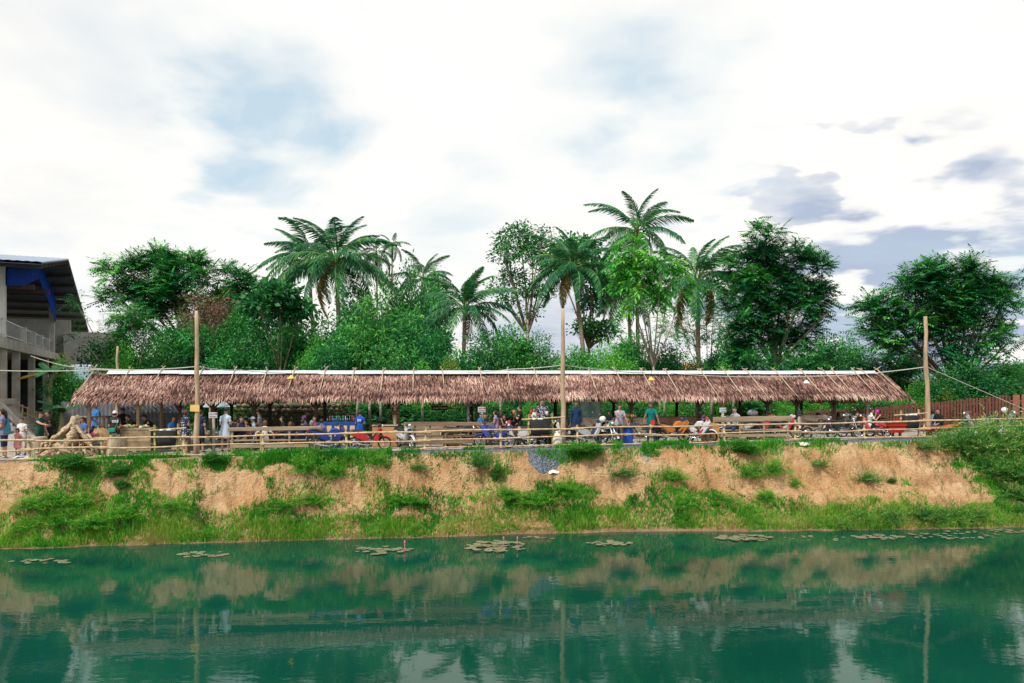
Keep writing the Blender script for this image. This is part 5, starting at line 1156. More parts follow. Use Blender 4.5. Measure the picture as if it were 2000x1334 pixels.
# grey sheet wall at the left end of the stall
t = world_thing('sheet_wall', 'grey corrugated sheet wall closing the back of the stall at the left', 'wall', 240, 6.7); V = []; F = []
for i in range(61): x = -2.6 + 5.2 * i / 60; yy = .03 * (i % 2); V += [(x, yy, 0), (x, yy, 1.9), (x, yy + .02, 0), (x, yy + .02, 1.9)]
for i in range(60): a = 4 * i; F += [(a, a + 4, a + 5, a + 1), (a + 3, a + 7, a + 6, a + 2), (a + 1, a + 5, a + 7, a + 3)]
MB().add(V, F).obj('sheet', pm('grey_wall', (.16, .17, .19), (.10, .105, .12), 2, .7), t)

# ---- driftwood root stump
def driftwood():
    base = gp(130, 1.0); t = thing('driftwood_stump', 'huge twisted driftwood root lying behind the fence at the left', 'driftwood', base)
    WOOD = pm('driftwood', (.56, .43, .29), (.15, .095, .055), 4.5, .9, 0, 1.0, 9, stretch=(1.2, 1.2, 2.6), lo=.42, hi=.66)
    s = base.y / FPX
    def q(px, py, dy=0): return np.array(((px - 130) * s, dy, zat(py, base.y) - base.z))
    def root(pts, rs, n=10, flat=.7):
        pts = [np.array(p, float) for p in pts]; k = 4; P2 = []; R2 = []
        for i in range(len(pts) - 1):
            for j in range(k): f = j / k; P2.append(pts[i] * (1 - f) + pts[i + 1] * f + RS.normal(size=3) * .022); R2.append((rs[i] * (1 - f) + rs[i + 1] * f) * RS.uniform(.86, 1.14))
        P2.append(pts[-1]); R2.append(rs[-1]); mb = MB(); mb.tube(P2, R2, n, 0, True, flat)
        mb.v = [tuple(np.array(v) + RS.normal(size=3) * .014) for v in mb.v]; return mb
    root([q(150, 812), q(140, 830), q(118, 848), q(95, 865), q(72, 886)], [.14, .17, .16, .14, .07]).obj('root', WOOD, t, True)
    root([q(146, 815), q(150, 845, -.1), q(140, 870, -.1), q(120, 890, -.1)], [.15, .26, .30, .22]).obj('root', WOOD, t, True)
    root([q(150, 830, -.1), q(168, 850, -.2), q(182, 868, -.2), q(197, 882, -.2)], [.10, .10, .10, .06]).obj('root', WOOD, t, True)
    root([q(160, 850, .1), q(180, 860, .05), q(200, 862, 0)], [.13, .10, .06]).obj('root', WOOD, t, True)
    root([q(110, 870, -.15), q(140, 878, -.2), q(170, 888, -.25)], [.18, .22, .14]).obj('root', WOOD, t, True)
    root([q(75, 890, 0), q(100, 886, .1), q(150, 886, .1), q(185, 892, .1)], [.1, .24, .28, .12]).obj('root', WOOD, t, True)
    root([q(122, 848, .15), q(145, 852, .25), q(165, 868, .25)], [.12, .20, .18]).obj('root', WOOD, t, True)
    root([q(168, 872, -.25), q(178, 882, -.3), q(180, 893, -.3)], [.07, .06, .05]).obj('root', WOOD, t, True)
    for i in range(7):
        x = 92 + i * 15; root([q(x, 862 + 3 * (i % 3), -.34), q(x + random.uniform(-10, 14), 878, -.38), q(x + random.uniform(-22, 26), 893, -.36)], [.05, .045, .02], 6).obj('root', WOOD, t, True)
    root([q(150, 822, -.12), q(140, 835, -.2), q(122, 850, -.25), q(100, 862, -.3), q(84, 880, -.3)], [.06, .06, .06, .05, .03], 7).obj('root', WOOD, t, True)
driftwood()
def stump(label, px, v, r, h, mat=None):
    p = gp(px, v); t = thing('tree_stump', label, 'stump', p); V = []; F = []; n = 16
    ph = random.uniform(0, 6)
    for z, k in ((-.1, 1.12), (.06, 1.06), (h * .5, .96), (h - .02, .93), (h, .90)):
        for i in range(n): a = 2 * pi * i / n; rr = r * k * (1 + .06 * math.sin(3 * a + ph) + .04 * math.sin(7 * a)); V.append((rr * math.cos(a), rr * math.sin(a), z))
    for j in range(4):
        for i in range(n): k = (i + 1) % n; F.append((j * n + i, j * n + k, j * n + n + k, j * n + n + i))
    MB().add(V, F).obj('side_wood', pm('stump_bark', (.46, .38, .28), (.28, .215, .15), 3, .9, 0, .6, 10, stretch=(2, 2, .4)), t, True)
    MB().add([(x * .985, y * .985, h + .004) for x, y, z in V[-n:]], [tuple(range(n))]).obj('cut_face', pm('cut_wood', (.62, .48, .32), (.48, .36, .23), 9, .9), t)
stump('pale upright tree stump right of the driftwood', 227, .7, .33, .72)
stump('short cut log behind the driftwood by the pointing man', 75, 1.9, .32, .72)
# white sack, plastic litter, pale stones
t = world_thing('white_sack', 'white woven sack leaning by the fence near the middle pole', 'sack', 1088, .4); MB().add(*(lambda m: (m.v, m.f))(MB().lathe((0, 0, 0), [(.20, 0), (.23, .12), (.20, .35), (.12, .52), (.06, .56), (.09, .63)], 12))).obj('sack_body', pm('white_sack', (.72, .66, .58), (.58, .52, .46), 5, .8, 0, .4, 12), t, True)
for px, py, lb in ((1081, 924, 'white plastic litter at the foot of the gravel spill'), (1570, 869, 'white plastic litter below the fence at the right')):
    u, v, z = hit(px, py); V = [((i % 6 - 2.5) * .085 + random.uniform(-.02, .02), (i // 6 - 1.5) * .06, .05 + random.uniform(-.03, .05)) for i in range(24)]
    o = MB().add(V, [(r * 6 + c, r * 6 + c + 1, r * 6 + c + 7, r * 6 + c + 6) for r in range(3) for c in range(5)]).obj('plastic_litter', cm((.78, .76, .72), .5), None, True); o.location = W(u, v, z); o.rotation_euler = (.6, 0, TH); tag(o, lb, 'litter')
t = world_thing('plastic_sheet', 'crumpled white and blue plastic sheets on the ground at the left edge', 'plastic sheet', 12, .5); V = []
for i in range(9):
    for j in range(5): V.append((-.9 + i * .2, -.2 + j * .12, .02 + random.uniform(0, .14)))
MB().add(V, [(i * 5 + j, i * 5 + 5 + j, i * 5 + 6 + j, i * 5 + j + 1) for i in range(8) for j in range(4)]).obj('sheet', pm('crumple', (.65, .68, .75), (.15, .25, .42), 6, .4), t)
ROCKM = pm('pale_rock', (.55, .48, .42), (.38, .32, .28), 5, .9, 0, .5, 14)
for i, px in enumerate((1035, 1048, 1060, 1070, 1082, 1150, 1180, 1242, 1300, 1345, 870, 905, 215)):
    v = .12 + .1 * (i % 3); o = MB().ell((0, 0, .05), (.13, .10, .08), 8, 6, rotm(.2 * i, .1, i)).obj('kerb_stone', ROCKM, None, True); o.location = gp(px, v); tag(o, uniq(['pale', 'loose', 'grey', 'small'], 'stone at the fence foot', px, LM_LOW, 'in front of'), 'stone', 'loose stones at the fence foot')
# red cart
t = world_thing('red_cart', 'red metal cart tub beside the hanging bin at the right', 'cart', 1742, .7); mb = MB(); t.scale = (.85, .85, .76)
V = [(-.36, -.4, .30), (.36, -.4, .30), (.36, .4, .30), (-.36, .4, .30), (-.56, -.55, .92), (.50, -.55, .92), (.50, .55, .92), (-.56, .55, .92)]; RED = pm('red_paint', (.55, .035, .025), (.42, .025, .02), 3, .45)
MB().add(V, [BOXF[0]] + BOXF[2:]).obj('tub', RED, t); MB().add([(x * .9, y * .9, z + .03) for x, y, z in V], [tuple(reversed(f)) for f in [BOXF[0]] + BOXF[2:]]).obj('tub_lining', RED, t)
for z, k in ((.93, 1.03), (.72, .92)):
    mb = MB(); 
    for a, b in (((-.56, -.55), (.5, -.55)), ((.5, -.55), (.5, .55)), ((.5, .55), (-.56, .55)), ((-.56, .55), (-.56, -.55))): mb.tube([(a[0] * k, a[1] * k - .005, z), (b[0] * k, b[1] * k - .005, z)], .022, 6)
    mb.obj('rim', RED, t)
for sx in (-1, 1): MB().lathe((0, sx * .36, .22), [(.14, -.03), (.21, -.03), (.21, .03), (.14, .03)], 14, rotm(pi / 2), 0, True).obj('wheel', cm((.02, .02, .02)), t)
for sx in (-1, 1): MB().tube([(-.5, sx * .3, .6), (-.95, sx * .3, .85)], .025, 6).obj('handle', RED, t)
t = world_thing('orange_boat', 'orange red shallow tub lying behind the bushes at the right', 'tub', 1832, .9); t.scale = (.9, .9, .75); V = []
for f, w, z in ((-1.25, .25, .62), (-.6, .4, .5), (.3, .42, .52), (1.2, .2, .72)):
    V += [(f, -w, z), (f, -w * .6, z - .25), (f, w * .6, z - .25), (f, w, z)]
MB().add(V, [(a + i, a + i + 1, a + i + 5, a + i + 4) for a in (0, 4, 8) for i in range(3)] + [(0, 1, 2, 3), (15, 14, 13, 12)]).obj('hull', pm('orange_red', (.42, .06, .025), (.30, .04, .015), 3, .5), t)
# ---- notice boards
def sign(label, px, py, v, w, h, bg, ink, post=True, rows=2, red=False, postmat=None):
    p = gp(px, v); t = thing('notice_board', label, 'sign', p, TH); z = zat(py, p.y) - p.z
    MB().rbox((0, 0, z), (w, .03, h), None, 0, .006).obj('board', cm(bg, .6), t)
    mb = MB()
    for r in range(rows):
        x = -w * .40; zz = z + h * (.22 - .44 * r) if rows > 1 else z
        while x < w * .38:
            l = random.uniform(.025, .06) * (w / .5); mb.box((x + l / 2, -.018, zz + random.uniform(-.01, .01)), (l * .8, .006, h * (.16 if rows > 1 else .3))); x += l * 1.15
    mb.obj('lettering', cm(ink), t); t.children[-1]['kind'] = 'stuff'
    if red: MB().box((w * .38, -.019, z + h * .26), (w * .18, .006, h * .3)).obj('emblem', cm((.5, .04, .05)), t)
    if post: MB().tube([(0, .05, -.1), (0.02, .05, z * .5), (0, .05, z + h * .3)], [.07, .062, .06], 7).obj('post', postmat or pm('pale_post', (.42, .39, .34), (.26, .235, .2), 3, .9), t, True)
    else:
        for sx in (-1, 1): MB().tube([(sx * w * .42, 0, z + h / 2), (sx * w * .42, .02, z + h / 2 + .4)], .008, 4).obj('string', cm((.2, .2, .2)), t)
sign('small pale notice board on a post beside the striped dress woman', 416, 811, 1.6, .32, .22, (.52, .60, .66), (.30, .10, .14), red=True)
sign('small grey notice board on a post behind the toddler', 941, 800, 2.1, .32, .22, (.45, .49, .52), (.25, .10, .14), red=True)
sign('small pale notice board with round plates on a post by the striped shirt man', 1412, 801, 1.9, .30, .20, (.55, .62, .68), (.30, .12, .2), red=True)
sign('dark grey board on a pale post left of the toddler', 914, 790, 2.9, .38, .17, (.12, .14, .12), (.35, .38, .34))
sign('dark hanging board with white lettering behind the dark bench', 858, 797, 5.0, .7, .2, (.06, .05, .04), (.70, .70, .66), False, 1)
sign('long red board with lettering hanging under the roof, left of two', 1595, 784, 3.4, .74, .14, (.24, .05, .03), (.45, .20, .12), False, 1)
sign('long red board with lettering hanging under the roof, right of two', 1657, 785, 3.4, .74, .14, (.24, .05, .03), (.45, .20, .12), False, 1)
sign('black board nailed to a post right of the pale bench', 1561, 807, 2.2, .22, .28, (.02, .02, .03), (.10, .10, .12))
sign('small dark board nailed to the stall post by the orange box', 772, 806, 2.7, .34, .15, (.07, .03, .02), (.2, .1, .07), False, 1)
# yellow melons and gourd on the counter by the man in grey
produce('row of yellow melons on the counter behind the man in grey', 1232, 2.9, .95, [(.55, .38, .10), (.62, .45, .14)], 6, .11, (.5, .12))
# umbrella / awning far behind at the left pole
t = world_thing('market_umbrella', 'pale blue market umbrella behind the striped dress woman', 'umbrella', 425, 8.2); V = [(0, 0, 2.25)] + [(.9 * math.cos(2 * pi * i / 10), .9 * math.sin(2 * pi * i / 10), 1.55) for i in range(10)]
MB().add(V, [(0, 1 + i, 1 + (i + 1) % 10) for i in range(10)]).obj('canopy', pm('umbrella_blue', (.36, .44, .46), (.22, .28, .30), 3, .8), t); MB().tube([(0, 0, -.1), (0, 0, 2.25)], .025, 6).obj('shaft', cm((.3, .3, .3), .4), t)
for i in range(10): a = 2 * pi * i / 10; MB().tube([(0, 0, 2.24), (.9 * math.cos(a), .9 * math.sin(a), 1.54)], .008, 4).obj('rib', cm((.3, .3, .3), .4), t)
# ------------------------------------------------------------------ motorbikes
TYRE = pm('tyre', (.018, .018, .02), (.03, .03, .033), 9, .8); CHROME = pm('chrome', (.62, .63, .65), (.5, .51, .54), 3, .25, .9); BLACKP = pm('black_plastic', (.02, .021, .025), (.035, .036, .04), 5, .45)
ENGINE = pm('engine', (.10, .10, .105), (.20, .20, .21), 8, .45, .6); SEAT = pm('seat_vinyl', (.022, .022, .026), (.04, .04, .045), 6, .5); LENS = pm('lens', (.75, .78, .82), (.6, .63, .68), 3, .1, 0, 0, None, .6)
REDL = pm('tail_red', (.50, .02, .02), (.35, .01, .01), 3, .3); MIRROR = pm('mirror_glass', (.45, .5, .55), (.35, .4, .45), 2, .08, .8)
def paint(c): return cm(tuple(x * .85 for x in c), .32, 0, .5, .5)
def bike(label, px, v, head, c1, c2=(.03, .03, .035), style='scooter', rim=(.5, .5, .53), lean=.07, group='parked motorbikes', scale=.93, helmet=None):
    """x points forward, z up"""
    t = thing('motorbike', label, 'motorbike', gp(px, v), math.radians(head), group); t.scale = (scale,) * 3; t.rotation_euler = (lean, 0, math.radians(head))
    m1, m2 = paint(c1), paint(c2); R = .285; wb = .62
    for x in (-wb, wb):
        w = thing('wheel', None, None); del_props(w); w.parent = t
        mb = MB(); mb.lathe((x, 0, R), [(R - .065, -.035), (R - .02, -.045), (R, -.022), (R, .022), (R - .02, .045), (R - .065, .035)], 20, rotm(pi / 2), 0, True); wobj = mb.obj('wheel', TYRE, t, True)
        mb = MB(); mb.lathe((x, 0, R), [(R - .085, -.022), (R - .055, -.03), (R - .055, .03), (R - .085, .022)], 20, rotm(pi / 2), 0, True)
        for k in range(5 if style != 'classic' else 9):
            a = 2 * pi * k / (5 if style != 'classic' else 9) + .3; mb.tube([(x + .03 * math.cos(a), 0, R + .03 * math.sin(a)), (x + (R - .07) * math.cos(a), 0, R + (R - .07) * math.sin(a))], .016 if style != 'classic' else .007, 4)
        mb.lathe((x, 0, R), [(.045, -.05), (.06, -.02), (.06, .02), (.045, .05)], 10, rotm(pi / 2)); mb.obj('rim', cm(rim, .3, .5), wobj, True)
        bpy.data.objects.remove(w)
    mb = MB()
    for sy in (-.085, .085): mb.tube([(.40, sy * .8, .92), (.60, sy, .40), (wb, sy, R)], [.026, .03, .026], 7)
    mb.tube([(.40, -.07, .90), (.40, .07, .90)], .03, 6); mb.obj('fork', CHROME if style == 'classic' else BLACKP, t, True)
    V = []; F = []; n = 9
    for i in range(n):
        a = math.radians(20 + 140 * i / (n - 1) - 12); r = R + .045
        for y, dr in ((-.062, -.035), (-.03, 0), (.03, 0), (.062, -.035)): V.append((wb + (r + dr) * math.cos(a), y, R + (r + dr) * math.sin(a)))
    for i in range(n - 1):
        for k in range(3): F.append((i * 4 + k, i * 4 + k + 1, i * 4 + 5 + k, i * 4 + 4 + k))
    MB().add(V, F).obj('front_fender', m1, t, True)
    MB().tube([(-wb, .09, R), (-.12, .09, .34)], .028, 6).obj('swing_arm', ENGINE, t); 
    mb = MB(); mb.rbox((-.08, 0, .36), (.34, .22, .20), rotm(0, -.25, 0), 0, .04); mb.tube([(.02, 0, .36), (.22, 0, .40)], [.085, .07], 9)
    mb.lathe((-.10, .13, .33), [(.03, -.03), (.095, -.02), (.095, .02), (.05, .035)], 12, rotm(pi / 2)); mb.obj('engine', ENGINE, t, True)
    MB().tube([(.14, -.10, .30), (-.05, -.13, .22), (-.30, -.14, .25), (-.50, -.15, .31), (-.86, -.155, .40)], [.022, .022, .026, .05, .048], 8).obj('exhaust', CHROME, t, True)
    MB().tube([(-.05, .10, .18), (-.02, .24, .0)], .013, 5).obj('side_stand', BLACKP, t)
    if style == 'scooter':
        MB().prism([(-.92, .74), (-.60, .80), (-.12, .70), (.02, .50), (-.05, .38), (-.32, .42), (-.62, .56)], .125).obj('side_panel', m1, t)
        MB().prism([(.10, .36), (.28, .34), (.36, .50), (.50, .82), (.46, .98), (.37, .97), (.30, .72), (.16, .48)], .17).obj('leg_shield', m1, t)
        MB().prism([(.02, .44), (.20, .46), (.32, .74), (.30, .80), (.14, .58), (.0, .54)], .075).obj('centre_cover', m2, t)
        MB().prism([(-.88, .80), (-.74, .88), (-.36, .85), (-.02, .75), (.04, .70), (-.14, .69), (-.6, .79)], .135).obj('seat', SEAT, t)
        MB().prism([(.34, .96), (.50, .98), (.52, 1.06), (.42, 1.13), (.32, 1.08)], .12).obj('headlight_cowl', m2, t)
        MB().rbox((.46, 0, .66), (.05, .13, .26), rotm(0, .38, 0), 0, .02).obj('front_grille', BLACKP, t); MB().rbox((.50, 0, .84), (.05, .20, .07), rotm(0, .3, 0), 0, .02).obj('front_badge_bar', m2, t)
    elif style == 'sport':
        MB().prism([(-.95, .92), (-.55, .86), (-.20, .74), (.02, .56), (-.08, .42), (-.34, .48), (-.62, .70)], .11).obj('side_panel', m1, t)
        MB().prism([(-.12, .76), (.02, .94), (.20, .97), (.36, .88), (.34, .74), (.06, .68)], .15).obj('fuel_tank', m1, t)
        MB().prism([(.10, .32), (.30, .36), (.56, .70), (.60, .92), (.44, 1.02), (.34, .86), (.14, .56)], .165).obj('fairing', m1, t)
        MB().prism([(.06, .40), (.22, .42), (.36, .62), (.30, .66), (.14, .54)], .172).obj('fairing_stripe', m2, t)
        MB().prism([(-.90, .94), (-.60, .95), (-.30, .86), (-.10, .80), (-.14, .76), (-.55, .87)], .12).obj('seat', SEAT, t)
        MB().prism([(.40, .98), (.56, .94), (.52, 1.10), (.42, 1.16)], .10).obj('headlight_cowl', m2, t)
    else:
        MB().prism([(-.10, .72), (-.02, .88), (.18, .92), (.34, .84), (.36, .74), (.10, .68)], .13).obj('fuel_tank', m1, t)
        MB().prism([(-.85, .76), (-.55, .76), (-.16, .70), (-.10, .56), (-.34, .54), (-.62, .62)], .10).obj('side_panel', m1, t)
        MB().prism([(-.92, .80), (-.80, .86), (-.40, .83), (-.06, .80), (-.08, .73), (-.55, .76)], .13).obj('seat', SEAT, t)
        MB().tube([(.36, 0, .84), (.10, 0, .48), (-.20, 0, .24)], [.035, .032, .03], 6).obj('frame_tube', BLACKP, t)
        MB().prism([(.38, .86), (.52, .88), (.54, 1.0), (.42, 1.05)], .10).obj('headlight_cowl', m2, t)
    MB().ell((.53, 0, 1.02 if style == 'scooter' else .97), (.045, .075, .06), 10, 7).obj('headlight', LENS, t, True)
    hb = MB().tube([(.24, -.36, 1.10), (.34, -.16, 1.07), (.38, 0, 1.04), (.34, .16, 1.07), (.24, .36, 1.10)], .013, 6).obj('handlebar', CHROME, t, True)
    for sy in (-1, 1):
        MB().tube([(.235, sy * .37, 1.10), (.285, sy * .26, 1.09)], .02, 7).obj('grip', BLACKP, hb)
        mr = MB().ell((.26, sy * .37, 1.36), (.02, .07, .05), 9, 6).obj('mirror', BLACKP, t, True); MB().tube([(.30, sy * .24, 1.09), (.28, sy * .30, 1.25), (.26, sy * .35, 1.34)], .008, 5).obj('stem', BLACKP, mr)
        MB().ell((.245, sy * .37, 1.36), (.012, .058, .040), 9, 6).obj('glass', MIRROR, mr, True)
        MB().ell((.48, sy * .15, .98), (.03, .035, .025), 8, 6).obj('indicator', cm((.65, .28, .04), .3), t, True)
    zr = .78 if style != 'sport' else .9
    MB().rbox((-.93, 0, zr - .05), (.06, .13, .07), None, 0, .015).obj('tail_light', REDL, t)
    MB().prism([(-.98, .70), (-.84, .74), (-.80, .60), (-.96, .40), (-1.0, .42)], .06).obj('rear_fender', BLACKP, t); MB().box((-1.0, 0, .56), (.012, .16, .13), rotm(0, .2, 0)).obj('number_plate', cm((.62, .62, .60)), t)
    for sy in (-1, 1): MB().tube([(-.02, sy * .10, .27), (0, sy * .26, .27)], .016, 6).obj('foot_peg', BLACKP, t)
    if helmet:
        h = thing('helmet', helmet[0], 'helmet', tuple(t.matrix_basis @ Vector((.24, -.30, 1.16)))); MB().ell((0, 0, 0), (.14, .12, .13), 12, 8).obj('shell', cm(helmet[1], .2), h, True); MB().rbox((.10, 0, -.01), (.08, .17, .09), None, 0, .03).obj('visor', BLACKP, h)
    return t
def del_props(o):
    for k in list(o.keys()): del o[k]
bike('black motorbike behind the long weathered bench', 522, 1.75, 185, (.03, .03, .035), style='classic')
bike('blue motorbike with pale fender below the bar counter', 646, 1.0, 8, (.012, .045, .30), style='sport', rim=(.55, .5, .42))
bike('bright red motorbike in front of the bar counter', 722, 1.0, 10, (.60, .025, .04), rim=(.6, .6, .62))
bike('white scooter facing the pond left of the dark bench', 792, 1.35, -55, (.62, .64, .68), (.04, .05, .09))
bike('dark motorbike behind the dark plank bench', 905, 1.75, 12, (.04, .05, .06), (.5, .5, .52), 'classic')
bike('blue and black motorbike in front of the toddler', 966, .55, 172, (.012, .04, .34), (.02, .02, .03), 'sport')
bike('silver and white motorbike with red tail light left of the bin', 1012, .95, 165, (.60, .60, .62), (.5, .03, .05))
bike('black motorbike with chrome wheels behind the hanging bin', 1058, 1.15, 15, (.03, .03, .035), (.4, .4, .42), 'classic', (.6, .6, .62))
bike('white scooter behind the middle pole', 1108, 1.2, 170, (.72, .72, .74), (.10, .10, .12))
bike('silver scooter right of the navy shirt man', 1152, .95, 20, (.58, .60, .64), (.05, .08, .2))
bike('white and green motorbike turned to the pond by the man in grey', 1185, .75, -62, (.70, .72, .70), (.05, .30, .18), 'classic', helmet=('white and green helmet hung on the white motorbike', (.70, .74, .70)))
bike('black motorbike between the man in grey and the teal shirt man', 1248, 1.3, 170, (.03, .03, .035), (.5, .03, .04), 'classic')
bike('orange and blue sport motorbike right of the teal shirt man', 1318, .9, 4, (.60, .19, .02), (.03, .05, .12), 'sport', (.10, .10, .10))
bike('white and red sport motorbike beside the orange one', 1362, .75, -28, (.70, .72, .76), (.55, .04, .06), 'sport', (.12, .12, .13))
bike('silver motorbike behind the left end of the pale bench', 1440, 1.35, 172, (.55, .57, .60), (.05, .06, .1))
bike('black motorbike with red stripe behind the pale bench', 1490, 1.6, 10, (.03, .03, .035), (.55, .04, .06), 'scooter')
bike('red and white scooter behind the right half of the pale bench', 1528, 1.7, -15, (.55, .03, .07), (.65, .65, .68))
bike('black motorbike with large wheels right of the pale bench', 1600, .9, 12, (.025, .025, .03), (.3, .3, .32), 'classic', (.12, .12, .13))
bike('second black motorbike in the dark row at the right', 1648, .85, 10, (.025, .03, .035), (.35, .35, .36), 'classic', (.4, .4, .42))
bike('dark scooter nose to tail with the red scooter', 1672, 1.25, 175, (.06, .07, .09), (.3, .3, .34), 'scooter')
bike('red scooter with white wheels under the drinking boy', 1706, .65, 172, (.55, .03, .06), (.03, .03, .035), 'scooter', (.78, .78, .80))
bike('white scooter half hidden by bushes at the right', 1908, .9, 172, (.36, .36, .40), (.1, .1, .12))
bike('pale scooter near the right edge carrying a white helmet', 1960, 1.5, -60, (.30, .32, .34), (.05, .12, .16), helmet=('white helmet on the scooter near the right edge', (.75, .75, .77)))
bike('red motorbike cut by the right edge', 2000, 1.2, -100, (.60, .03, .08), (.03, .03, .035))
# ------------------------------------------------------------------ people
SKIN = [pm('skin_a', (.36, .195, .125), (.30, .155, .10), 6, .6), pm('skin_b', (.46, .27, .18), (.38, .215, .14), 6, .6), pm('skin_c', (.26, .135, .085), (.21, .105, .065), 6, .6)]
HAIR = pm('hair_black', (.012, .010, .010), (.022, .017, .015), 12, .5); HAIRB = pm('hair_brown', (.14, .065, .03), (.09, .04, .02), 12, .5); HAIRG = pm('hair_grey', (.25, .25, .25), (.16, .16, .16), 12, .6); EYE = cm((.015, .012, .012), .3); LIP = cm((.30, .10, .08), .5)
def stripes(name, a, b, scale=30.0, axis='Z'):
    if name in MATS: return MATS[name]
    m = bpy.data.materials.new(name); m.use_nodes = True; t = NT(m.node_tree); tc = t.n('ShaderNodeTexCoord')
    w = t.n('ShaderNodeTexWave', wave_type='BANDS', bands_direction=axis, _Scale=scale, _Distortion=.6); t.l(tc, 'Object', w, 'Vector'); c = t.ramp(w.outputs['Fac'], [(.45, a), (.55, b)])
    p = t.n('ShaderNodeBsdfPrincipled', _Roughness=.85); t.t.links.new(c, p.inputs['Base Color']); o = t.n('ShaderNodeOutputMaterial'); t.l(p, 0, o, 0); MATS[name] = m; return m
def dots(name, a, b, scale=14.0, size=.32):
    if name in MATS: return MATS[name]
    m = bpy.data.materials.new(name); m.use_nodes = True; t = NT(m.node_tree); tc = t.n('ShaderNodeTexCoord')
    w = t.n('ShaderNodeTexVoronoi', _Scale=scale, _Randomness=.35); t.l(tc, 'Object', w, 'Vector'); c = t.ramp(w.outputs['Distance'], [(size - .04, a), (size + .04, b)])
    p = t.n('ShaderNodeBsdfPrincipled', _Roughness=.85); t.t.links.new(c, p.inputs['Base Color']); o = t.n('ShaderNodeOutputMaterial'); t.l(p, 0, o, 0); MATS[name] = m; return m
def un(*v): a = np.array(v, float); return a / np.linalg.norm(a)
# arm = (upper direction, forearm direction) with x = outward, y = back, z = up; leg likewise
POSE = {
 'stand': dict(L=((.16, .05, -1), (.08, -.18, -1)), R=((.16, .05, -1), (.08, -.15, -1)), lean=.02, legs=((.05, .0, -1), (.02, .02, -1))),
 'hold': dict(L=((.18, .0, -1), (-.25, -.95, .15)), R=((.18, .0, -1), (-.25, -.95, .2)), lean=.05, legs=((.06, .0, -1), (.02, .04, -1))),
 'drink': dict(L=((.25, -.25, -1), (-.30, -.45, .85)), R=((.18, .0, -1), (.0, -.6, -.6)), lean=.0, legs=((.06, .0, -1), (.02, .04, -1))),
 'drinkR': dict(R=((.25, -.55, -.6), (-.35, -.35, .9)), L=((.18, .0, -1), (.0, -.6, -.6)), lean=.0, legs=((.06, .0, -1), (.02, .04, -1))),
 'leanf': dict(L=((.40, -.35, -1), (.25, -.35, -1)), R=((.40, -.30, -1), (.2, -.3, -1)), lean=.20, legs=((.08, .05, -1), (.03, .05, -1))),
 'pointdown': dict(R=((.10, -.95, -.35), (.0, -1, -.30)), L=((.42, -.15, -1), (.30, -.2, -1)), lean=.18, legs=((.08, .03, -1), (.03, .05, -1))),
 'point': dict(R=((.1, -.9, -.35), (.05, -1, -.12)), L=((.18, -.1, -1), (.0, -.5, -.9)), lean=.05, legs=((.06, .0, -1), (.02, .02, -1))),
 'bend': dict(L=((.15, -.55, -.8), (.0, -.8, -.5)), R=((.15, -.55, -.8), (.0, -.8, -.5)), lean=.75, legs=((.06, .05, -1), (.02, .02, -1))),
 'sit': dict(L=((.18, -.15, -1), (-.15, -.9, -.25)), R=((.18, -.15, -1), (-.15, -.9, -.2)), lean=.10, legs=((.14, -1, -.08), (.02, .06, -1))),
 'sitface': dict(L=((.2, -.75, -.5), (-.25, -.25, .95)), R=((.2, -.6, -.7), (-.2, -.6, .7)), lean=.18, legs=((.14, -1, -.08), (.02, .06, -1))),
 'sitwide': dict(L=((.75, .05, -.75), (.10, -.25, -1)), R=((.75, .05, -.75), (.10, -.25, -1)), lean=.06, legs=((.2, -1, -.08), (.02, .06, -1))),
 'sitlean': dict(L=((.2, -.4, -.9), (-.1, -.9, -.1)), R=((.2, -.4, -.9), (-.1, -.9, -.1)), lean=.40, legs=((.14, -1, -.08), (.02, .06, -1))),
}
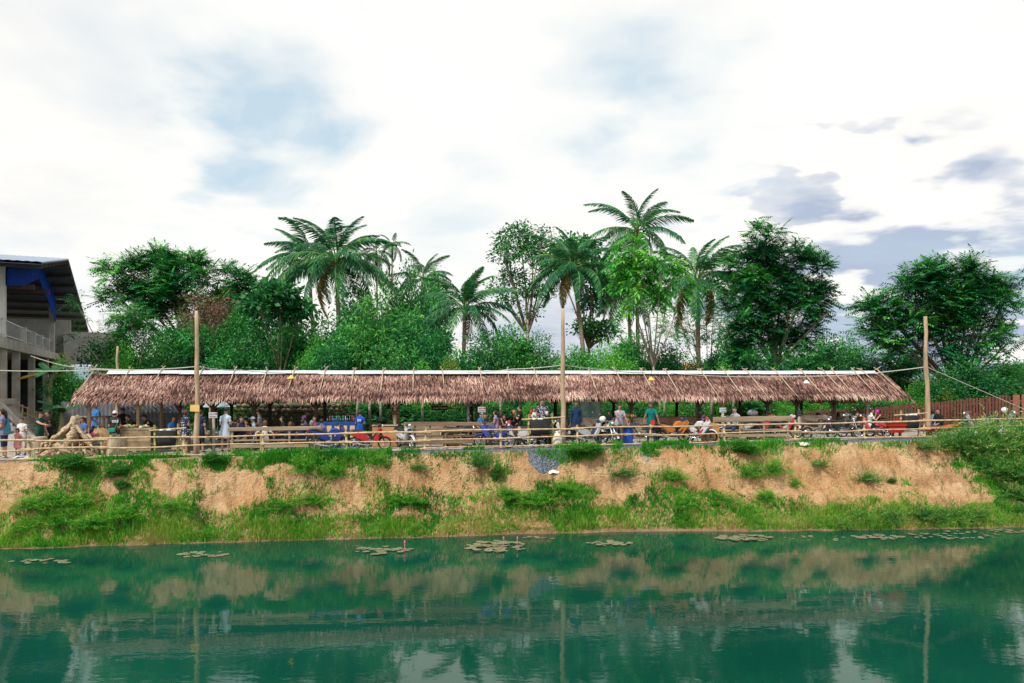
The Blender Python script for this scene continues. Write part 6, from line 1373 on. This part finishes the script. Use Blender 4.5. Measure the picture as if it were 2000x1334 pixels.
def skeleton(pose, H, child=False, heavy=1.0):
    """joint positions (standing height 1.7 before scaling), facing -Y"""
    p = POSE[pose]; k = H / 1.7; hs = 1.22 if child else 1.0; J = {}; le = p['lean']; T = np.array((0, -math.sin(le), math.cos(le))); Fw = np.array((0, -math.cos(le), -math.sin(le)))
    J['pel'] = np.zeros(3); J['belly'] = T * .17; J['chest'] = T * .34; J['up'] = T * .455; J['neck'] = T * .53 + Fw * .012
    hd = un(0, -math.sin(le * .55), math.cos(le * .55)); J['jaw'] = J['neck'] + hd * .075 * hs + Fw * .018; J['head'] = J['neck'] + hd * .155 * hs + Fw * .012; J['crown'] = J['neck'] + hd * .235 * hs
    B = [('pel', 'belly', 'low'), ('belly', 'chest', 'torso'), ('chest', 'up', 'torso'), ('up', 'neck', 'neckb'), ('neck', 'jaw', 'head'), ('jaw', 'head', 'head'), ('head', 'crown', 'head')]
    Rd = dict(pel=.128 * heavy, belly=.118 * heavy, chest=.138 * heavy, up=.112, neck=.052, jaw=.066 * hs, head=.086 * hs, crown=.05 * hs)
    for s, n in ((1, 'L'), (-1, 'R')):
        a = p[n]; sh = J['up'] + np.array((.158 * s, 0, 0)) - T * .025; u = un(a[0][0] * s, a[0][1], a[0][2]); f = un(a[1][0] * s, a[1][1], a[1][2])
        J['sh' + n] = sh; J['el' + n] = sh + u * .275; J['wr' + n] = J['el' + n] + f * .235; J['pa' + n] = J['wr' + n] + f * .075
        B += [('up', 'sh' + n, 'torso'), ('sh' + n, 'el' + n, 'uarm'), ('el' + n, 'wr' + n, 'farm'), ('wr' + n, 'pa' + n, 'hand')]
        Rd.update({'sh' + n: .064, 'el' + n: .043, 'wr' + n: .029, 'pa' + n: .036})
        l = p['legs']; hp = np.array((.088 * s, 0, -.045)); th = un(l[0][0] * s, l[0][1], l[0][2]); sk = un(l[1][0] * s, l[1][1], l[1][2])
        J['hp' + n] = hp; J['kn' + n] = hp + th * .415; J['an' + n] = J['kn' + n] + sk * .385; J['he' + n] = J['an' + n] + np.array((0, .02, -.045)); J['to' + n] = J['an' + n] + np.array((.03 * s, -.16, -.055))
        B += [('pel', 'hp' + n, 'low'), ('hp' + n, 'kn' + n, 'thigh'), ('kn' + n, 'an' + n, 'shin'), ('an' + n, 'to' + n, 'foot')]
        Rd.update({'hp' + n: .094 * heavy, 'kn' + n: .056, 'an' + n: .038, 'to' + n: .034})
    names = sorted({x for b in B for x in b[:2]}, key=lambda q: (q != 'pel', q))
    return {q: J[q] * k for q in names}, B, {q: Rd[q] * k for q in names}, {q: J[q] * k for q in J}, k, hs
PEOPLE = []; TMP = []
def person(label, px, py, v, face, pose, shirt, sleeve='short', bottom=(.03, .035, .06), bkind='trousers', hair='short', skin=0, H=None, child=False, heavy=1.0, hairmat=None, cap=None, seat=None, yaw=0.0, stool=True):
    pos = gp(px, v); zt = zat(py, pos.y) - pos.z; sit = pose.startswith('sit')
    if not sit: H = H or zt * (1.02 if pose in ('leanf', 'pointdown') else 1.0) * (1.0 if pose != 'bend' else 1.22)
    else: H = H or 1.62
    J, B, Rd, JA, k, hs = skeleton(pose, H, child, heavy)
    top = JA['crown'][2] + .052 * hs * k; foot = min(JA['toL'][2], JA['toR'][2]) - .035 * k
    z0 = (zt - top) if sit else -foot
    names = list(J); idx = {n: i for i, n in enumerate(names)}
    me = bpy.data.meshes.new('sk'); me.from_pydata([tuple(J[n]) for n in names], [(idx[a], idx[b]) for a, b, c in B], [])
    o = bpy.data.objects.new('sk', me); COL.objects.link(o); o.modifiers.new('Skin', 'SKIN'); ss = o.modifiers.new('S', 'SUBSURF'); ss.levels = 1; ss.render_levels = 1
    for i, n in enumerate(names):
        sv = me.skin_vertices[0].data[i]; sv.radius = (Rd[n], Rd[n]); sv.use_root = (n == 'pel')
    TMP.append((o, dict(label=label, pos=pos, face=face, J=J, JA=JA, B=B, k=k, hs=hs, z0=z0, shirt=shirt, sleeve=sleeve, bottom=bottom, bkind=bkind, hair=hair, skin=SKIN[skin], hairmat=hairmat or HAIR, cap=cap, sit=sit, pose=pose, H=H, child=child, yaw=yaw, stool=stool, top=top)))
def seg_label(V, J, B):
    best = np.full(len(V), 1e9); lab = np.zeros(len(V), int); par = np.zeros(len(V))
    for i, (a, b, n) in enumerate(B):
        A, C = J[a], J[b]; d = C - A; t = np.clip(((V - A) @ d) / (d @ d + 1e-9), 0, 1); D = np.linalg.norm(V - A - t[:, None] * d, axis=1)
        if n in ('low', 'torso'): D = D * .72
        m = D < best; best[m] = D[m]; lab[m] = i; par[m] = t[m]
    return lab, par
def shell(name, V, N, faces, keep, off, mat, parent, hem=None):
    fs = [f for f, kp in zip(faces, keep) if kp]
    if not fs: return
    us = sorted({i for f in fs for i in f}); mp = {u: i for i, u in enumerate(us)}; o = np.asarray(off)
    VV = V[us] + N[us] * (o[us][:, None] if o.ndim else o)
    MB().add(VV, [tuple(mp[i] for i in f) for f in fs]).obj(name, mat, parent, True)
def finish_people():
    dg = bpy.context.evaluated_depsgraph_get(); dg.update(); got = []
    for o, d in TMP:
        e = o.evaluated_get(dg); m = e.to_mesh(); V = np.zeros(len(m.vertices) * 3); m.vertices.foreach_get('co', V); N = np.zeros(len(m.vertices) * 3); m.vertices.foreach_get('normal', N)
        got.append((V.reshape(-1, 3), N.reshape(-1, 3), [tuple(p.vertices) for p in m.polygons])); e.to_mesh_clear()
    for o, d in TMP:
        me = o.data; bpy.data.objects.remove(o); bpy.data.meshes.remove(me)
    for (V, N, F), (_, d) in zip(got, TMP):
        J, JA, B, k, hs = d['J'], d['JA'], d['B'], d['k'], d['hs']; lab, par = seg_label(V, J, B); kind = np.array([b[2] for b in B])[lab]
        tor = np.isin(kind, ('torso', 'low', 'neckb')); V = V.copy()
        ax = JA['up'] - JA['pel']; ax = ax / np.linalg.norm(ax); fw = un(0, -ax[2], ax[1]); dep = (V - JA['pel']) @ fw
        V[tor] -= (dep[tor] * .22)[:, None] * fw
        t = thing('person', d['label'], 'person', d['pos'] + Vector((0, 0, d['z0'])), math.radians(d['face'])); d['t'] = t
        mb = MB(); mb.add(V, F, 0)
        # face: eyes, nose, mouth, ears
        hc = JA['head']; jw = JA['jaw']; R = .086 * hs * k; hy = math.radians(d['yaw']); Rz = rotm(0, 0, hy)
        def hp(x, y, z): return hc + Rz @ np.array((x * R, y * R, z * R))
        mb.ell(hc, (R * .93, R * 1.08, R * 1.22), 12, 9, Rz, 0); mb.ell(hp(0, -.30, -.62), (R * .66, R * .72, R * .62), 10, 7, Rz, 0)
        for s in (-1, 1): mb.ell(hp(.36 * s, -.93, .08), (R * .17, R * .08, R * .09), 7, 5, Rz, 1); mb.ell(hp(.93 * s, .05, -.05), (R * .10, R * .2, R * .28), 7, 5, Rz, 0)
        mb.ell(hp(0, -1.08, -.22), (R * .16, R * .2, R * .28), 7, 5, Rz, 0); mb.ell(hp(0, -.98, -.66), (R * .30, R * .08, R * .08), 7, 5, Rz, 2)
        # hands: four fingers and a thumb
        for n, s in (('L', 1), ('R', -1)):
            pa, wr = JA['pa' + n], JA['wr' + n]; f = (pa - wr) / np.linalg.norm(pa - wr); side = np.cross(f, (s * .3, 0, 1.0)) if abs(f[2]) < .8 else np.cross(f, (s, .2, 0)); side = side / np.linalg.norm(side); nr = np.cross(side, f)
            for q, ln in ((-1.5, .052), (-.5, .066), (.5, .07), (1.5, .062)):
                b = pa + side * q * .018 * k; c = b + f * ln * .6 * k + nr * .006 * k; e = c + f * ln * .5 * k - nr * .022 * k * s; mb.tube([b - f * .02 * k, b, c, e], [.009 * k, .009 * k, .0085 * k, .006 * k], 5)
            b = wr * .45 + pa * .55 + side * .026 * k; mb.tube([b, b + side * .026 * k + f * .028 * k, b + side * .026 * k + f * .062 * k], [.011 * k, .010 * k, .007 * k], 5)
        mb.obj('body', [d['skin'], EYE, LIP], t, True)
        # clothes
        kf = [[kind[i] for i in f] for f in F]; pf = [np.mean([par[i] for i in f]) for f in F]
        arms = {'none': (), 'short': ('uarm',), 'long': ('uarm', 'farm')}[d['sleeve']]
        zc = np.array([np.mean([V[i][2] for i in f]) for f in F]); cut = JA['pel'][2] - .06 * k
        def is_shirt(f, ks, p):
            c = max(set(ks), key=ks.count)
            if c in ('torso', 'low'): return True
            if c == 'neckb': return p < .35
            if c == 'uarm': return bool(arms) and (p < .62 or 'farm' in arms)
            if c == 'farm': return 'farm' in arms and p < .93
            if c == 'thigh': return p < .10
            return False
        sm_ = mat_of(d['shirt']); off = np.where(np.isin(kind, ('low', 'thigh')), .028, np.where(kind == 'torso', .018, .013)) * k
        shell('shirt', V, N, F, [is_shirt(f, ks, p) for f, ks, p in zip(F, kf, pf)], off, sm_, t)
        if d['bkind'] in ('trousers', 'shorts'):
            def is_tr(f, ks, p):
                c = max(set(ks), key=ks.count)
                if c == 'low': return True
                if c == 'thigh': return True
                if c == 'shin': return (p < .92) if d['bkind'] == 'trousers' else p < .12
                return False
            shell(d['bkind'], V, N, F, [is_tr(f, ks, p) for f, ks, p in zip(F, kf, pf)], .014 * k, mat_of(d['bottom']), t)
        elif d['bkind'] in ('dress', 'skirt'):
            mt = sm_ if d['bkind'] == 'dress' else mat_of(d['bottom']); n = 18; VV = []; FF = []
            for z, r in ((.20, .132), (.06, .150), (-.08, .175), (-.22, .20), (-.36, .22)):
                for i in range(n):
                    a = 2 * pi * i / n; rr = r * (1 + (.05 * math.sin(5 * a) if z < 0 else 0)); VV.append((rr * 1.08 * k * math.cos(a), rr * .86 * k * math.sin(a), z * k))
            for j in range(4):
                for i in range(n): q = (i + 1) % n; FF.append((j * n + i, j * n + n + i, j * n + n + q, j * n + q))
            MB().add(VV, FF).obj('skirt', mt, t, True)
        if d['bkind'] != 'bare':
            shell('footwear', V, N, F, [max(set(ks), key=ks.count) == 'foot' for ks in kf], .006 * k, cm((.06, .05, .045)), t)
        # hair or cap
        hb = MB(); nv, nu = 9, 14; VV = []; FF = []
        for j in range(nv + 1):
            el = pi / 2 - (pi * .80) * j / nv
            for i in range(nu):
                a = 2 * pi * i / nu; x, y, z = math.cos(el) * math.cos(a), math.cos(el) * math.sin(a), math.sin(el)
                fr = max(0, -y) ; zz = z
                lim = -.05 if y > -.2 else .34
                if d['hair'] in ('short',) and y > -.2: lim = -.45 if y > .35 else .0
                if d['hair'] in ('long', 'tail', 'bob') and y > -.2: lim = -1.0
                zz = max(z, lim - .02)
                sc_ = 1.10
                if z < lim: x *= .93; y *= .93
                VV.append(hp(x * .98 * sc_, y * 1.10 * sc_ + .03, zz * 1.25 * sc_ + .03))
        for j in range(nv):
            for i in range(nu): q = (i + 1) % nu; FF.append((j * nu + i, j * nu + nu + i, j * nu + nu + q, j * nu + q))
        hb.add(VV, FF)
        if d['hair'] == 'long': hb.tube([hp(0, .72, .5), hp(0, .95, -.6), hp(0, 1.0, -1.7), hp(0, .95, -2.9)], [R * .75, R * .95, R * .9, R * .5], 9, 0, True, .45)
        if d['hair'] == 'bob':
            for s in (-1, 1): hb.ell(hp(.72 * s, .25, -.45), (R * .34, R * .62, R * .75), 8, 6, Rz)
            hb.ell(hp(0, .75, -.5), (R * .8, R * .4, R * .75), 8, 6, Rz)
        if d['hair'] == 'tail': hb.tube([hp(0, 1.05, .55), hp(0, 1.45, .1), hp(0, 1.4, -1.2)], [R * .3, R * .32, R * .12], 8)
        if d['hair'] == 'bun': hb.ell(hp(0, .95, .75), (R * .42, R * .42, R * .4), 9, 7)
        hb.obj('hair', d['hairmat'], t, True)
        if d['cap']:
            cb = MB(); V2 = []; F2 = []
            for j in range(6):
                el = pi / 2 * (1 - j / 5) + .12
                for i in range(14): a = 2 * pi * i / 14; V2.append(hp(math.cos(el) * math.cos(a) * 1.16, math.cos(el) * math.sin(a) * 1.28, math.sin(el) * 1.42 + .12))
            for j in range(5):
                for i in range(14): q = (i + 1) % 14; F2.append((j * 14 + i, j * 14 + 14 + i, j * 14 + 14 + q, j * 14 + q))
            cb.add(V2, F2); co = cb.obj('cap', mat_of(d['cap']), t, True); MB().ell(hp(0, -1.5, .34), (R * .85, R * .75, R * .08), 10, 5, Rz).obj('brim', mat_of(d['cap']), co, True)
        # seat under those who sit
        if d['sit'] and d['stool']:
            h = d['z0'] - .13 * k; p = d['pos']
            if h > .12:
                s = thing('wooden_stool', 'low wooden stool under the ' + ' '.join(d['label'].split()[:11]), 'stool', p, math.radians(d['face']), 'stools under the seated visitors')
                MB().rbox((0, -.06, h - .02), (.36, .34, .045), None, 0, .012).obj('seat', OLDWOOD, s)
                for sx in (-1, 1):
                    for sy in (-1, 1): MB().tube([(sx * .13, -.06 + sy * .12, h - .03), (sx * .15, -.06 + sy * .14, 0)], .02, 6).obj('leg', OLDWOOD, s)
        PEOPLE.append(d)
def mat_of(c): return c if not isinstance(c, tuple) else cm(c, .85)
NAVY = (.015, .025, .07); BLK = (.015, .015, .018); WHT = (.70, .70, .70); DEN = (.03, .05, .11)
FLORAL = dots('floral', (.62, .66, .74), (.012, .02, .07), 11, .26); POLKA = dots('polka', (.72, .72, .74), (.012, .02, .08), 15, .30)
BSTR = stripes('blue_stripe', (.30, .42, .58), (.46, .53, .62), 7, 'X'); DSTR = stripes('dark_stripe', (.02, .025, .05), (.45, .5, .56), 9, 'Z'); PST = stripes('polo_stripe', (.55, .57, .62), (.02, .03, .06), 7, 'X')
BLUEPAT = dots('blue_pattern', (.30, .38, .55), (.05, .12, .32), 12, .3)
person('woman in a grey blue long shirt at the left edge', 8, 800, 1.1, -75, 'hold', (.17, .20, .30), 'short', NAVY, 'shorts', 'long', 1)
person('girl in a white t-shirt at the left, facing the pond', 44, 817, 2.3, 5, 'hold', WHT, 'short', (.55, .50, .48), 'shorts', 'bun', 1)
person('small child in a pink dress beside the girl in white', 35, 839, 1.5, -10, 'stand', (.80, .30, .28), 'none', (.8, .3, .28), 'dress', 'bob', 1, child=True)
person('man in a dark green sleeveless shirt pointing over the driftwood', 77, 806, 2.4, 75, 'point', (.01, .07, .05), 'none', DEN, 'trousers', 'short', 1)
person('man in a black t-shirt with head bowed by the driftwood', 97, 803, 2.9, -55, 'hold', BLK, 'short', BLK, 'trousers', 'short', 0)
person('man in a patterned blue shirt sitting behind the driftwood', 165, 813, 1.8, -25, 'sit', BLUEPAT, 'short', (.05, .12, .3), 'shorts', 'short', 0, yaw=-20)
person('girl in magenta sitting behind the driftwood, back turned', 177, 835, 1.5, 160, 'sit', (.62, .06, .35), 'none', (.10, .25, .42), 'shorts', 'long', 1, H=1.25)
person('child in a bright blue shirt behind the raised table', 188, 788, 4.6, -30, 'stand', (.03, .22, .62), 'short', BLK, 'trousers', 'short', 0)
person('man with a pink and white cap and green bag, back turned', 224, 804, 1.5, 195, 'hold', (.025, .025, .035), 'short', (.50, .42, .32), 'shorts', 'short', 1, cap=(.70, .55, .68), heavy=1.1, yaw=-15)
person('dark figure with a blue cap deep in the stall at the left', 240, 798, 4.4, 20, 'hold', BLK, 'short', BLK, 'trousers', 'short', 0, cap=(.04, .08, .35))
person('vendor in black bending over the vegetable counter, left one', 272, 818, 3.0, -60, 'bend', BLK, 'long', BLK, 'trousers', 'short', 0, H=1.6)
person('vendor in black with a cap bending over the counter, right one', 303, 818, 3.0, -50, 'bend', BLK, 'short', BLK, 'trousers', 'short', 0, H=1.6, cap=(.015, .015, .018))
person('woman in a blue jacket with tied hair sitting by the counter', 336, 811, 2.9, 60, 'sit', (.03, .15, .45), 'long', NAVY, 'trousers', 'tail', 0)
person('woman in a navy floral dress, back turned, by the left pole', 361, 802, 1.4, 150, 'hold', FLORAL, 'short', NAVY, 'dress', 'bob', 1, heavy=1.12, hairmat=pm('hair_red', (.10, .02, .02), (.06, .015, .012), 12, .5))
person('man in a navy t-shirt standing behind the left pole', 391, 802, 1.3, 170, 'stand', NAVY, 'short', BLK, 'shorts', 'short', 1)
person('woman in a pale blue striped dress, back turned', 440, 799, 1.4, 175, 'hold', BSTR, 'short', BLK, 'dress', 'bun', 1)
person('seated teenager in black behind the bench, leftmost', 458, 815, 2.0, 150, 'sit', BLK, 'short', DEN, 'shorts', 'short', 1)
person('boy in navy with white piping resting his chin on his hand', 472, 812, 1.9, 20, 'sitface', NAVY, 'short', (.1, .1, .12), 'shorts', 'short', 1)
person('girl in pink grey sitting between the boy and the capped person', 484, 819, 2.2, -20, 'sit', (.45, .25, .26), 'short', DEN, 'shorts', 'bob', 1)
person('seated person with a pale cap and light blue shirt', 498, 813, 2.4, -70, 'sit', (.32, .42, .55), 'short', DEN, 'shorts', 'short', 1, cap=(.45, .50, .60))
person('young man in a dark striped t-shirt looking left', 508, 802, 2.7, -80, 'hold', DSTR, 'short', BLK, 'trousers', 'short', 1, H=1.55)
person('brown haired person in a white t-shirt on the bench, back turned', 517, 820, 1.45, 180, 'sitwide', (.74, .70, .74), 'short', (.5, .05, .05), 'shorts', 'bob', 1, hairmat=HAIRB, stool=False)
person('woman with dark hair looking left at the middle of the bench', 555, 812, 2.3, -60, 'sit', BLK, 'short', DEN, 'trousers', 'bob', 1)
person('brown haired person in navy on the bench, back turned', 566, 823, 1.45, 180, 'sit', NAVY, 'short', DEN, 'shorts', 'bob', 1, hairmat=HAIRB, stool=False)
person('dark haired person behind the brown haired one', 568, 813, 2.8, 160, 'sit', BLK, 'short', DEN, 'trousers', 'bob', 0)
person('boy in navy and white on the bench, back turned', 589, 818, 1.45, 165, 'sit', NAVY, 'short', DEN, 'shorts', 'short', 1, stool=False)
person('seated person with a purple cap and grey shirt', 598, 811, 2.2, -100, 'sit', (.12, .12, .16), 'short', DEN, 'trousers', 'short', 0, cap=(.10, .04, .22))
person('woman in a pink top behind the grey shirted boy', 613, 811, 2.5, 30, 'sit', (.60, .12, .28), 'short', DEN, 'trousers', 'bob', 1)
person('person with a grey head covering on the bench', 608, 820, 1.9, 180, 'sit', (.12, .12, .14), 'long', DEN, 'trousers', 'bob', 0, hairmat=HAIRG)
person('boy in a grey blue shirt at the right end of the bench', 627, 817, 1.35, 170, 'sit', (.10, .12, .22), 'short', (.1, .2, .35), 'shorts', 'short', 0, stool=False)
person('man in a bright blue t-shirt with white print, back turned at the bar', 703, 803, 1.75, 178, 'hold', (.015, .08, .42), 'short', NAVY, 'trousers', 'short', 0)
person('dark haired vendor behind the bar counter, left', 680, 810, 3.3, 0, 'stand', BLK, 'short', BLK, 'trousers', 'short', 0, H=1.4)
person('dark haired vendor behind the bar counter, right', 690, 816, 3.0, 40, 'stand', (.05, .05, .06), 'short', BLK, 'trousers', 'bob', 0, H=1.3)
person('seated person in black between red motorbike and stall post', 742, 822, 3.2, 170, 'sit', BLK, 'short', BLK, 'trousers', 'short', 0)
person('seated person in light blue beside the stall post', 758, 828, 2.9, -60, 'sitlean', (.25, .38, .58), 'short', NAVY, 'trousers', 'short', 0)
person('dark seated figure with grey shirt behind the dark bench', 858, 817, 3.6, 170, 'sit', (.20, .20, .24), 'short', BLK, 'trousers', 'bob', 0)
person('dark haired figure low behind the dark bench at its right end', 882, 829, 3.6, 170, 'sitlean', BLK, 'short', BLK, 'trousers', 'short', 0)
person('woman in black holding the toddler on her lap', 949, 806, 2.0, -15, 'sit', BLK, 'short', BLK, 'trousers', 'tail', 1)
person('toddler in a blue shirt held by the woman in black', 939, 807, 1.72, 10, 'sit', (.03, .18, .42), 'short', (.05, .1, .2), 'shorts', 'short', 1, H=.95, child=True, stool=False)
person('woman with long dark hair and purple top facing left', 971, 800, 1.9, -110, 'sit', (.28, .20, .34), 'short', DEN, 'trousers', 'long', 1)
person('woman in a black top with bent head behind the blue motorbike', 991, 808, 2.0, -60, 'sitface', BLK, 'short', BLK, 'trousers', 'bob', 0)
person('dark figure behind the man lifting a brown cup', 1003, 803, 3.0, 20, 'sit', BLK, 'long', BLK, 'trousers', 'short', 0)
person('man in a black t-shirt lifting a brown cup, looking left', 1016, 793, 1.6, -105, 'drink', BLK, 'short', (.50, .42, .32), 'shorts', 'short', 1)
person('girl with long hair drinking from a red cup', 1044, 805, 1.9, -5, 'drinkR', WHT, 'short', DEN, 'trousers', 'long', 1, H=1.5)
person('teenage boy in a navy and white polka dot shirt', 1059, 780, 1.5, 5, 'hold', POLKA, 'short', BLK, 'trousers', 'short', 0)
person('small child in pale shirt beside the hanging bin', 1071, 825, 1.3, 60, 'hold', (.42, .40, .34), 'short', (.35, .25, .2), 'shorts', 'short', 0, child=True)
person('man in a dark navy long sleeved shirt walking behind the fence', 1125, 784, .85, 8, 'stand', (.012, .035, .10), 'long', DEN, 'trousers', 'short', 2)
person('man in a pale grey t-shirt leaning on the fence and pointing down', 1209, 791, .52, 6, 'pointdown', (.40, .38, .46), 'short', (.12, .12, .06), 'trousers', 'short', 0, heavy=1.05)
person('man in a teal shirt with red sash leaning on the fence', 1272, 788, .50, -12, 'leanf', (.0, .17, .17), 'short', (.04, .04, .06), 'trousers', 'short', 2, heavy=1.05, yaw=-50)
person('man in black behind the white and green motorbike', 1190, 803, 2.6, -40, 'stand', BLK, 'short', BLK, 'trousers', 'short', 0)
person('grey haired person sitting behind the teal shirt man', 1248, 813, 3.4, -40, 'sit', BLK, 'long', BLK, 'trousers', 'short', 0, hairmat=HAIRG)
person('dark haired woman sitting right of the grey haired person', 1258, 812, 3.0, 150, 'sit', (.10, .10, .11), 'short', BLK, 'trousers', 'bob', 0)
person('person with a dark purple cap behind the sport motorbikes', 1372, 810, 2.6, 10, 'sit', BLK, 'short', BLK, 'trousers', 'short', 2, cap=(.08, .04, .18))
person('man in a black and white striped polo looking left over the bench', 1437, 794, 1.25, -55, 'sitwide', PST, 'short', DEN, 'trousers', 'short', 1, H=1.72, stool=True)
person('person in pale grey sitting with back turned at the right of the stall', 1598, 805, 3.3, 178, 'sit', (.34, .34, .38), 'short', DEN, 'trousers', 'short', 0)
person('dark haired person sitting behind the black motorbikes', 1637, 804, 3.1, 150, 'sit', (.08, .09, .10), 'short', BLK, 'trousers', 'bob', 0)
person('woman in black raising a hand to her hair at the right', 1673, 803, 2.0, -10, 'sitface', BLK, 'short', BLK, 'trousers', 'long', 1)
person('boy in a white t-shirt drinking from a magenta cup on the red scooter', 1697, 797, .78, 80, 'sitface', WHT, 'short', BLK, 'shorts', 'short', 1, H=1.5, stool=False)
person('person in pale blue behind the right pole', 1822, 800, 2.0, 150, 'sit', (.35, .42, .55), 'short', DEN, 'trousers', 'short', 1)
person('person in a dark jacket stretching an arm right of the pole', 1834, 797, 1.8, -60, 'sit', BLK, 'long', (.05, .08, .2), 'trousers', 'short', 1)
finish_people()
def at_joint(lbl, j, off=(0, 0, 0)):
    d = next(x for x in PEOPLE if x['label'].startswith(lbl)); return d['t'].matrix_basis @ Vector(d['JA'][j] + np.array(off))
def cup(label, who, j, col, off=(0, -.04, .05), s=1.0):
    t = thing('cup', label, 'cup', at_joint(who, j, off)); MB().lathe((0, 0, -.07 * s), [(.035 * s, 0), (.05 * s, .14 * s), (.045 * s, .14 * s), (.03 * s, .01)], 10).obj('cup_wall', cm(col, .4), t, True); MB().lathe((0, 0, .06 * s), [(.052 * s, 0), (.05 * s, .015)], 10).obj('lid', cm(col, .4), t)
cup('magenta cup held by the drinking boy', 'boy in a white t-shirt drinking', 'paL', (.75, .02, .45), s=1.3)
cup('red cup at the mouth of the long haired girl', 'girl with long hair drinking', 'paR', (.65, .02, .05), s=1.2)
cup('brown cup lifted by the man in black', 'man in a black t-shirt lifting', 'paL', (.42, .17, .08), s=1.4)
cup('white cup held by the polka dot boy', 'teenage boy', 'paL', (.70, .62, .60), s=1.3)
# green shoulder bag, white print patches
d = next(x for x in PEOPLE if x['label'].startswith('man with a pink')); t = thing('shoulder_bag', 'small green shoulder bag on the back of the capped man', 'bag', d['t'].matrix_basis @ Vector((.06, .19, .05)), math.radians(195)); MB().rbox((0, 0, 0), (.24, .08, .17), None, 0, .03).obj('pouch', cm((.02, .28, .16)), t)
MB().tube([(-.1, 0, .07), (-.18, -.02, .25), (-.2, -.10, .42)], .014, 5).obj('strap', cm((.02, .28, .16)), t)
for who, off, w, h, c in (('man with a pink', (-.05, .155, .40), .24, .10, (.62, .62, .62)), ('man in a bright blue', (0, .15, .36), .16, .10, (.55, .62, .68))):
    d = next(x for x in PEOPLE if x['label'].startswith(who)); mb = MB(); k = d['k']
    for i in range(6): mb.box((off[0] + (i % 3 - 1) * w / 3, off[1] * k + .012, (off[2] + (i // 3) * .055 - .03) * k), (w / 3 * .75, .012, h * .4), rotm(0, 0, .1 * (i % 2)))
    o = mb.obj('shirt_print', cm(c), d['t']); o['kind'] = 'stuff'
# red sash of the teal man, blue shawl of the woman at the edge
d = next(x for x in PEOPLE if x['label'].startswith('man in a teal')); k = d['k']; mb = MB(); mb.add([(-.02 * k, -.16 * k, .05 * k), (.14 * k, -.14 * k, .05 * k), (.13 * k, -.15 * k, -.24 * k), (.0, -.17 * k, -.26 * k), (-.02 * k, -.14 * k, .05 * k), (.14 * k, -.12 * k, .05 * k), (.13 * k, -.13 * k, -.24 * k), (.0, -.15 * k, -.26 * k)], [(0, 1, 2, 3), (7, 6, 5, 4), (0, 3, 7, 4), (1, 5, 6, 2), (3, 2, 6, 7), (0, 4, 5, 1)]).obj('sash', cm((.62, .03, .02)), d['t'])
d = next(x for x in PEOPLE if x['label'].startswith('woman in a grey blue')); k = d['k']; V = []
for i in range(5):
    for a in (-.16, -.05, .06, .17): V.append((a * k, (.12 + .05 * math.sin(i + a * 9)) * k, (.46 - .14 * i) * k))
MB().add(V, [(r * 4 + c, r * 4 + c + 1, r * 4 + c + 5, r * 4 + c + 4) for r in range(4) for c in range(3)]).obj('shawl', cm((.05, .30, .48)), d['t'], True)
t = thing('backpack', 'grey backpack lying on the pale bench right of the striped shirt man', 'backpack', gp(1470, 1.15) + Vector((0, 0, 1.02)), TH); MB().ell((0, 0, .12), (.24, .15, .15), 12, 8).obj('bag_body', pm('grey_fabric', (.10, .10, .12), (.2, .2, .23), 6, .8), t, True); MB().tube([(-.1, -.1, .22), (0, -.14, .28), (.1, -.1, .22)], .015, 5).obj('strap', cm((.05, .05, .06)), t)
